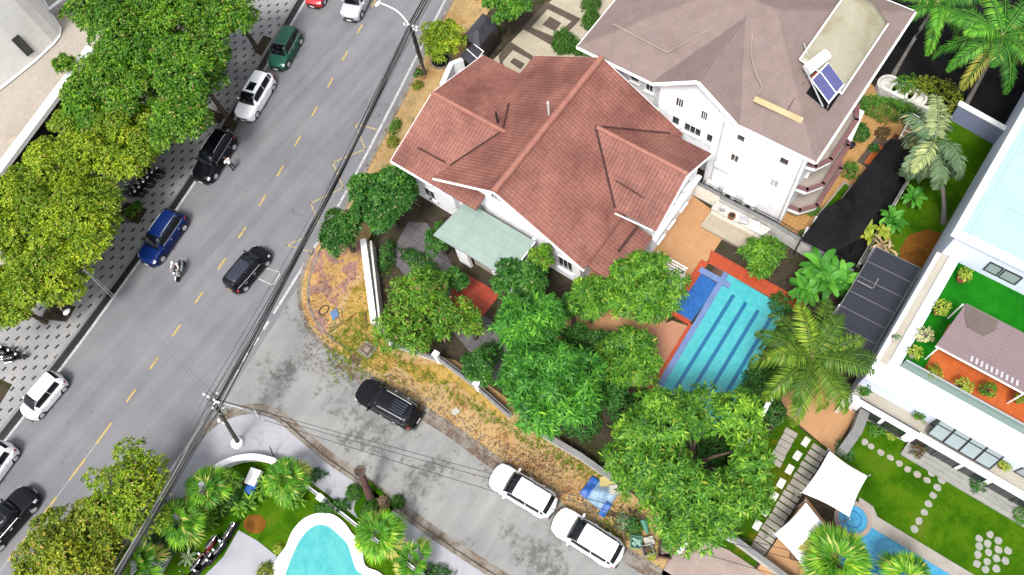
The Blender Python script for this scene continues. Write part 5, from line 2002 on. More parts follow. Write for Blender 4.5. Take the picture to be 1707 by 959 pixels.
    patch(cab, 2.12 if kind != 'sedan' else 2.05, 2.70 if kind != 'sedan' else 2.85, 0.20, 0.80, 'rear_window', 'car_glass', n=6, m_=10)
    for v0, v1 in ((0.02, 0.182), (0.818, 0.98)):
        patch(cab, 0.50, 1.44, v0, v1, 'side_window', 'car_glass', n=12, m_=3)
        patch(cab, 1.46, 1.94, v0, v1, 'side_window', 'car_glass', n=8, m_=3)
        if kind == 'suv':
            patch(cab, 1.97, 2.3, v0 + 0.01, v1 - 0.01, 'quarter_window', 'car_glass', n=5, m_=3)
    if sunroof:
        patch(cab, 1.06, 1.46, 0.33, 0.67, 'sunroof', 'car_glass', n=6, m_=8)
    if roof_mat:
        patch(cab, 1.02, 1.98, 0.22, 0.78, 'roof_panel', roof_mat, n=8, m_=8, off=0.006)
    if roof_box:
        for k in range(5):
            patch(cab, 1.42, 1.92, 0.30 + 0.085 * k, 0.345 + 0.085 * k, 'roof_strip', 'p_darkgrey', n=6, m_=2, off=0.02)
    if rails:
        for sg in (-1, 1):
            q = MB()
            pts = []
            for k in range(9):
                p = Vector(cab(1.06 + 0.92 * k / 8, 0.5 + sg * 0.285))
                pts.append(p + Vector((0, 0, 0.07 if 0 < k < 8 else 0.0)))
            q.tube(pts, 0.036, 6)
            q.build('roof_rail', 'chrome', t, world=False, smooth=True)
    if paint != 'p_white':
        for sg in (-1, 1):
            q = MB()
            q.tube([Vector(cab(0.55 + 1.6 * k / 12, 0.5 + sg * 0.492)) + Vector((0, sg * 0.01, 0.02)) for k in range(13)], 0.017, 5)
            q.build('window_trim', 'chrome', t, world=False, smooth=True)
    # lamps
    for sg in (-1, 1):
        c = 0.5 + sg * 0.235
        patch(body, 0.025, 0.095, c - 0.045 * 1, c + 0.035, 'headlight', 'lamp_white', n=5, m_=5)
        c = 0.5 + sg * 0.245
        patch(body, 0.945, 0.985, c - 0.045, c + 0.045, 'tail_light', 'lamp_red', n=4, m_=5)
    q = MB(); q.box((hl - 0.005, 0, 0.60), (0.05, W * 0.52, 0.16)); q.build('grille', 'black', t, world=False, bevel=0.02)
    q = MB(); q.box((hl + 0.02, 0, 0.40), (0.02, 0.42, 0.12)); q.build('number_plate', plate, t, world=False)
    q = MB(); q.box((-hl - 0.015, 0, 0.62), (0.02, 0.42, 0.13)); q.build('number_plate', plate, t, world=False)
    q = MB(); q.box((-hl + 0.02, 0, 0.36), (0.08, W * 0.72, 0.16)); q.build('bumper_trim', 'black', t, world=False, bevel=0.02)
    q = MB(); q.box((hl - 0.02, 0, 0.30), (0.08, W * 0.66, 0.12)); q.build('bumper_trim', 'black', t, world=False, bevel=0.02)
    for sg in (-1, 1):
        q = MB()
        q.blob((x1 - 0.30, sg * (W / 2 + 0.08), belt + 0.06), (0.09, 0.13, 0.085), 10, 8)
        q.tube([(x1 - 0.3, sg * W / 2 * 0.9, belt), (x1 - 0.3, sg * (W / 2 + 0.05), belt + 0.04)], 0.025, 6)
        q.build('mirror', paint, t, world=False, smooth=True)
        for xh in (x2 - 0.42, (x2 + x3) / 2 - 0.35):
            q = MB(); q.box((xh, sg * (halfw(xh) + 0.005), belt * 0.86), (0.2, 0.04, 0.035)); q.build('door_handle', 'chrome' if paint != 'p_white' else paint, t, world=False)
    if True:
        # dark seams round doors and bonnet, thin as on the car itself
        q = MB()
        for sg in (-1, 1):
            for xx in (x1 - 0.15, (x2 + x3) / 2, x3 + 0.05):
                q.tube([(xx, sg * (halfw(xx) + 0.002), 0.42), (xx - 0.02, sg * (halfw(xx) + 0.002), belt * 0.8), (xx - 0.04, sg * halfw(xx) * 0.965, belt * 0.95)], 0.006, 4)
            q.tube([(hl * 0.93, sg * W * 0.35, topz(hl * 0.93) + 0.012), (x1 + 0.1, sg * W * 0.40, belt + 0.012)], 0.006, 4)
        q.build('panel_seam', 'black', t, world=False)
    if wheels:
        for x in (xf, xr):
            for sg in (-1, 1):
                y = sg * (W / 2 - 0.12)
                q = MB()
                q.lathe([(wr * 0.62, -0.10), (wr * 0.94, -0.11), (wr, -0.07), (wr, 0.07), (wr * 0.94, 0.11), (wr * 0.62, 0.10)], (x, y, wr), 'Y', 28)
                wo = q.build('wheel', 'rubber', t, world=False, smooth=True)
                q = MB()
                f = sg * 0.105
                for k in range(5):
                    a = 2 * PI * k / 5
                    q.tube([(x + 0.04 * math.cos(a), y + f, wr + 0.04 * math.sin(a)), (x + wr * 0.62 * math.cos(a), y + f * 1.02, wr + wr * 0.62 * math.sin(a))], 0.034, 5)
                q.lathe([(wr * 0.60, -0.02), (wr * 0.66, 0.0), (wr * 0.60, 0.02)], (x, y + f, wr), 'Y', 24)
                q.blob((x, y + f, wr), (0.06, 0.025, 0.06), 10, 6)
                q.build('rim', rim, wo, world=False, smooth=True)
                q = MB()
                pts = [(x + (wr + 0.055) * math.cos(PI * k / 12), sg * (halfw(x) + 0.004), wr + (wr + 0.055) * math.sin(PI * k / 12)) for k in range(13)]
                q.tube(pts, 0.02, 5)
                q.build('wheel_arch', 'black' if paint != 'p_white' else paint, t, world=False, smooth=True)
    # wheel wells and floor, dark
    q = MB(); q.box((0, 0, 0.42), (L * 0.9, W * 0.80, 0.40)); q.build('underbody', 'black', t, world=False)
    # cabin inside the glass: seats
    return t


def park(o, px, py, ang, z=0.0):
    p = at(px, py, z)
    o.location = (p.x, p.y, 0.0)
    o.rotation_euler = (0, 0, ang)
    return o


def heading(a, b_, z=0.0):
    p, q = at(*a, z), at(*b_, z)
    d = q - p
    return math.atan2(d.y, d.x)


def place(o, nose, tail, z=0.8):
    """stands the car where its nose and tail are seen at bonnet height"""
    p, q = at(*nose, z), at(*tail, z)
    d = p - q
    c = (p + q) / 2
    o.location = (c.x, c.y, 0.004)
    o.rotation_euler = (0, 0, math.atan2(d.y, d.x))
    return o


kg = 'cars parked along the paved walk'
c = make_car('parked_car', 'white family SUV with a black sunroof parked by the paved walk', 'car', 'p_white', 4.7, 1.85, 1.68, 'suv', sunroof=True, group=kg)
place(c, (401, 197), (446, 122), 0.8)
c = make_car('parked_car', 'dark green SUV parked nose to tail behind the white SUV with a sunroof', 'car', 'p_green', 4.1, 1.78, 1.66, 'suv', group=kg)
place(c, (458, 108), (489, 52), 0.8)
c = make_car('parked_car', 'glossy black SUV with a person standing at its side', 'car', 'p_black', 4.75, 1.88, 1.74, 'suv', rails=True, group=kg)
place(c, (331, 299), (380, 222), 0.8)
c = make_car('parked_car', 'dark blue SUV parked ahead of the riding motorcyclist', 'car', 'p_blue', 4.75, 1.86, 1.74, 'suv', rails=True, group=kg)
place(c, (243, 433), (296, 358), 0.8)
c = make_car('parked_car', 'small white hatchback parked near the planting bed of the walk', 'car', 'p_white', 3.65, 1.64, 1.50, 'hatch', group=kg)
place(c, (42, 692), (98, 627), 0.75)
c = make_car('parked_car', 'small white hatchback cut by the left edge of the picture', 'car', 'p_white', 3.8, 1.68, 1.50, 'hatch', group=kg)
place(c, (-42, 818), (14, 742), 0.75)
c = make_car('parked_car', 'bright red car at the top edge beyond the green SUV', 'car', 'p_red', 4.2, 1.75, 1.5, 'hatch', group=kg)
place(c, (520, 3), (549, -48), 0.75)
c = make_car('moving_car', 'silver grey SUV with a dark windscreen driving down at the top edge', 'car', 'p_silver', 4.6, 1.86, 1.70, 'suv', rails=True)
place(c, (578, 32), (612, -40), 0.8)
c = make_car('moving_car', 'dark grey compact car with a yellow plate driving in the near lane', 'car', 'p_black', 4.0, 1.75, 1.52, 'hatch', roof_mat='p_darkgrey', plate='plate_yellow')
place(c, (437, 417), (385, 478), 0.75)
c = make_car('moving_car', 'black SUV with chrome window line driving in at the left edge', 'car', 'p_black', 4.8, 1.9, 1.75, 'suv', rails=True)
place(c, (44, 826), (-28, 908), 0.8)
c = make_car('side_street_car', 'black SUV with silver roof rails parked against the sandy verge', 'car', 'p_black', 4.95, 1.92, 1.78, 'suv', rails=True, roof_box=True, group='cars in the side street')
place(c, (598, 645), (696, 700), 0.85)
c = make_car('side_street_car', 'white crossover in the middle of the side street with a red tail lamp', 'car', 'p_white', 4.65, 1.85, 1.60, 'suv', group='cars in the side street')
place(c, (822, 788), (922, 848), 0.8)
c = make_car('side_street_car', 'white crossover nearest the heap of rubbish', 'car', 'p_white', 4.75, 1.88, 1.60, 'suv', group='cars in the side street')
place(c, (926, 862), (1034, 930), 0.8)
c = make_car('side_street_car', 'white car half hidden under the yellow green street tree', 'car', 'p_white', 4.3, 1.8, 1.5, 'sedan', group='cars in the side street')
place(c, (182, 880), (238, 815), 0.75)


# ------------------------------------------------------------------ scooters and people
def make_scooter(name, label, paint, group=None, cat='scooter', seat='black'):
    t = thing(name, label, cat, (0, 0, 0), 0, group)
    for x, nm in ((0.62, 'front_wheel'), (-0.6, 'rear_wheel')):
        q = MB(); q.lathe([(0.17, -0.05), (0.27, -0.05), (0.29, 0), (0.27, 0.05), (0.17, 0.05)], (x, 0, 0.29), 'Y', 22)
        wo = q.build(nm, 'rubber', t, world=False, smooth=True)
        q = MB(); q.lathe([(0.17, -0.03), (0.18, 0), (0.17, 0.03)], (x, 0, 0.29), 'Y', 20)
        for k in range(6):
            a = k * PI / 3
            q.tube([(x, 0, 0.29), (x + 0.17 * math.cos(a), 0, 0.29 + 0.17 * math.sin(a))], 0.014, 5)
        q.build('rim', 'rim', wo, world=False)
    q = MB()

    def bodyf(u, v):
        x = lerp(0.38, -0.85, u)
        w_ = 0.12 + 0.08 * math.sin(PI * min(1, u * 1.15)) - 0.05 * max(0, u - 0.8) * 5
        zt = interp(u, [(0, 0.40), (0.18, 0.38), (0.38, 0.66), (0.8, 0.74), (1, 0.80)])
        zb = interp(u, [(0, 0.25), (0.5, 0.26), (0.8, 0.46), (1, 0.70)])
        a = 2 * PI * v
        return (x, w_ * math.cos(a), (zt + zb) / 2 + (zt - zb) / 2 * math.sin(a))
    q.grid(bodyf, 16, 14)
    q.build('body', paint, t, world=False, smooth=True)
    q = MB()
    q.grid(lambda u, v: (0.50 - 0.10 * u + 0.03 * math.cos(PI * (v - .5)), (v - 0.5) * (0.42 - 0.14 * u), 0.42 + 0.55 * u), 8, 8)
    q.build('front_shield', paint, t, world=False, smooth=True, thick=0.03)
    q = MB()
    q.grid(lambda u, v: (lerp(0.02, -0.78, u), 0.15 * math.cos(2 * PI * v) * (0.75 + 0.3 * math.sin(PI * u)), 0.77 + 0.05 * u + 0.05 * math.sin(2 * PI * v)), 10, 10)
    q.build('seat', seat, t, world=False, smooth=True)
    q = MB()
    q.tube([(0.62, 0, 0.30), (0.42, 0, 0.98)], 0.035, 8)
    q.tube([(0.34, -0.34, 1.03), (0.42, -0.12, 1.02), (0.43, 0.12, 1.02), (0.34, 0.34, 1.03)], 0.02, 6)
    q.build('handlebar', 'black', t, world=False, smooth=True)
    for sg in (-1, 1):
        q = MB(); q.tube([(0.38, sg * 0.24, 1.03), (0.36, sg * 0.30, 1.18)], 0.01, 5); q.blob((0.35, sg * 0.31, 1.21), (0.02, 0.07, 0.045), 8, 6)
        q.build('mirror', 'chrome', t, world=False, smooth=True)
    q = MB(); q.blob((0.50, 0, 0.98), (0.08, 0.11, 0.07), 10, 8); q.build('headlight', 'lamp_white', t, world=False, smooth=True)
    q = MB(); q.grid(lambda u, v: (0.62 + 0.34 * math.cos(PI * (0.15 + 0.7 * u)), (v - .5) * 0.12, 0.30 + 0.34 * math.sin(PI * (0.15 + 0.7 * u))), 8, 3)
    q.build('front_mudguard', paint, t, world=False, smooth=True, thick=0.015)
    q = MB(); q.tube([(-0.30, -0.17, 0.24), (-0.75, -0.19, 0.34)], [0.04, 0.055], 8); q.build('exhaust', 'chrome', t, world=False, smooth=True)
    q = MB(); q.tube([(-0.55, -0.1, 0.82), (-0.88, -0.08, 0.9), (-0.88, 0.08, 0.9), (-0.55, 0.1, 0.82)], 0.014, 5); q.build('grab_rail', 'chrome', t, world=False)
    return t


def skin_body(name, joints, bones, radii, mat, parent, mats=None):
    me = bpy.data.meshes.new(name)
    me.from_pydata(joints, bones, [])
    o = bpy.data.objects.new(name, me)
    COL.objects.link(o)
    o.parent = parent
    md = o.modifiers.new('skin', 'SKIN')
    md.use_smooth_shade = True
    for i, r in enumerate(radii):
        me.skin_vertices[0].data[i].radius = (r, r) if not isinstance(r, tuple) else r
    me.skin_vertices[0].data[0].use_root = True
    sb = o.modifiers.new('sub', 'SUBSURF')
    sb.levels = 2
    sb.render_levels = 2
    me.materials.append(M[mat])
    return o


def person(name, label, loc, rz, pose, shirt, trousers, hair='black', helmet=None, group=None):
    """pose: dict of joints in metres, x forward, z up; the bare body is one skin, clothes and hair its children"""
    t = thing(name, label, 'person', loc, rz, group)
    J = pose
    order = ['pelvis', 'waist', 'chest', 'neck', 'head0', 'head1',
             'shL', 'elL', 'wrL', 'shR', 'elR', 'wrR', 'hipL', 'knL', 'anL', 'toL', 'hipR', 'knR', 'anR', 'toR']
    idx = {k: i for i, k in enumerate(order)}
    bones = [('pelvis', 'waist'), ('waist', 'chest'), ('chest', 'neck'), ('neck', 'head0'), ('head0', 'head1'),
             ('chest', 'shL'), ('shL', 'elL'), ('elL', 'wrL'), ('chest', 'shR'), ('shR', 'elR'), ('elR', 'wrR'),
             ('pelvis', 'hipL'), ('hipL', 'knL'), ('knL', 'anL'), ('anL', 'toL'), ('pelvis', 'hipR'), ('hipR', 'knR'), ('knR', 'anR'), ('anR', 'toR')]
    rad = [0.11, 0.10, 0.125, 0.052, 0.075, 0.085, 0.055, 0.042, 0.030, 0.055, 0.042, 0.030, 0.085, 0.055, 0.038, 0.035, 0.085, 0.055, 0.038, 0.035]
    js = [tuple(J[k]) for k in order]
    bs = [(idx[a], idx[b_]) for a, b_ in bones]
    # palms and fingers grow from the wrists
    for sd in ('L', 'R'):
        w0, e0 = Vector(J['wr' + sd]), Vector(J['el' + sd])
        f = (w0 - e0).normalized()
        sdv = f.cross(Vector((0, 0, 1)))
        sdv = sdv.normalized() if sdv.length > 0.1 else Vector((0, 1, 0))
        pi_ = len(js)
        js.append(tuple(w0 + f * 0.07)); rad.append(0.034); bs.append((idx['wr' + sd], pi_))
        for k in range(4):
            a = w0 + f * 0.10 + sdv * (0.022 * (k - 1.5))
            c_ = a + f * (0.035 + 0.006 * (k in (1, 2))) + Vector((0, 0, -0.012))
            d_ = c_ + f * 0.022 + Vector((0, 0, -0.022))
            i0 = len(js)
            js += [tuple(a), tuple(c_), tuple(d_)]
            rad += [0.0105, 0.0095, 0.008]
            bs += [(pi_, i0), (i0, i0 + 1), (i0 + 1, i0 + 2)]
        i0 = len(js)
        th = w0 + f * 0.035 + sdv * 0.038
        js += [tuple(th), tuple(th + f * 0.03 + sdv * 0.012)]
        rad += [0.012, 0.0095]
        bs += [(pi_, i0), (i0, i0 + 1)]
    skin_body('body', js, bs, rad, 'skin', t)
    # clothes follow the body a little outside it
    def cloth(nm, names, bn, r, mat):
        ii = {k: i for i, k in enumerate(names)}
        skin_body(nm, [tuple(J[k]) if k in J else k for k in names], [(ii[a], ii[b_]) for a, b_ in bn], r, mat, t)
    J['cuL'] = tuple(Vector(J['elL']).lerp(Vector(J['wrL']), 0.55))
    J['cuR'] = tuple(Vector(J['elR']).lerp(Vector(J['wrR']), 0.55))
    cloth('shirt', ['pelvis', 'waist', 'chest', 'neckb', 'shL', 'elL', 'cuL', 'shR', 'elR', 'cuR'][:3] + ['shL', 'elL', 'cuL', 'shR', 'elR', 'cuR'],
          [('pelvis', 'waist'), ('waist', 'chest'), ('chest', 'shL'), ('shL', 'elL'), ('elL', 'cuL'), ('chest', 'shR'), ('shR', 'elR'), ('elR', 'cuR')],
          [0.145, 0.135, 0.155, 0.075, 0.062, 0.05, 0.075, 0.062, 0.05], shirt)
    cloth('trousers', ['pelvis', 'hipL', 'knL', 'anL', 'hipR', 'knR', 'anR'],
          [('pelvis', 'hipL'), ('hipL', 'knL'), ('knL', 'anL'), ('pelvis', 'hipR'), ('hipR', 'knR'), ('knR', 'anR')],
          [0.14, 0.11, 0.078, 0.06, 0.11, 0.078, 0.06], trousers)
    for sd in ('L', 'R'):
        q = MB(); a, c_ = Vector(J['an' + sd]), Vector(J['to' + sd]); q.blob((a + c_) / 2 + Vector((0, 0, -0.01)), (0.14, 0.055, 0.05), 10, 8); q.build('shoe', 'black', t, world=False, smooth=True)
    h = (Vector(J['head0']) + Vector(J['head1'])) / 2
    q = MB(); q.blob(h + Vector((-0.015, 0, 0.04)), (0.125, 0.11, 0.125), 14, 10)
    q.build('helmet' if helmet else 'hair', helmet or hair, t, world=False, smooth=True)
    q = MB(); q.blob(h + Vector((0.095, 0, -0.03)), (0.02, 0.014, 0.025), 8, 6); q.build('nose', 'skin', t, world=False, smooth=True)
    for sg in (-1, 1):
        q = MB(); q.blob(h + Vector((0.088, sg * 0.03, 0.0)), (0.01, 0.014, 0.009), 8, 6); q.build('eye', 'black', t, world=False, smooth=True)
        q = MB(); q.blob(h + Vector((-0.01, sg * 0.085, -0.02)), (0.02, 0.012, 0.03), 8, 6); q.build('ear', 'skin', t, world=False, smooth=True)
    q = MB(); q.blob(h + Vector((0.085, 0, -0.065)), (0.01, 0.024, 0.006), 8, 6); q.build('mouth', 'lamp_red', t, world=False, smooth=True)
    return t


RIDE = dict(pelvis=(-0.30, 0, 0.92), waist=(-0.26, 0, 1.08), chest=(-0.16, 0, 1.30), neck=(-0.10, 0, 1.46), head0=(-0.07, 0, 1.55), head1=(-0.05, 0, 1.66),
            shL=(-0.15, 0.18, 1.37), elL=(0.06, 0.30, 1.16), wrL=(0.30, 0.27, 1.08), shR=(-0.15, -0.18, 1.37), elR=(0.06, -0.30, 1.16), wrR=(0.30, -0.27, 1.08),
            hipL=(-0.26, 0.12, 0.90), knL=(0.18, 0.20, 0.82), anL=(0.16, 0.17, 0.40), toL=(0.32, 0.18, 0.36), hipR=(-0.26, -0.12, 0.90), knR=(0.18, -0.20, 0.82), anR=(0.16, -0.17, 0.40), toR=(0.32, -0.18, 0.36))
STAND = dict(pelvis=(0, 0, 0.92), waist=(0.02, 0, 1.08), chest=(0.08, 0, 1.30), neck=(0.13, 0, 1.46), head0=(0.17, 0, 1.54), head1=(0.20, 0, 1.65),
             shL=(0.08, 0.18, 1.38), elL=(0.16, 0.26, 1.13), wrL=(0.36, 0.20, 1.05), shR=(0.08, -0.18, 1.38), elR=(0.16, -0.26, 1.13), wrR=(0.36, -0.20, 1.05),
             hipL=(0, 0.10, 0.88), knL=(0.05, 0.11, 0.48), anL=(-0.02, 0.12, 0.09), toL=(0.13, 0.13, 0.05), hipR=(0, -0.10, 0.88), knR=(0.07, -0.11, 0.48), anR=(0.04, -0.12, 0.09), toR=(0.20, -0.13, 0.05))
hd = heading((314, 425), (297, 470))
g0 = at(304, 455)
sc = make_scooter('ridden_scooter', 'pale scooter ridden down the main road beside the dark blue SUV', 'p_silver')
sc.location = (g0.x, g0.y, 0.0); sc.rotation_euler = (0, 0, hd)
person('person', 'rider in a pale checked shirt and white helmet on the scooter in the road', (g0.x, g0.y, 0.0), hd, dict(RIDE), 'cloth_pale', 'cloth_dark', helmet='helmet')
g1 = at(391, 283)
person('person', 'person in a white shirt and dark trousers at the side of the black parked SUV', (g1.x, g1.y, 0.004), dir_at(391, 283) + R(75), dict(STAND), 'cloth_white', 'cloth_dark')

wh = (235, 300)
rowg = 'scooters parked on the paved walk'
proto = make_scooter('parked_scooter', 'black scooter first in the row under the tree by the black SUV', 'p_black', rowg)
base_dir = dir_at(250, 300)
spots = [(262, 290, 'black'), (254, 297, ''), (247, 305, ''), (240, 313, ''), (233, 321, ''), (226, 329, '')]
labs = ['black scooter at the upper end of the row on the grey walk', 'second black scooter from the upper end of the row on the grey walk', 'third black scooter down the row on the grey walk',
        'fourth black scooter down the row on the grey walk', 'fifth black scooter down the row on the grey walk', 'black scooter at the lower end of the row by the grassy bed']
for i, (x, y, _) in enumerate(spots):
    p = at(x, y, 0.1)
    if i == 0:
        proto.location = p
        proto.rotation_euler = (0, 0, base_dir + R(-75))
        proto['label'] = labs[0]
    else:
        copy_tree(proto, (p.x, p.y, 0.1), base_dir + R(-75 + random.uniform(-5, 5)), labs[i], rowg)
p = at(150, 425, 0.1); copy_tree(proto, (p.x, p.y, 0.1), base_dir + R(-100), 'lone black scooter under the yellow green tree above the lamp post', rowg)
for i, (x, y, l) in enumerate([(6, 585, 'black scooter at the left edge of the group beside the planting bed'), (18, 592, 'black scooter in the middle of the group beside the planting bed'), (30, 600, 'black scooter at the right of the group beside the planting bed')]):
    p = at(x, y, 0.1); copy_tree(proto, (p.x, p.y, 0.1), base_dir + R(-70 + 8 * i), l, rowg)
# motorcycles in the bottom-left garden
mg = 'scooters parked in the garden at bottom left'
M['p_maroon'] = paint_mat('maroon_paint', (0.16, 0.008, 0.015))
pr = make_scooter('garden_scooter', 'maroon scooter in the middle of the garden row', 'p_maroon', mg)
pb = make_scooter('garden_scooter', 'black scooter at the top of the garden row', 'p_black', mg)
ga = heading((392, 890), (330, 955))
for i, (x, y) in enumerate([(385, 893), (375, 908)]):
    p = at(x, y, 0.03)
    if i == 0:
        pb.location = p; pb.rotation_euler = (0, 0, ga + R(10))
    else:
        copy_tree(pb, p, ga + R(8), 'black scooter with a beige seat pad next to the maroon one', mg)
p = at(352, 915, 0.03); pr.location = p; pr.rotation_euler = (0, 0, ga + R(6))
for x, y, l in ((365, 925, 'black scooter on the paving edge beside the maroon one'), (345, 942, 'black scooter nearest the garden paving corner'), (327, 952, 'black scooter lowest in the garden row at the bottom edge')):
    p = at(x, y, 0.03); copy_tree(pb, p, ga + R(5), l, mg)

# ------------------------------------------------------------------ poles and wires
WT = {}


def pole(name, label, foot, top, h, r=0.15, mat='pole', cat='utility pole'):
    f = at(*foot)
    tp = at(*top, h)
    t = thing(name, label, cat, (f.x, f.y, 0))
    q = MB(); q.tube([Vector((f.x, f.y, -0.05)), tp], [r, r * 0.68], 14)
    q.build('shaft', mat, t, smooth=True)
    return t, f, tp


PA, fA, tA = pole('utility_pole', 'concrete pole with a curved street lamp arm and cable tangle beside the red roof', (709, 125), (684, 42), 5.9)
along = dir_at(690, 60)
ca, sa = math.cos(along), math.sin(along)


def cross(par, tp, dz, half, ang, nm='crossarm', mat='metal'):
    q = MB()
    c_ = tp + Vector((0, 0, dz))
    e = Vector((math.cos(ang), math.sin(ang), 0)) * half
    q.tube([c_ - e, c_ + e], 0.05, 6)
    o = q.build(nm, mat, par)
    q = MB()
    for k in (-1, -0.4, 0.4, 1):
        p = c_ + e * k * 0.95
        q.lathe([(0.05, 0.0), (0.07, 0.06), (0.04, 0.1), (0.07, 0.14), (0.03, 0.2)], p, n=10)
    q.build('insulator', 'white_trim', o, smooth=True)


cross(PA, tA, -0.15, 0.55, along + PI / 2)
cross(PA, tA, -0.5, 0.45, along + PI / 2)
q = MB()
end = at(628, 5, 7.0)
q.tube(smooth_path([tA + Vector((0, 0, -0.2)), at(666, 22, 6.7), at(650, 12, 7.0), at(636, 6, 7.05)], 5), 0.05, 8)
q.build('lamp_arm', 'white_trim', PA, smooth=True)
q = MB(); q.blob(at(630, 6, 7.0), (0.32, 0.16, 0.08), 12, 8); q.build('lamp_head', 'white_trim', PA, smooth=True)
q = MB()
rr = random.Random(3)
for k in range(9):
    a0 = rr.uniform(0, 6.28)
    q.tube([fA.lerp(tA, 0.35 + 0.6 * j / 6) + Vector((math.cos(a0 + j) * 0.16, math.sin(a0 + j) * 0.16, 0)) for j in range(7)], 0.025, 5)
q.build('cable_run', 'cable', PA)
q = MB(); q.box(fA.lerp(tA, 0.5) + Vector((0.05, 0.25, 0)), (0.35, 0.3, 0.5)); q.build('junction_box', 'metal', PA)

PB, fB, tB = pole('utility_pole', 'leaning concrete pole with crossarms and cable coils on the smooth walk corner', (398, 740), (352, 664), 7.2)
ab = dir_at(343, 705)
cross(PB, tB, -0.1, 0.6, ab + PI / 2)
cross(PB, tB, -0.7, 0.5, ab + R(20))
cross(PB, tB, -1.3, 0.4, ab + R(70))
q = MB()
for k in range(16):
    c_ = fB.lerp(tB, rr.uniform(0.55, 0.97)) + Vector((rr.uniform(-.3, .3), rr.uniform(-.3, .3), 0))
    rd = rr.uniform(0.12, 0.3)
    tl = rr.uniform(0, PI)
    q.tube([c_ + Vector((rd * math.cos(2 * PI * j / 12), rd * math.sin(2 * PI * j / 12) * math.cos(tl), rd * math.sin(2 * PI * j / 12) * math.sin(tl))) for j in range(13)], 0.015, 4)
q.build('cable_coil', 'cable', PB)
q = MB()
for k in range(7):
    c_ = fB.lerp(tB, 0.5 + 0.07 * k) + Vector((rr.uniform(-.25, .25), rr.uniform(-.25, .25), 0))
    q.box(c_, (0.22, 0.18, 0.26), rr.uniform(0, 3))
q.build('junction_box', 'white_trim', PB)
q = MB(); q.tube([tB + Vector((0, 0, -0.7)), at(405, 682, 6.0), at(428, 690, 5.2)], 0.05, 6); q.build('stay_arm', 'metal', PB)
q = MB(); q.lathe([(0.42, 0), (0.42, 0.25), (0.3, 0.32), (0.001, 0.32)], (fB.x, fB.y, 0.11), n=18); q.build('base', 'white_trim', PB, smooth=True)
PC, fC, tC = pole('street_lamp', 'slim street lamp with a pale head among the trees on the paved walk', (115, 528), (98, 512), 1.6, 0.05, 'metal', 'street lamp')
q = MB(); q.blob(at(111, 520, 1.8), (0.3, 0.22, 0.12), 12, 8); q.build('lamp_head', 'white_trim', PC, smooth=True)
PD, fD, tD = pole('utility_pole', 'thin grey pole leaning over the paved walk, half hidden in the yellow green tree', (180, 490), (140, 450), 5.0, 0.07, 'metal')
PE, fE, tE = pole('gnarled_post', 'short thick grey trunk with coiled cable on top in the round hedge bed', (618, 832), (601, 786), 3.3, 0.30, 'rust', 'post')
q = MB()
for k in range(5):
    rd = 0.2 + 0.04 * k
    q.tube([tE + Vector((rd * math.cos(2 * PI * j / 14), rd * math.sin(2 * PI * j / 14), 0.03 * k)) for j in range(15)], 0.03, 5)
q.build('cable_coil', 'pole', PE)
PF, fF, tF = pole('guard_post', 'thin white metal post at the kerb of the smooth walk', (431, 697), (423, 681), 1.3, 0.05, 'white_trim', 'post')
PG, fG, tG = pole('guard_post', 'thin grey post in the smooth walk above the curved white wall', (457, 765), (450, 745), 1.4, 0.05, 'pole', 'post')


def wire(mb, a, c_, sag, r, n=24, wob=0.0, seed=0):
    rr_ = random.Random(seed)
    ph = rr_.uniform(0, 6)
    pts = []
    for i in range(n + 1):
        t = i / n
        p = a.lerp(c_, t)
        p = p - Vector((0, 0, 4 * sag * t * (1 - t)))
        p += Vector((math.sin(9 * t + ph), math.cos(7 * t + ph), math.sin(11 * t + ph))) * wob * math.sin(PI * t)
        pts.append(p)
    mb.tube(pts, r, 5)


up_ = tA + (Vector((math.cos(along), math.sin(along), 0)) * 45)
dn_ = tB - (Vector((math.cos(ab), math.sin(ab), 0)) * 30) - Vector((0, 0, 3.4))
for i in range(13):
    q = MB()
    o1 = Vector((-sa, ca, 0)) * rr.uniform(-0.45, 0.45) + Vector((0, 0, rr.uniform(-0.75, 0.1)))
    o2 = Vector((-sa, ca, 0)) * rr.uniform(-0.45, 0.45) + Vector((0, 0, rr.uniform(-0.8, 0.1)))
    o0 = o1 + Vector((rr.uniform(-.3, .3), rr.uniform(-.3, .3), 0))
    thick = (0.045 if i < 4 else 0.025 if i < 9 else 0.014)
    sg_ = rr.uniform(0.4, 1.0)
    wire(q, up_ + o0, tA + o1, sg_, thick, seed=i)
    wire(q, tA + o1, tB + o2, sg_ * 0.9, thick, 34, 0.06, seed=i + 20)
    wire(q, tB + o2, dn_ + o0, sg_, thick, seed=i + 40)
    o = q.build('cable', 'cable' if i % 4 else 'cable_grey', None, smooth=True)
    tag(o, ('thick black overhead cable in the bundle along the right side of the main road' if i < 4 else 'medium black overhead cable in the bundle along the right side of the main road' if i < 9 else 'hair thin overhead wire beside the cable bundle of the main road'), 'cable', 'overhead cables along the main road')
for i, (a, c_, sg_, lab) in enumerate([
        (tB, tD, 0.6, 'thin wire crossing the main road from the corner pole to the far walk, upper one'),
        (tB + Vector((0.2, 0, -0.4)), tD + Vector((0.1, 0, -0.15)), 0.9, 'thin wire crossing the main road from the corner pole to the far walk, lower one')]):
    q = MB(); wire(q, a, c_, sg_, 0.022, 28, seed=i)
    solo('wire', q, 'cable_grey', lab, 'wire')
far = at(1290, 905, 5.5)
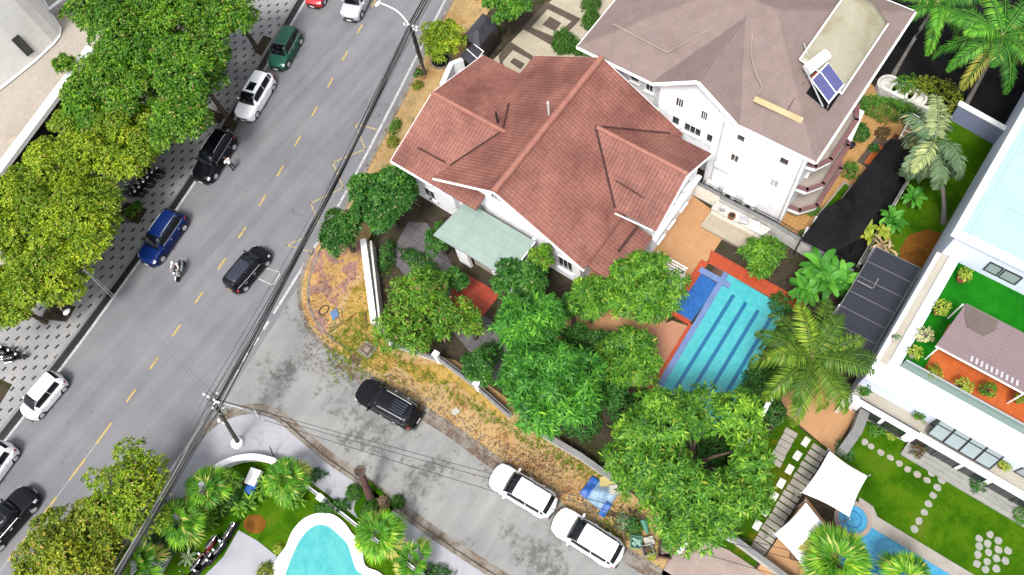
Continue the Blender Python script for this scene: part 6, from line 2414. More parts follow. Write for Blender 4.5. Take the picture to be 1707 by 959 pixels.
for i, (p0, p1, p2) in enumerate([((430, 684), (660, 762), (985, 820)), ((430, 690), (660, 770), (985, 833)), ((440, 700), (640, 775), (985, 868))]):
    q = MB()
    w0 = at(*p0, 5.0)
    w1 = at(p2[0] + 360, p2[1] + 105, 5.2)
    wire(q, w0, w1, 0.7 + 0.15 * i, 0.018, 30, seed=i)
    if i == 0:
        wire(q, tB, w0, 0.05, 0.03, 6)
    solo('wire', q, 'cable', ['uppermost', 'middle', 'lowest'][i] + ' of the three thin wires above the side street', 'wire')
q = MB(); wire(q, at(436, 693, 4.5), at(530, 565, 0.6), 0.2, 0.02, 16); solo('wire', q, 'cable_grey', 'pale stay wire running down to the sandy corner across the side street mouth', 'wire')


# ------------------------------------------------------------------ garden walls and fences
def wall(name, label, pts, h, th, mat='white', cap=None, cat='wall', rail=None, z0=-0.05, posts=None, pmat='white_trim'):
    P = [at(*p) if len(p) == 2 and abs(p[0]) + abs(p[1]) > 60 else Vector((p[0], p[1], 0)) for p in pts]
    o0 = (P[0] + P[-1]) / 2
    t = thing(name, label, cat, (o0.x, o0.y, 0))
    q = MB()
    strip(q, P, -th / 2, th / 2, z0, h)
    q.build('wall', mat, t)
    if cap:
        q = MB(); strip(q, P, -th / 2 - 0.05, th / 2 + 0.05, h, h + 0.07); q.build('coping', cap, t)
    if rail:
        q = MB()
        for z in rail:
            q.tube([p + Vector((0, 0, z)) for p in P], 0.022, 5)
        L_ = sum((b_ - a).length for a, b_ in zip(P[:-1], P[1:]))
        k = 0.0
        while k < L_:
            c_ = cut(P, k, k + 0.01)
            if c_:
                q.tube([c_[0] + Vector((0, 0, h)), c_[0] + Vector((0, 0, rail[-1] + 0.12))], 0.014, 4)
            k += 0.14
        q.build('railing', 'black', t)
    if posts:
        L_ = sum((b_ - a).length for a, b_ in zip(P[:-1], P[1:]))
        k = 0.0
        while k <= L_:
            c_ = cut(P, min(k, L_ - 0.02), min(k, L_ - 0.02) + 0.01)
            if c_:
                q = MB(); q.box(c_[0] + Vector((0, 0, posts[1] / 2)), (0.34, 0.34, posts[1]), math.atan2((P[-1] - P[0]).y, (P[-1] - P[0]).x))
                q.box(c_[0] + Vector((0, 0, posts[1] + 0.05)), (0.44, 0.44, 0.1), math.atan2((P[-1] - P[0]).y, (P[-1] - P[0]).x))
                q.build('pillar', pmat, t, bevel=0.02)
            k += posts[0]
    return t


wall('garden_wall', 'white double capped wall on the paved corner of the red roofed house', [(613, 412), (631, 548), (645, 560)], 1.3, 0.34, 'white', 'white_trim')
q = MB(); P = [at(625, 414), at(640, 545)]; strip(q, P, -0.08, 0.08, -0.05, 1.25); solo('inner_wall', q, 'white_grime', 'slim second wall just inside the white corner wall', 'wall')
wall('garden_wall', 'low white wall with dark railings between the side street verge and the yard', [(658, 578), (740, 606), (800, 651), (852, 697)], 0.75, 0.26, 'white_grime', 'kerb_grey', rail=(1.0, 1.45), posts=(3.6, 1.75))
wall('garden_wall', 'low white wall emerging between the feathery tree and the big mango tree', [(905, 728), (968, 765), (1034, 812)], 1.0, 0.26, 'white_grime', 'kerb_grey')
wall('garden_wall', 'grey wall with a pale coping beside the concrete apron at the bottom', [(1150, 868), (1225, 905), (1310, 968), (1380, 1020)], 1.1, 0.22, 'white_grime', 'kerb_grey')
wall('gate_post_wall', 'short white gate wall at the end of the rubbish heap', [(1122, 908), (1135, 880)], 1.0, 0.25, 'white', 'white_trim')
wall('garden_wall', 'white wall between the guard hut and the red roof', [(742, 160), (757, 125), (776, 118)], 1.4, 0.3, 'white', 'white_trim')
wall('boundary_wall', 'stained cream wall between the peach terrace and the villa', [(13.7, -4.2), (13.7, -9.0)], 1.7, 0.22, 'white_cream', 'kerb_grey', rail=(2.0, 2.35))
wall('boundary_wall', 'mossy white wall with railings between the villa and the lap pool trees', [(13.7, -9.0), (13.75, -13.4), (13.3, -19.3)], 1.5, 0.22, 'white_grime', 'kerb_grey', rail=(1.8, 2.2))
wall('drive_fence', 'pale railing fence between the dark drive and the neighbouring lawn', [(27, -19.3), (21, -19.35), (14.6, -19.45)], 0.5, 0.2, 'white_grime', None, rail=(0.9, 1.3))
wall('pool_fence', 'white wall between the lap pool palms and the stepping stone strip', [(5.9, -18.9), (2.6, -19.1), (-3, -19.3), (-9, -19.2)], 1.1, 0.18, 'white_grime', 'white_trim')
wall('slate_wall', 'grey slate feature wall beside the lawn under the big white house', [(5.5, -24.2), (3.6, -24.45), (2.0, -24.3)], 1.2, 0.5, 'stone_grey', 'kerb_grey')
P = smooth_path([(330, 845, 0), (345, 812, 0), (366, 786, 0), (396, 771, 0), (430, 766, 0), (466, 773, 0)], 6)
wall('curved_wall', 'curved white wall of the bottom left garden beside the smooth walk', [(p.x, p.y) for p in P], 0.85, 0.3, 'white', 'white_trim')
wall('low_fence', 'low white and black fence from the curved wall past the round hedge', [(466, 775), (540, 832), (600, 880), (700, 955), (760, 1010)], 0.25, 0.2, 'white', None, rail=(0.6, 1.0), posts=(4.2, 1.0))
# cream tiled outdoor counter by the terrace
b = MB(); b.prism([(11.5, -8.8), (13.55, -8.8), (13.55, -13.3), (11.9, -12.8), (11.5, -11.8)], 0, 0.28); struct('stone_platform', b, 'cream_pave')
t = thing('outdoor_counter', 'white counter with a small brick barbecue on the cream stone platform', 'counter', (13.1, -10.8, 0))
q = MB(); q.prism([(12.8, -8.9), (13.45, -8.9), (13.45, -13.1), (12.8, -12.9)], 0.28, 1.0); q.build('base', 'white_cream', t)
q = MB(); q.prism([(12.72, -8.85), (13.5, -8.85), (13.5, -13.2), (12.72, -12.95)], 1.0, 1.08); q.build('top', 'white_grime', t)
t = thing('barbecue', 'little round brick barbecue on the stone counter', 'barbecue', (12.9, -10.4, 1.08))
q = MB(); q.lathe([(0.28, 0), (0.28, 0.2), (0.2, 0.2), (0.2, 0.05), (0.001, 0.05)], (12.9, -10.4, 1.08), n=18); q.build('bowl', 'terracotta', t, smooth=True)
q = MB(); q.lathe([(0.22, 0), (0.001, 0.02)], (12.9, -10.4, 1.2), n=18); q.build('grate', 'black', t)
q = MB(); q.lathe([(0.18, 0), (0.2, 0.05), (0.14, 0.3), (0.16, 0.34), (0.001, 0.3)], (13.0, -9.6, 1.08), n=16); solo('clay_jar', q, 'metal', 'small grey jar near the end of the stone counter', 'jar', smooth=True)
for x, y, l in ((13.0, -11.3, 'grey box beside the barbecue'), (13.1, -12.1, 'white box at the far end of the stone counter')):
    q = MB(); q.box((x, y, 1.23), (0.5, 0.6, 0.3), 0.2); solo('counter_box', q, 'white_trim' if y < -12 else 'metal', l, 'box', bevel=0.03)
# things along the gap between wall and villa
for k, (y, l) in enumerate(((-7.9, 'first'), (-9.3, 'second'), (-10.9, 'third'))):
    t = thing('air_conditioner', l + ' outdoor air conditioning unit from the left along the foot of the white villa', 'air conditioner', (14.55, y, 0), 0, 'units at the foot of the villa')
    q = MB(); q.box((14.6, y, 0.75), (0.4, 0.95, 0.62)); q.build('case', 'white_trim', t, bevel=0.03)
    q = MB(); q.lathe([(0.24, 0), (0.24, 0.03), (0.001, 0.04)], (14.38, y, 0.75), 'X', 20); q.build('fan_grille', 'black', t)
    q = MB(); q.box((14.6, y - 0.35, 0.22), (0.4, 0.05, 0.44)); q.box((14.6, y + 0.35, 0.22), (0.4, 0.05, 0.44)); q.build('bracket', 'metal', t)

wall('lane_wall', 'low pale wall meeting the panelled building at the top edge', [(88, 24), (122, -2), (160, -40)], 0.6, 0.25, 'white_grime', 'white_trim')
# ------------------------------------------------------------------ pools
t = thing('lap_pool', 'long turquoise lap pool with dark blue lane lines and an orange rim', 'pool', (5, -15, 0))
LP = [(-1.2, -12.9), (9.3, -12.4), (9.2, -16.9), (-1.2, -17.5)]
q = MB(); q.prism(LP, 0.02, 0.07); q.build('water', 'water_lap', t)
q = MB()
for i in range(4):
    y = -13.65 - 0.98 * i
    q.prism([(-0.6, y - 0.13), (-0.6, y + 0.13), (8.1 - 0.05 * i, y + 0.33), (8.1 - 0.05 * i, y + 0.07)], 0.06, 0.074)
q.build('lane_line', 'lane', t)
q = MB()
q.prism([(9.3, -10.7), (9.3, -17.7), (10.3, -17.9), (10.3, -10.4)], 0, 0.12)
q.prism([(6.6, -10.2), (6.6, -10.75), (9.3, -10.75), (9.3, -10.2)], 0, 0.12)
q.build('orange_rim', 'orange_tile', t, bevel=0.02)
q = MB()
q.prism([(-1.2, -12.5), (9.3, -12.0), (9.3, -12.4), (-1.2, -12.9)], 0, 0.14)
q.build('blue_rim', 'pool_rim_blue', t)
q = MB(); q.prism([(-1.3, -12.4), (-1.3, -12.15), (4.6, -12.0), (4.6, -12.25)], 0, 0.10); q.build('red_edge', 'orange_tile', t)
t = thing('plunge_pool', 'small deep blue plunge pool beside the lap pool', 'pool', (6, -11.5, 0))
q = MB(); q.prism([(4.8, -10.4), (8.3, -10.6), (8.2, -12.15), (4.75, -12.05)], 0.03, 0.085); q.build('water', 'water_blue', t)
q = MB(); q.prism([(8.3, -10.5), (8.3, -12.9), (8.75, -12.9), (8.75, -10.5)], 0, 0.16); q.build('blue_rim', 'pool_rim_blue', t)
q = MB(); q.prism([(4.45, -10.35), (4.8, -10.35), (4.8, -12.0), (4.45, -12.0)], 0, 0.11); q.build('red_edge', 'orange_tile', t)
q = MB(); q.prism([(8.8, -11.3), (9.3, -11.3), (9.3, -12.3), (8.8, -12.3)], 0.05, 0.1); solo('red_step', q, 'rust', 'dark red recess between the two pools', 'step')
# bottom-left pool
t = thing('garden_pool', 'aqua pool with a scalloped white rim at the bottom left', 'pool', at(540, 930))
outer_ = smooth_path([at(*p) for p in [(440, 985), (462, 935), (478, 912), (488, 888), (505, 868), (528, 857), (555, 858), (575, 872), (590, 892), (606, 903), (606, 925), (612, 945), (640, 960), (660, 1010)]], 5)
inner_ = smooth_path([at(*p) for p in [(466, 985), (480, 945), (490, 920), (500, 900), (515, 882), (533, 873), (552, 877), (570, 892), (583, 906), (590, 925), (598, 948), (612, 962), (628, 1010)]], 5)
b0 = [at(628, 1080), at(440, 1080)]
q = MB(); q.prism(outer_ + [at(660, 1080), at(420, 1080)], 0, 0.22); q.build('rim', 'white', t, bevel=0.03)
q = MB(); q.prism(inner_ + [at(628, 1080), at(450, 1080)], 0.2, 0.235); q.build('water', 'water_aqua', t)
q = MB()
strip(q, [p + Vector((0, 0, 0)) for p in inner_], -0.10, 0.05, 0.2, 0.27)
q.build('coping', 'white', t)
# long pool with round spa
t = thing('long_pool', 'long sky blue pool with a round spa beside the white sail shades', 'pool', at(1500, 910))
q = MB(); q.prism(poly_at([(1392, 905), (1412, 893), (1440, 872), (1462, 884), (1610, 965), (1720, 1030), (1640, 1080), (1480, 1010), (1400, 940)]), 0.02, 0.07); q.build('water', 'water_long', t)
q = MB(); q.prism(poly_at([(1432, 829), (1455, 845), (1462, 862), (1600, 945), (1750, 1035), (1740, 1048), (1590, 962), (1462, 886), (1448, 876), (1446, 856), (1430, 842)]), 0, 0.12); q.build('coping', 'stone_slab', t, bevel=0.02)
sp = at(1421, 866)
q = MB(); q.lathe([(0.85, 0.02), (0.85, 0.14), (1.12, 0.14), (1.12, 0.0)], (sp.x, sp.y, 0.0), n=40); q.build('spa_rim', 'pink_slab', t, smooth=True, sharp=30)
q = MB(); q.prism([(sp.x + 0.85 * math.cos(k * PI / 20), sp.y + 0.85 * math.sin(k * PI / 20)) for k in range(40)], 0.03, 0.09); q.build('spa_water', 'water_long', t)
q = MB(); q.tube([(sp.x + 0.5 * math.cos(k * PI / 15), sp.y + 0.5 * math.sin(k * PI / 15), 0.08) for k in range(31)], 0.035, 6); q.build('spa_seat', 'water_blue', t)


# ------------------------------------------------------------------ sails, slabs, garden things
def sail(name, label, pts, z, dip, mat='sail'):
    P = [at(*p, z) for p in pts]
    c_ = sum(P, Vector()) / 4
    t = thing(name, label, 'sail shade', (c_.x, c_.y, 0))

    def f(u, v):
        a = P[0].lerp(P[1], u)
        b_ = P[3].lerp(P[2], u)
        p = a.lerp(b_, v)
        edge = 0.06 * (math.sin(PI * u) * (1 - math.sin(PI * v)) + math.sin(PI * v) * (1 - math.sin(PI * u)))
        p = p.lerp(c_, edge)
        z_ = p.z + dip * math.sin(PI * u) * math.sin(PI * v) + 0.35 * (u - 0.5) * (v - 0.5)
        return (p.x, p.y, z_)
    q = MB(); q.grid(f, 18, 18, False); q.build('cloth', mat, t, smooth=True, thick=0.02)
    for p in P:
        q = MB()
        o_ = (p - c_).normalized() * 0.1
        q.tube([(p.x + o_.x, p.y + o_.y, 0), (p.x + o_.x, p.y + o_.y, p.z + 0.05)], 0.04, 8)
        q.build('post', 'metal', t)
    return t


sail('sail_shade', 'upper white sail shade beside the lawn', [(1382, 752), (1447, 793), (1415, 862), (1337, 821)], 2.5, 0.25)
sail('sail_shade', 'lower white sail shade above the fan palm', [(1343, 838), (1402, 900), (1345, 955), (1291, 890)], 2.5, 0.25)
q = MB(); q.tube([at(1330, 935, 0.4), at(1316, 915, 0.9)], 0.06, 6); q.box(at(1325, 925, 0.35), (0.7, 0.5, 0.06), 0.4)
for dx in (-.25, .25):
    q.box(at(1325, 925, 0.17) + Vector((dx, 0, 0)), (0.05, 0.4, 0.34), 0.4)
solo('garden_chair', q, 'wood', 'wooden garden chair under the edge of the lower sail shade', 'chair')


ORD = ['first', 'second', 'third', 'fourth', 'fifth', 'sixth', 'seventh', 'eighth', 'ninth', 'tenth', 'eleventh', 'twelfth', 'thirteenth', 'fourteenth', 'fifteenth', 'sixteenth', 'seventeenth', 'eighteenth']


def slabs(name, label, cat, pts, size, mat, group, jitter=0.08, z=0.02, th=0.05, ang=0.0, labels=None):
    for i, p in enumerate(pts):
        g_ = at(*p)
        q = MB()
        sx, sy = size
        jx = 1 + random.uniform(-jitter, jitter)
        q.box((g_.x, g_.y, z + th / 2), (sx * jx, sy * (2 - jx), th), ang + random.uniform(-0.05, 0.05))
        o = q.build(name, mat, None, bevel=0.015)
        tag(o, ORD[i] + ' from the top, ' + label, cat, group)


ax = heading((1368, 745), (1268, 915))
pts = [lerp(0, 1, i / 17) for i in range(18)]
slabs('path_slab', 'pinkish paving slab in the long right row of the strip garden', 'paving slab', [(lerp(1365, 1265, t), lerp(750, 915, t)) for t in pts], (0.36, 0.95), 'stone_slab', 'slabs of the right path row', ang=ax)
slabs('path_slab', 'pale paving slab in the upper left row of the strip garden', 'paving slab', [(lerp(1318, 1292, i / 5), lerp(722, 770, i / 5)) for i in range(6)], (0.40, 0.8), 'stone_slab', 'slabs of the upper left path row', ang=ax)
slabs('path_slab', 'small white slab in the sparse middle row of the strip garden', 'paving slab', [(1343, 737), (1329, 760), (1316, 783), (1302, 806), (1290, 828), (1276, 852), (1262, 876)], (0.62, 0.42), 'white_grime', 'slabs of the sparse middle row', ang=ax)


def stones(pts, r, label, group, mat='stone_slab', name='stepping_stone'):
    for i, p in enumerate(pts):
        g_ = at(*p)
        q = MB()
        n = 8
        rr_ = random.Random(i * 7 + int(r * 100))
        poly = [(g_.x + r * rr_.uniform(0.8, 1.15) * math.cos(2 * PI * k / n), g_.y + r * rr_.uniform(0.8, 1.15) * math.sin(2 * PI * k / n)) for k in range(n)]
        q.prism(poly, 0.0, 0.045)
        tag(q.build(name, mat, None, bevel=0.015), label if name == 'flagstone' else ORD[i] + ' ' + label, 'stepping stone', group)


stones([(1441, 737), (1452, 745), (1468, 755), (1484, 763), (1499, 773), (1513, 782), (1529, 791), (1545, 801)], 0.22, 'round stone from the slate wall in the line across the lawn', 'stones of the line from the slate wall')
stones([(1562, 813), (1555, 826), (1547, 840), (1540, 854), (1532, 869), (1524, 882)], 0.24, 'grey round stone from the house steps in the short line across the lawn', 'stones of the short line on the lawn', 'stone_grey')
stones([(1553, 788), (1570, 800)], 0.26, 'flat stone at the bend of the lawn stones', 'stones at the bend', 'stone_grey')
stones([(1650, 892), (1646, 906), (1632, 911), (1647, 921), (1664, 901), (1630, 925), (1661, 931), (1680, 918), (1645, 936), (1660, 948), (1642, 950), (1632, 898), (1676, 935), (1628, 940), (1664, 916)], 0.235, 'irregular white flagstone in the cluster at the bottom right of the lawn', 'flagstones in the cluster', 'stone_grey', 'flagstone')
# manhole, crates and rubbish on the verge
t = thing('manhole', 'square concrete manhole frame with a rusty lid on the sandy corner', 'manhole', at(611, 583))
q = MB(); c_ = poly_at([(612, 568), (630, 581), (614, 600), (594, 585)], 0.12)
cc_ = sum(c_, Vector()) / 4
q.prism(c_, 0.08, 0.22); q.build('frame', 'kerb', t, bevel=0.02)
q = MB(); q.prism([cc_ + (p - cc_) * 0.62 for p in c_], 0.2, 0.25); q.build('lid', 'rust', t)
q = MB(); q.prism([cc_ + (p - cc_) * 0.4 for p in c_], 0.24, 0.27); q.build('handle', 'kerb', t)
q = MB(); q.prism(poly_at([(593, 588), (606, 598), (597, 612), (582, 600)]), 0.1, 0.16); solo('drain_grate', q, 'rust', 'rusty drain cover below the square manhole', 'grate')
for p0, p1, l in (((542, 558), (593, 522), 'long wooden pole lying across the sandy corner'), ((612, 550), (607, 520), 'short stick standing in the weeds near the corner wall')):
    q = MB(); q.tube([at(*p0, 0.18), at(*p1, 0.3)], 0.035, 6); solo('wooden_pole', q, 'wood', l, 'pole')
g_ = at(540, 518, 0.12)
q = MB()
for k in range(3):
    q.tube([g_ + Vector((0.42 * math.cos(2 * PI * j / 18), 0.3 * math.sin(2 * PI * j / 18), 0.04 + 0.03 * k)) for j in range(19)], 0.03, 5)
solo('wire_coil', q, 'rust', 'brown coil of hose lying on the pink corner paving', 'coil')
q = MB(); q.prism(poly_at([(551, 522), (562, 515), (566, 527), (556, 536)]), 0.11, 0.2); solo('plastic_sheet', q, 'plastic_blue', 'crumpled pale blue plastic on the pink corner paving', 'plastic sheet', bevel=0.02)
q = MB(); q.prism(poly_at([(752, 686), (762, 680), (768, 688), (758, 694)]), 0.1, 0.2); solo('foam_piece', q, 'styro', 'small white slab lying on the orange soil of the verge', 'slab')
# tarpaulin heap
t = thing('tarpaulin', 'blue tarpaulin sheet spread over rubbish on the verge', 'tarpaulin', at(998, 825))


def tarpf(u, v):
    a = at(*(lerp(990, 968, u), lerp(796, 826, u))).lerp(at(*(lerp(1032, 1008, u), lerp(822, 858, u))), v)
    return (a.x, a.y, 0.22 + 0.25 * math.sin(PI * u) * math.sin(PI * v) + 0.05 * math.sin(11 * u + 7 * v) + 0.04 * math.sin(17 * v - 5 * u))


q = MB(); q.grid(tarpf, 20, 24); q.build('sheet', 'tarp_pale', t, smooth=True, thick=0.01, sharp=80)
q = MB(); q.grid(lambda u, v: tuple(Vector(tarpf(u * 1.0, v * 0.30 - 0.06)) + Vector((0, 0, 0.05))), 14, 8); q.build('blue_fold', 'tarp', t, smooth=True, thick=0.01, sharp=80)
q = MB(); q.grid(lambda u, v: tuple(Vector(tarpf(0.55 + u * 0.6, 0.82 + v * 0.22)) + Vector((0, 0, 0.05))), 10, 8); q.build('blue_fold', 'tarp', t, smooth=True, thick=0.01, sharp=80)
q = MB(); q.box(at(1012, 803, 0.35), (0.95, 0.6, 0.5), R(-50)); solo('cardboard_box', q, 'cardboard', 'pale yellow box on the heap above the blue tarpaulin', 'box', bevel=0.02)
q = MB(); q.box(at(1027, 816, 0.35), (0.9, 0.65, 0.5), R(-50)); solo('foam_box', q, 'styro', 'white box next to the pale yellow one on the heap', 'box', bevel=0.02)
q = MB()
for k in range(46):
    p = at(rr.uniform(1000, 1075), rr.uniform(845, 900), 0.15)
    if rr.random() < 0.6:
        q.tube([p, p + Vector((rr.uniform(-.5, .5), rr.uniform(-.5, .5), rr.uniform(-.05, .3)))], 0.025, 4)
    else:
        q.box(p, (rr.uniform(.08, .3), rr.uniform(.08, .3), rr.uniform(.04, .2)), rr.uniform(0, 3), rr.uniform(0, 1))
o = q.build('rubbish_heap', 'rust'); tag(o, 'low heap of sticks and broken scraps beside the crates', 'rubbish heap', None, 'stuff')
q = MB()
rr3 = random.Random(12)
for k in range(260):
    p = at(*[(lerp(650, 1090, f) + rr3.uniform(-9, 12), lerp(632, 932, f) + rr3.uniform(-12, 6)) for f in [rr3.random()]][0], 0.1)
    s_ = rr3.uniform(0.03, 0.12)
    q.box(p, (s_ * 1.4, s_, s_ * 0.6), rr3.uniform(0, 3), rr3.uniform(-.5, .5))
for k in range(420):
    p = at(*rr3.choice([(rr3.uniform(830, 960), rr3.uniform(740, 815)), (rr3.uniform(560, 640), rr3.uniform(540, 600)), (rr3.uniform(1000, 1120), rr3.uniform(850, 925)), (rr3.uniform(505, 600), rr3.uniform(470, 560))]), 0.1)
    s_ = rr3.uniform(0.03, 0.09)
    q.box(p, (s_ * 1.4, s_, s_ * 0.6), rr3.uniform(0, 3), rr3.uniform(-.5, .5))
o = q.build('kerb_litter', 'kerb'); tag(o, 'broken stones and litter along the verge kerb', 'litter', None, 'stuff')


def crate(name, label, px, py, w_, d_, h_, mat, ang, inner='rust'):
    p = at(px, py)
    t = thing(name, label, 'crate', (p.x, p.y, 0))
    q = MB()
    th = 0.05
    m_ = Matrix.Translation((p.x, p.y, 0)) @ Matrix.Rotation(ang, 4, 'Z')
    q.M = m_
    q.bounds(-w_ / 2, w_ / 2, -d_ / 2, -d_ / 2 + th, 0.1, h_)
    q.bounds(-w_ / 2, w_ / 2, d_ / 2 - th, d_ / 2, 0.1, h_)
    q.bounds(-w_ / 2, -w_ / 2 + th, -d_ / 2 + th, d_ / 2 - th, 0.1, h_)
    q.bounds(w_ / 2 - th, w_ / 2, -d_ / 2 + th, d_ / 2 - th, 0.1, h_)
    q.bounds(-w_ / 2 + th, w_ / 2 - th, -d_ / 2 + th, d_ / 2 - th, 0.1, 0.16)
    q.build('box', mat, t)
    q = MB(); q.M = m_
    rr_ = random.Random(int(px))
    for k in range(9):
        q.box((rr_.uniform(-w_ * .32, w_ * .32), rr_.uniform(-d_ * .32, d_ * .32), h_ * 0.55 + rr_.uniform(0, .08)), (0.2, 0.14, 0.12), rr_.uniform(0, 3))
    q.build('contents', inner, t)


crate('crate', 'large open rusty crate full of scraps next to the concrete apron', 1108, 918, 1.0, 0.85, 0.75, 'rust', R(25), 'kerb')
crate('crate', 'grey framed open crate left of the rusty one', 1079, 918, 0.65, 0.7, 0.6, 'kerb_grey', R(50), 'rust')
crate('crate', 'aqua green crate covered with a pale sheet', 1060, 905, 0.75, 0.7, 0.5, 'plastic_green', R(30), 'plastic_aqua')
q = MB(); q.box(at(1082, 902, 0.3), (0.5, 0.62, 0.35), R(50)); solo('foam_box', q, 'styro', 'white foam box behind the grey framed crate', 'box', bevel=0.02)
q = MB(); q.tube([at(1072, 868, 0.2), at(1080, 890, 0.25)], [0.26, 0.1], 8); solo('green_barrel', q, 'plastic_green', 'pale green bent plastic drum above the crates', 'drum', smooth=True)
q = MB(); q.box(at(1052, 874, 0.25), (0.6, 0.4, 0.3), R(20)); solo('green_tub', q, 'plastic_green', 'dark green tub in the weeds beside the second white crossover', 'tub', bevel=0.04)
q = MB(); q.tube([at(1103, 858, 0.5), at(1131, 878, 0.5)], 0.05, 6); q.tube([at(1103, 858, 0.1), at(1103, 858, 0.55)], 0.05, 6); q.tube([at(1131, 878, 0.1), at(1131, 878, 0.55)], 0.05, 6)
solo('wooden_barrier', q, 'rust', 'low brown rail at the end of the verge under the mango tree', 'rail')
b = MB(); b.prism(poly_at([(1142, 888), (1215, 918), (1320, 990), (1250, 1060), (1100, 960), (1118, 930)]), -0.1, 0.12); struct('concrete_apron', b, 'pink_slab')

# ladder pergola and arched garden wall of the villa
t = thing('white_pergola', 'white ladder like pergola frame between the hedge and the black canopy', 'pergola', at(1525, 215))
q = MB()
a, c_, d_, e_ = at(1522, 190, 2.2), at(1548, 205, 2.2), at(1537, 238, 2.2), at(1502, 226, 2.2)
for k in range(5):
    f = k / 4
    q.tube([a.lerp(e_, f), c_.lerp(d_, f)], 0.04, 5)
for f in (0, 0.5, 1):
    q.tube([a.lerp(c_, f), e_.lerp(d_, f)], 0.045, 5)
for p in (a, c_, d_, e_):
    q.tube([p, Vector((p.x, p.y, 0))], 0.05, 6)
q.build('frame', 'white_trim', t)
t = thing('scalloped_wall', 'pale scalloped garden wall with planters above the clipped hedge', 'wall', at(1500, 160))
q = MB()
for i, (x, y, r_) in enumerate(((1478, 150, 0.9), (1500, 162, 1.0), (1522, 172, 0.8))):
    p = at(x, y)
    q.lathe([(r_, -0.02), (r_, 0.7), (r_ - 0.18, 0.7), (r_ - 0.2, 0.45), (0.001, 0.45)], p, n=26)
q.build('planter', 'white_grime', t, smooth=True, sharp=30)
q = MB(); strip(q, [at(1462, 158), at(1500, 178), at(1560, 202)], -0.12, 0.12, -0.02, 1.0); q.build('wall', 'white_grime', t)
for i, (x, y, l) in enumerate(((1405, 243, 'first round black grille pot along the villa'), (1412, 233, 'second round black grille pot along the villa'), (1400, 258, 'third round black grille pot along the villa'), (1418, 246, 'round black pot set slightly apart by the villa'))):
    p = at(x, y, 0)
    q = MB(); q.lathe([(0.2, 0.03), (0.26, 0.4), (0.22, 0.4), (0.2, 0.3), (0.001, 0.3)], p, n=16); solo('black_pot', q, 'black', l, 'pot', 'black pots beside the villa', smooth=True)
t = thing('patio_chair', 'red backed garden chair at the edge of the black canopy', 'chair', at(1487, 242))
p = at(1487, 242)
q = MB(); q.box(p + Vector((0, 0, 0.45)), (0.5, 0.5, 0.06)); q.build('seat', 'terracotta', t, bevel=0.02)
q = MB(); q.box(p + Vector((0.24, 0, 0.75)), (0.05, 0.5, 0.55)); q.build('backrest', 'terracotta', t, bevel=0.02)
q = MB()
for i in (-1, 1):
    for j in (-1, 1):
        q.box(p + Vector((i * 0.22, j * 0.22, 0.22)), (0.04, 0.04, 0.44))
q.build('leg', 'black', t)
for (cx_, cy_), l in (((1347, 393), 'white water tank box at the foot of the villa corner'), ((1362, 375), 'white block on the planter wall by the villa')):
    q = MB(); q.box(at(cx_, cy_, 0.4), (0.9, 0.7, 0.75), 0.1); solo('utility_box', q, 'white_trim', l, 'box', bevel=0.04)
t = thing('raised_planter', 'long raised grass planter with a brown border between villa and black canopy', 'planter', at(1385, 340))
q = MB(); q.prism(poly_at([(1360, 362), (1405, 306), (1418, 314), (1378, 372)]), 0, 0.35); q.build('kerb', 'balcony_cream', t)
q = MB(); q.prism(poly_at([(1364, 361), (1406, 311), (1414, 315), (1378, 366)]), 0.33, 0.4); q.build('grass', 'grass', t)

# chimney-like store of garden objects near the curved wall
t = thing('parked_cart', 'white and blue hand cart behind the curved wall', 'cart', at(428, 798))
p = at(428, 798)
q = MB(); q.box(p + Vector((0, 0, 0.5)), (1.1, 0.8, 0.5), 0.3); q.build('box', 'white_trim', t, bevel=0.05)
q = MB(); q.box(p + Vector((-0.7, -0.35, 0.45)), (0.7, 0.7, 0.35), 0.3); q.build('seat', 'tarp', t, bevel=0.08)
q = MB()
for i in (-1, 1):
    q.lathe([(0.2, -0.04), (0.26, 0), (0.2, 0.04)], (p.x + i * 0.4, p.y + 0.45, 0.26), 'Y', 16)
q.build('wheel', 'rubber', t)
t = thing('slatted_bench', 'white slatted bench beside the fan palm at the bottom left', 'bench', at(270, 935))
p = at(270, 935)
q = MB()
for k in range(5):
    q.box(p + Vector((0.16 * k - 0.3, 0, 0.42)), (0.08, 1.0, 0.04), 0.2)
q.build('seat', 'white_trim', t)
q = MB()
for i in (-1, 1):
    q.box(p + Vector((0, 0.35 * i, 0.2)), (0.7, 0.06, 0.4), 0.2)
q.build('leg', 'black', t)


# ------------------------------------------------------------------ trees and plants
def tree_at(name, label, px, py, rad_px, z_top, mat, **k):
    """crown seen centred on (px, py): its plan centre lies under that sight line at about 2/3 of its height"""
    zc = z_top * 0.62
    p = at(px, py, zc)
    e = at(px + rad_px, py, zc)
    return make_tree(name, label, (p.x, p.y), max(0.5, (e - p).length - k.get('leaf', (0.34, 0.11))[0] * 0.55), z_top, mat, **k)


sg_ = 'street trees along the paved walk'
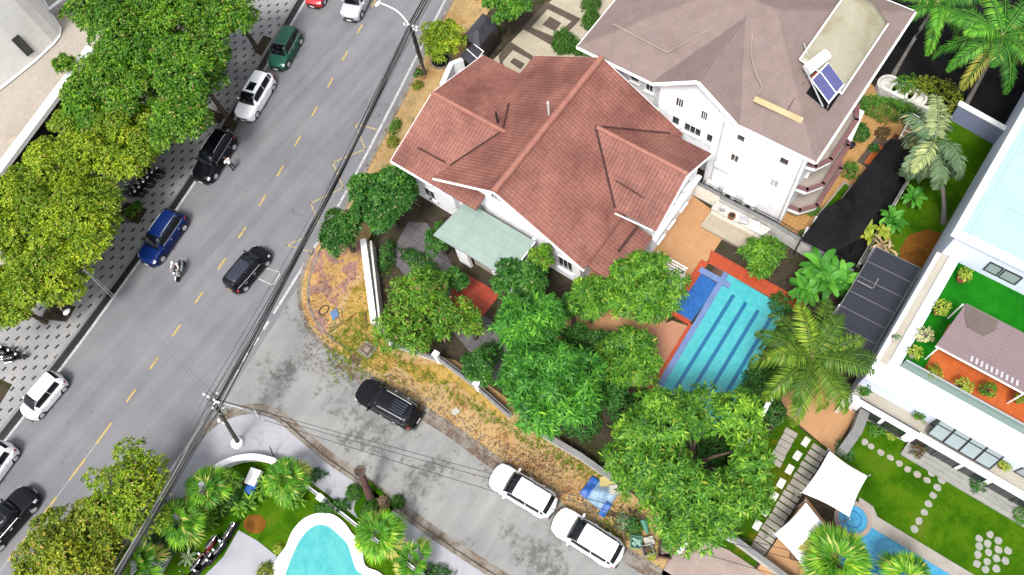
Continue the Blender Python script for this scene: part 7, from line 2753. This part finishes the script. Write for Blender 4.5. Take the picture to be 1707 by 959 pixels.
# street trees, top left
tree_at('street_tree', 'big green street tree at the top edge beside the red car', 385, 38, 62, 8.5, 'leaf_street', seed=1, leaf=(0.27, 0.13), group=sg_, per=5, base=at(430, 85)[:2], trunk_r=0.2)
tree_at('street_tree', 'big deep green street tree at the top, left of the green SUV', 250, 50, 100, 9.0, 'leaf_street', seed=2, leaf=(0.27, 0.13), group=sg_, per=5, trunk_r=0.22)
tree_at('street_tree', 'deep green street tree between the white SUV and the pale coping strip', 330, 128, 74, 8.5, 'leaf_street', seed=3, leaf=(0.27, 0.13), group=sg_, per=5, trunk_r=0.2)
tree_at('street_tree', 'green street tree whose crown ends at the black parked SUV', 310, 215, 55, 7.5, 'leaf_street', seed=4, leaf=(0.27, 0.13), group=sg_, per=5, base=at(360, 205)[:2])
tree_at('street_tree', 'mid green street tree beside the dusty lane', 196, 155, 80, 8.0, 'leaf_street', seed=5, leaf=(0.26, 0.125), group=sg_, per=5)
tree_at('street_tree', 'lighter green street tree above the row of scooters', 200, 243, 76, 7.0, 'leaf_yellow', seed=6, leaf=(0.24, 0.115), group=sg_, per=5, gap=0.22)
tree_at('street_tree', 'yellow green street tree under the lane coping strip', 105, 292, 70, 7.0, 'leaf_yellow', seed=7, leaf=(0.24, 0.115), group=sg_, per=5, gap=0.25)
tree_at('street_tree', 'yellow green street tree right above the lone scooter', 130, 372, 82, 7.5, 'leaf_yellow', seed=8, leaf=(0.24, 0.115), group=sg_, per=5, gap=0.25, base=at(215, 370)[:2])
tree_at('street_tree', 'big yellow green street tree at the left edge', 28, 365, 82, 8.0, 'leaf_yellow', seed=9, leaf=(0.24, 0.115), group=sg_, per=5, gap=0.25)
tree_at('street_tree', 'yellow green street tree around the slim street lamp', 78, 462, 75, 7.0, 'leaf_yellow', seed=10, leaf=(0.24, 0.115), group=sg_, per=5, gap=0.25, base=at(95, 525)[:2])
tree_at('street_tree', 'lowest yellow green street tree at the left edge above the scooters', 18, 505, 62, 6.5, 'leaf_yellow', seed=11, leaf=(0.24, 0.115), group=sg_, per=5, gap=0.25)
tree_at('street_tree', 'dark green sapling on the coping strip beside the dusty lane', 118, 118, 20, 4.0, 'leaf_street', seed=12, leaf=(0.27, 0.13), per=5, trunk_r=0.07)
tree_at('street_tree', 'mid green street tree at the top edge nearest the panelled building', 172, 30, 46, 7.0, 'leaf_street', seed=13, leaf=(0.26, 0.12), group=sg_, per=5)
tree_at('street_tree', 'dull green street tree between the coping strip and the scooter row', 150, 215, 55, 6.0, 'leaf_yellow', seed=14, leaf=(0.24, 0.115), group=sg_, per=5, gap=0.2)
# round the red-roofed house
tree_at('garden_tree', 'dense round dark green tree against the street corner of the red roofed house', 641, 338, 62, 5.6, 'leaf_dark', seed=21, leaf=(0.30, 0.15), flat=0.7, density=1.3, gap=0.5)
tree_at('garden_tree', 'loose dark green tree leaning over the sandy corner', 572, 392, 44, 4.4, 'leaf_dark', seed=22, leaf=(0.34, 0.12), flat=0.6)
tree_at('garden_tree', 'dark shaded shrub tree left of the mint carport roof', 735, 402, 32, 3.2, 'leaf_dark', seed=23, leaf=(0.24, 0.10))
tree_at('garden_tree', 'wide rust tipped green tree beside the corner wall and the side street', 702, 520, 78, 5.2, 'leaf_rust', seed=24, leaf=(0.40, 0.11), density=1.15, ell=1.08)
tree_at('garden_tree', 'brown tipped bare side branches between the rust tipped tree and the red apron', 785, 545, 28, 3.6, 'leaf_rust', seed=25, leaf=(0.3, 0.1), density=0.5)
tree_at('garden_tree', 'dark ornamental tree with white blossom below the mint carport roof', 868, 466, 50, 4.4, 'leaf_dark', seed=26, leaf=(0.34, 0.17), density=1.1)
tree_at('garden_tree', 'small dull tree with reddish leaves beside the carport corner', 905, 440, 24, 4.6, 'leaf_rust', seed=27, leaf=(0.24, 0.12), density=0.8)
tree_at('feathery_tree', 'upper crown of bright feathery green beside the carport, the one nearest the house', 885, 555, 66, 7.0, 'leaf_fern', seed=28, leaf=(0.62, 0.13), per=10, tilt=0.15, density=1.1, clumps=34, spacing=0.9, gap=0.25)
tree_at('feathery_tree', 'tall bright feathery tree hanging over the verge above the first white crossover', 920, 650, 92, 8.0, 'leaf_fern', seed=29, leaf=(0.62, 0.13), per=10, tilt=0.15, density=1.1, clumps=52, spacing=0.9, gap=0.25)
tree_at('mango_tree', 'mango tree between the red roof and the plunge pool', 1070, 484, 76, 6.0, 'leaf_mango', seed=30, leaf=(0.46, 0.115), per=9, tilt=0.25, density=1.15, gap=0.3, spacing=0.95)
tree_at('mango_tree', 'small bright mango tree touching the lower corner of the red roof', 985, 505, 44, 5.4, 'leaf_mango', seed=31, leaf=(0.46, 0.115), per=9, tilt=0.25, density=1.15, gap=0.3, spacing=0.95)
tree_at('mango_tree', 'mango tree at the near end of the plunge pool terrace', 1050, 598, 58, 5.2, 'leaf_mango', seed=32, leaf=(0.46, 0.115), per=9, tilt=0.25, density=1.15, gap=0.3, spacing=0.95)
tree_at('mango_tree', 'dark low tree in the shade between the mango trees', 1000, 590, 46, 3.6, 'leaf_dark', seed=33, leaf=(0.36, 0.10), per=7, density=0.8)
for px_, py_, r_, zt_, sd_, lab_ in ((958, 575, 34, 3.4, 51, 'low dark tree between the feathery tree and the small bright mango'), (1015, 650, 44, 3.6, 52, 'shaded tree between the feathery tree and the huge mango tree'), (800, 612, 36, 3.0, 53, 'low dark tree over the driveway behind the railed wall'), (955, 520, 26, 4.4, 54, 'small dark tree at the lower corner of the red roofed house'), (760, 470, 24, 2.6, 55, 'small dark tree at the edge of the red tiled apron')):
    tree_at('garden_tree', lab_, px_, py_, r_, zt_, 'leaf_dark', seed=sd_, leaf=(0.28, 0.11), per=7)
hp = at(1180, 762, 4)
tree_at('mango_tree', 'huge mango tree with a dark opening in its crown above the concrete apron', 1152, 770, 143, 7.6, 'leaf_mango', seed=34, leaf=(0.48, 0.12), per=10, tilt=0.25, density=1.05, gap=0.28, clumps=110, spacing=0.9, hole=(hp.x, hp.y, 1.5), trunk_r=0.3, flat=0.55)
tree_at('garden_tree', 'rounded green tree between the orange pool rim and the stained wall', 1268, 430, 42, 3.6, 'leaf_mango', seed=35, leaf=(0.30, 0.08), per=7, density=1.1)
tree_at('verge_tree', 'small yellow green tree in a round pit on the sandy verge', 737, 70, 42, 3.8, 'leaf_yellow', seed=36, leaf=(0.34, 0.10), density=0.8, per=7, base=at(735, 103)[:2], trunk_r=0.07)
tree_at('garden_tree', 'round bright green tree behind the slate hut at the top edge', 842, 12, 44, 5.0, 'leaf_bright', seed=37, leaf=(0.26, 0.13), density=1.2, gap=0.5)
tree_at('roadside_tree', 'yellow green tree hiding a white car at the road corner', 222, 820, 78, 6.4, 'leaf_yellow', seed=38, leaf=(0.26, 0.12), density=0.75, per=5, gap=0.15)
tree_at('roadside_tree', 'olive and yellow tree at the bottom edge beside the main road', 128, 930, 98, 6.6, 'leaf_olive', seed=39, leaf=(0.26, 0.12), density=0.9, per=5, gap=0.2)
tree_at('garden_tree', 'small dark green crown over the curved white wall', 388, 800, 24, 2.6, 'leaf_street', seed=40, leaf=(0.22, 0.1), density=0.9)
q = MB(); p = at(735, 103); q.lathe([(0.75, 0.1), (0.75, 0.2), (0.9, 0.2), (0.9, 0.1)], (p.x, p.y, 0.0), n=30); solo('pit_kerb', q, 'kerb', 'round kerb of the tree pit on the sandy verge', 'kerb', smooth=True, sharp=30)
q = MB(); q.prism([(p.x + 0.76 * math.cos(k * PI / 15), p.y + 0.76 * math.sin(k * PI / 15)) for k in range(30)], 0.0, 0.118); struct('pit_soil', q, 'dark_ground')

# palms
def foot(px, py):
    p = at(px, py)
    return (p.x, p.y)


def lean_to(f, px, py, z):
    p = at(px, py, z)
    return (p.x - f[0], p.y - f[1])


f = foot(1330, 690)
feather_palm('feather_palm', 'big feathery palm spreading over the side terrace and smoked glass roof', f, 5.6, lean_to(f, 1352, 596, 5.6), 25, 4.7, 'leaf_palm', 61, 0.18, 0.9, 0.085, elev=(-0.45, 0.95), curl=1.8, nleaf=58, hang=0.65)
f = foot(1606, 182)
feather_palm('coconut_palm', 'coconut palm with a curved pale trunk beside the lavender store', f, 6.8, lean_to(f, 1668, 62, 6.8), 19, 4.6, 'leaf_coco', 62, 0.17, 0.8, 0.07, elev=(-0.3, 1.0), curl=1.6, nleaf=52, hang=0.55)
f = foot(1487, 128)
feather_palm('coconut_palm', 'coconut palm rising beside the far corner of the villa roof', f, 6.2, lean_to(f, 1560, 8, 6.2), 17, 4.2, 'leaf_coco', 63, 0.16, 0.75, 0.07, elev=(-0.3, 1.0), curl=1.6, nleaf=50, hang=0.55)
f = foot(1720, 100)
feather_palm('coconut_palm', 'coconut palm cut by the right edge at the top corner', f, 6.5, (0.6, 0.3), 16, 4.2, 'leaf_coco', 64, 0.16, 0.75, 0.07, elev=(-0.3, 1.0), curl=1.6, nleaf=48)
f = foot(1650, -30)
feather_palm('coconut_palm', 'coconut palm whose crown fills the top edge near the right corner', f, 6.0, (0.4, -0.4), 15, 3.8, 'leaf_coco', 65, 0.16, 0.75, 0.07, elev=(-0.3, 1.0), curl=1.6, nleaf=48)
fg = 'fan palms of the bottom left garden'
for px, py, z, nf, bl, sd, lab in ((303, 868, 2.6, 17, 0.95, 71, 'tall bright fan palm above the maroon scooter'), (346, 815, 2.4, 14, 0.85, 72, 'darker fan palm at the curved white wall'), (478, 800, 2.2, 15, 0.85, 73, 'fan palm at the right end of the curved wall'),
                                   (632, 892, 2.4, 17, 0.95, 74, 'fan palm beside the aqua pool'), (232, 945, 2.4, 15, 0.95, 75, 'fan palm at the bottom edge left of the white bench'), (690, 935, 1.6, 10, 0.7, 76, 'small yellow tipped fan palm on the low fence')):
    p = at(px, py, z)
    fan_palm('fan_palm', lab, (p.x, p.y), z, nf, 0.95, bl * 1.15, 'leaf_fan', sd, group=fg)
p = at(1392, 935, 3.2)
fan_palm('fan_palm', 'large fan palm in front of the lower sail shade', (p.x, p.y), 3.2, 22, 1.15, 1.35, 'leaf_fan', 77, nrib=30, trunk_r=0.2)
p = at(1508, 965, 2.6)
fan_palm('fan_palm', 'fan palm at the bottom edge beside the long pool', (p.x, p.y), 2.6, 16, 0.9, 1.1, 'leaf_fan', 78, nrib=28)
# banana clump and tropical plants
p = at(1372, 478)
broad_plant('banana_clump', 'banana clump with broad bright blades beside the dark fence', (p.x, p.y), 2.3, 6, 10, 1.75, 0.46, 'leaf_banana', 81, None, 1.0, 'banana plant', (0.1, 1.1))
p = at(1335, 500)
broad_plant('banana_clump', 'smaller banana clump at the corner of the orange pool rim', (p.x, p.y), 1.5, 4, 9, 1.3, 0.36, 'leaf_banana', 82, None, 0.6, 'banana plant', (0.1, 1.1))
p = at(1420, 500)
broad_plant('banana_clump', 'dark banana plants against the smoked glass roof', (p.x, p.y), 1.4, 3, 8, 1.4, 0.4, 'leaf_dark', 83, None, 0.6, 'banana plant', (0.1, 1.1))
f = foot(1573, 372)
_q = at(1575, 370) - at(1556, 238)
_a = math.atan2(_q.y, _q.x)
AZ_ = [_a + (PI if k % 3 == 0 else 0) + 0.75 * math.sin(k * 2.7) for k in range(22)]
feather_palm('drooping_palm', 'grey green palm with long drooping fronds over the neighbouring lawn', f, 4.6, lean_to(f, 1556, 238, 4.6), 22, 3.9, 'leaf_grey', 84, 0.17, 0.85, 0.26, elev=(-1.0, 1.1), curl=2.7, nleaf=34, hang=0.9, azs=AZ_)
for px, py, h, n, L_, sd, mat, lab in ((1512, 340, 1.2, 9, 1.0, 86, 'leaf_banana', 'dark green broad plant beside the neighbouring lawn fence'), (1478, 378, 1.2, 10, 1.1, 87, 'leaf_banana', 'bright broad plant at the corner of the neighbouring lawn'), (1468, 392, 0.8, 8, 0.8, 88, 'leaf_lime', 'lime coloured plant above the smoked glass roof'), (1440, 398, 0.9, 5, 0.9, 89, 'leaf_lime', 'pale sprouting plant on the edge of the dark drive')):
    p = at(px, py)
    broad_plant('tropical_plant', lab, (p.x, p.y), h, 2, n, L_, 0.3, mat, sd, None, 0.35, 'plant', (0.1, 1.2))
p = at(1458, 430)
broad_plant('dry_plant', 'dry pinkish fronds hanging on the smoked glass roof edge', (p.x, p.y), 2.2, 3, 7, 0.9, 0.16, 'dry', 90, None, 0.5, 'plant', (-0.6, 0.8))
for px, py, sd, lab in ((372, 838, 94, 'spiky shrub between the two fan palms by the curved wall'), (352, 868, 95, 'low spiky shrub above the maroon scooter'), (500, 835, 96, 'spiky shrub under the fan palm at the right end of the curved wall'), (445, 815, 91, 'spiky striped shrub on the garden earth mound'), (415, 845, 92, 'dark spiky shrub left of the worn earth')):
    p = at(px, py)
    broad_plant('spiky_shrub', lab, (p.x, p.y), 0.6, 4, 9, 0.8, 0.13, 'leaf_rust', sd, None, 0.5, 'shrub', (0.0, 1.2))
p = at(318, 930)
broad_plant('spiky_shrub', 'grey rosette plant beside the white slatted bench', (p.x, p.y), 0.3, 1, 12, 0.9, 0.15, 'leaf_grey', 93, None, 0.1, 'shrub', (0.0, 0.9))


def bsh(px, py, r, h, mat, seed, label, name='bush', **k):
    p = at(px, py)
    return bush(name, label, (p.x, p.y), r, h, mat, seed, **k)


bsh(940, 78, 1.0, 1.7, 'leaf_topiary', 101, 'ball clipped topiary on the brown bordered court square', 'topiary', leaf=(0.12, 0.07), dens=2.0)
bsh(962, 84, 0.6, 1.1, 'leaf_topiary', 102, 'smaller topiary ball touching the big one', 'topiary', leaf=(0.12, 0.07), dens=2.0)
bsh(985, 12, 0.8, 1.8, 'leaf_topiary', 103, 'clipped topiary at the top corner of the villa roof, upper one', 'topiary', leaf=(0.12, 0.07), dens=2.0)
bsh(986, 40, 0.8, 1.6, 'leaf_topiary', 104, 'clipped topiary at the top corner of the villa roof, lower one', 'topiary', leaf=(0.12, 0.07), dens=2.0)
bsh(985, 88, 0.9, 1.0, 'leaf_dark', 105, 'dark shrub in the corner between the red roof and the villa', leaf=(0.16, 0.08))
bsh(1478, 190, 1.0, 1.5, 'leaf_bright', 106, 'long clipped hedge between the scalloped wall and the ochre garden', 'hedge', leaf=(0.12, 0.06), dens=1.2, ell=(2.5, 0.95), ang=R(-75))
bsh(1430, 225, 0.75, 1.0, 'leaf_dark', 107, 'round shrub at the villa balcony corner', leaf=(0.12, 0.06), dens=1.5)
bsh(1413, 290, 0.6, 1.3, 'leaf_bright', 108, 'bright shrub at the head of the raised planter')
bsh(1440, 305, 0.55, 1.0, 'leaf_olive', 109, 'olive shrub on the edge of the black canopy')
bsh(1352, 350, 0.6, 0.8, 'leaf_bright', 110, 'low bright shrub at the foot of the villa balconies')
bsh(1340, 395, 0.4, 0.7, 'leaf_dark', 111, 'tiny shrub beside the white tank box')
bsh(1540, 155, 1.3, 1.4, 'leaf_olive', 112, 'straggling yellow green climber left of the coconut trunk', ell=(1.6, 0.7), ang=R(-60), dens=0.8)
bsh(1582, 175, 0.9, 1.3, 'leaf_olive', 113, 'yellowing climber at the foot of the coconut trunk', dens=0.8)
bsh(1505, 150, 1.0, 1.2, 'leaf_bright', 114, 'green climber hanging over the scalloped wall')
bsh(1470, 225, 0.5, 0.7, 'leaf_red', 115, 'brownish shrub beside the clipped hedge')
bsh(1455, 250, 0.35, 0.7, 'leaf_dark', 116, 'potted dark shrub on the ochre square')
for i, (px, py, r_) in enumerate(((572, 822, 1), (600, 852, 1.25), (645, 838, 0.8))):
    bsh(px + 20, py, 0.55 * r_, 0.7, 'leaf_topiary', 120 + i, ('clipped round hedge left of the grey trunk', 'large clipped hedge at the foot of the grey trunk', 'clipped hedge right of the grey trunk')[i], 'hedge', leaf=(0.11, 0.06), dens=1.8)
bsh(640, 838, 0.4, 0.6, 'dry', 124, 'dry yellow tuft beside the grey trunk')
bsh(510, 795, 0.8, 0.7, 'leaf_dark', 125, 'dark planting behind the low fence near the curved wall', 'shrub', ell=(2.0, 0.6), ang=R(-48))
bsh(560, 845, 0.7, 0.6, 'leaf_dark', 126, 'dark planting between the pool rim and the low fence', 'shrub', ell=(2.0, 0.6), ang=R(-48))
bsh(720, 960, 0.9, 0.8, 'leaf_dark', 127, 'dark planting along the low fence at the bottom edge', 'shrub', ell=(1.6, 0.7), ang=R(-48))
bsh(465, 915, 0.3, 0.4, 'leaf_lime', 128, 'small lime plant on the lawn beside the scalloped pool')
bsh(445, 955, 0.6, 0.6, 'leaf_olive', 129, 'round olive shrub at the bottom edge of the garden paving')
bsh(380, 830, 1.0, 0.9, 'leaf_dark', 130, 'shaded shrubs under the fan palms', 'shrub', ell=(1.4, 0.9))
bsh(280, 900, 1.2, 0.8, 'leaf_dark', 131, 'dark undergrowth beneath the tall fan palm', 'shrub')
bsh(660, 215, 0.55, 0.8, 'leaf_bright', 132, 'green shrub on the sandy verge by the street', ell=(1.4, 0.7), ang=R(10))
bsh(656, 240, 0.5, 0.7, 'leaf_olive', 133, 'olive shrub on the verge below the green one')
bsh(698, 125, 0.35, 0.6, 'leaf_dark', 134, 'small dark shrub at the foot of the lamp pole')
bsh(697, 145, 0.45, 0.5, 'leaf_olive', 135, 'low yellow shrub below the lamp pole')
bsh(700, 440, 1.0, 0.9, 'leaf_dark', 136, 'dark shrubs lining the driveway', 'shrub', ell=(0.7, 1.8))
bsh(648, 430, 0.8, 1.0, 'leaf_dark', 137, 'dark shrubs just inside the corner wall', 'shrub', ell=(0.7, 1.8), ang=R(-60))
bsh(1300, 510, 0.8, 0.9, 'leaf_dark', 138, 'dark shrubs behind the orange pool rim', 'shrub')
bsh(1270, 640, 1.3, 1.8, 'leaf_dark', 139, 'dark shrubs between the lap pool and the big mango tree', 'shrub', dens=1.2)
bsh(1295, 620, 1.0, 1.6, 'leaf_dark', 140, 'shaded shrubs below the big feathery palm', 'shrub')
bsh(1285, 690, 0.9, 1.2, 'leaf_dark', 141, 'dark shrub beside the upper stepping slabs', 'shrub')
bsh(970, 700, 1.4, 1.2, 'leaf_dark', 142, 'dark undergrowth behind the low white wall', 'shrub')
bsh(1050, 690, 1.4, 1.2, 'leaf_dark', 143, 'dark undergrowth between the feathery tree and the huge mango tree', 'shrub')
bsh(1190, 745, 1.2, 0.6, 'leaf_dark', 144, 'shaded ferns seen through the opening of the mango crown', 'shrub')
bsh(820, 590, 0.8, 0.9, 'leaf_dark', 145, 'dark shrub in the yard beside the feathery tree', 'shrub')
bsh(1055, 878, 0.6, 0.7, 'leaf_dark', 146, 'weedy shrub among the rubbish behind the second crossover', 'shrub')
bsh(1038, 870, 0.5, 0.6, 'leaf_grey', 147, 'grey green weeds at the foot of the blue tarpaulin', 'shrub')
bsh(1085, 925, 0.3, 0.4, 'leaf_lime', 148, 'yellow green weed in front of the crates', 'shrub')
bsh(225, 352, 0.7, 0.5, 'leaf_street', 149, 'grassy plants filling the bed near the blue SUV', 'shrub', ell=(1.3, 0.8))
bsh(1460, 715, 0.5, 0.5, 'leaf_bright', 150, 'bright shrub in the corner of the slate wall and the lawn')
bsh(1525, 752, 0.45, 0.9, 'leaf_red', 151, 'maroon leaved shrub on the house steps')
bsh(1485, 726, 0.28, 0.3, 'leaf_lime', 152, 'small lime ball plant on the lawn edge', 'topiary')
bsh(1625, 808, 0.5, 1.0, 'leaf_dark', 153, 'palm like shrub on the house steps under the balcony')
bsh(1702, 860, 0.6, 0.9, 'leaf_bright', 154, 'bright shrub at the right edge beside the lawn')
# roof terrace plants
for px, py, pr_, lr, lh, mat, sd, lab in ((1600, 468, 0.28, 0.42, 0.9, 'leaf_lime', 161, 'terracotta pot with a lime shrub in the far corner of the roof terrace'), (1561, 522, 0.28, 0.5, 0.9, 'leaf_lime', 162, 'dark pot with a bushy lime plant on the roof turf'),
                                          (1535, 565, 0.28, 0.5, 0.6, 'leaf_cream', 163, 'pot with a round cream coloured plant on the roof turf'), (1519, 594, 0.22, 0.42, 0.6, 'leaf_lime', 164, 'lime plant in the near corner of the roof terrace')):
    p = at(px, py, 5.45)
    potted('potted_plant', lab, (p.x, p.y), pr_, 0.4, lr, lh, mat, sd, None, 'terracotta' if sd < 163 else 'styro', z=5.42)
for px, py, mat, sd, lab in ((1552, 625, 'leaf_olive', 171, 'yellow plant behind the glass rail, nearest the terrace corner'), (1600, 648, 'leaf_lime', 172, 'yellow plant in the middle of the orange deck rail'), (1640, 655, 'leaf_street', 173, 'dark green plant on the orange deck'), (1697, 668, 'leaf_olive', 174, 'tall yellow plant at the right edge of the orange deck')):
    p = at(px, py, 5.6)
    potted('potted_plant', lab, (p.x, p.y), 0.2, 0.35, 0.45, 0.8, mat, sd, 'plants along the glass rail', 'terracotta', z=5.46)
for px, py, z_, mat, sd, lab in ((1490, 565, 5.6, 'leaf_dark', 181, 'small bare pot standing on the cream cornice'), (1438, 655, 5.6, 'leaf_dark', 182, 'dark pot at the cornice corner'), (1528, 696, 2.72, 'leaf_bright', 183, 'green potted plant on the cream balcony'), (1668, 778, 2.72, 'leaf_lime', 184, 'lime potted plant at the end of the balcony windows'),
                             (1398, 748, 0.0, 'leaf_dark', 185, 'dark potted plant beside the slate wall, left one'), (1410, 762, 0.0, 'leaf_dark', 186, 'dark potted plant beside the slate wall, right one')):
    p = at(px, py, z_)
    r_ = 0.12 if sd == 181 else 0.4
    potted('potted_plant', lab, (p.x, p.y), 0.22, 0.35, r_, 0.5, mat, sd, None, 'styro' if sd in (181, 185, 186) else 'terracotta', z=max(0, z_ - (0.15 if sd < 183 else 0)))
# weeds along the garden wall and on the sandy corner
rng = np.random.default_rng(9)
B_, D_ = [], []
for k in range(900):
    m_ = k % 3
    if m_ == 0:
        f_ = rng.random()
        p = at(lerp(655, 1040, f_) + rng.normal(0, 9), lerp(590, 822, f_) + rng.normal(4, 7), 0.11)
    elif m_ == 1:
        p = at(rng.normal(592, 26), rng.normal(578, 24), 0.11)
    else:
        p = at(rng.uniform(545, 690), rng.uniform(520, 640), 0.11) if rng.random() < 0.5 else at(rng.normal(1050, 30), rng.normal(872, 16), 0.11)
    for j_ in range(7):
        a_ = rng.random() * 2 * PI
        B_.append((p.x, p.y, 0.11))
        D_.append((math.cos(a_) * 0.7, math.sin(a_) * 0.7, rng.uniform(0.4, 1.0)))
B_ = np.array(B_)
o = blades('weeds', B_, unit(np.array(D_)), np.tile([[0.3, 0.1, 1.0]], (len(B_), 1)), rng.uniform(0.12, 0.38, len(B_)), rng.uniform(0.03, 0.06, len(B_)), 'leaf_olive')
tag(o, 'tufts of weeds on the sandy verge', 'weeds', None, 'stuff')
# fallen leaves over the verge and the kerbs
rng = np.random.default_rng(5)
pts = []
for k in range(3200):
    f_ = rng.random()
    if k % 3 == 0:
        p = at(rng.normal(895, 40), rng.normal(775, 18), 0.12)
    elif k % 3 == 1:
        p = at(lerp(640, 1110, f_) + rng.normal(0, 14), lerp(618, 925, f_) + rng.normal(0, 12), 0.12)
    else:
        p = at(rng.uniform(505, 660), rng.uniform(440, 620), 0.12)
    pts.append((p.x, p.y, 0.125 if k % 3 else 0.13))
b_ = np.array(pts)
a_ = rng.random(len(b_)) * 2 * PI
d_ = np.stack([np.cos(a_), np.sin(a_), np.full(len(a_), 0.12)], 1)
o = blades('fallen_leaves', b_, unit(d_), np.tile([[0, 0, 1.0]], (len(b_), 1)), rng.uniform(0.08, 0.2, len(b_)), rng.uniform(0.04, 0.09, len(b_)), 'dead_leaf', None, None, 0.0)
tag(o, 'brown fallen leaves scattered over the sandy verge', 'fallen leaves', None, 'stuff')
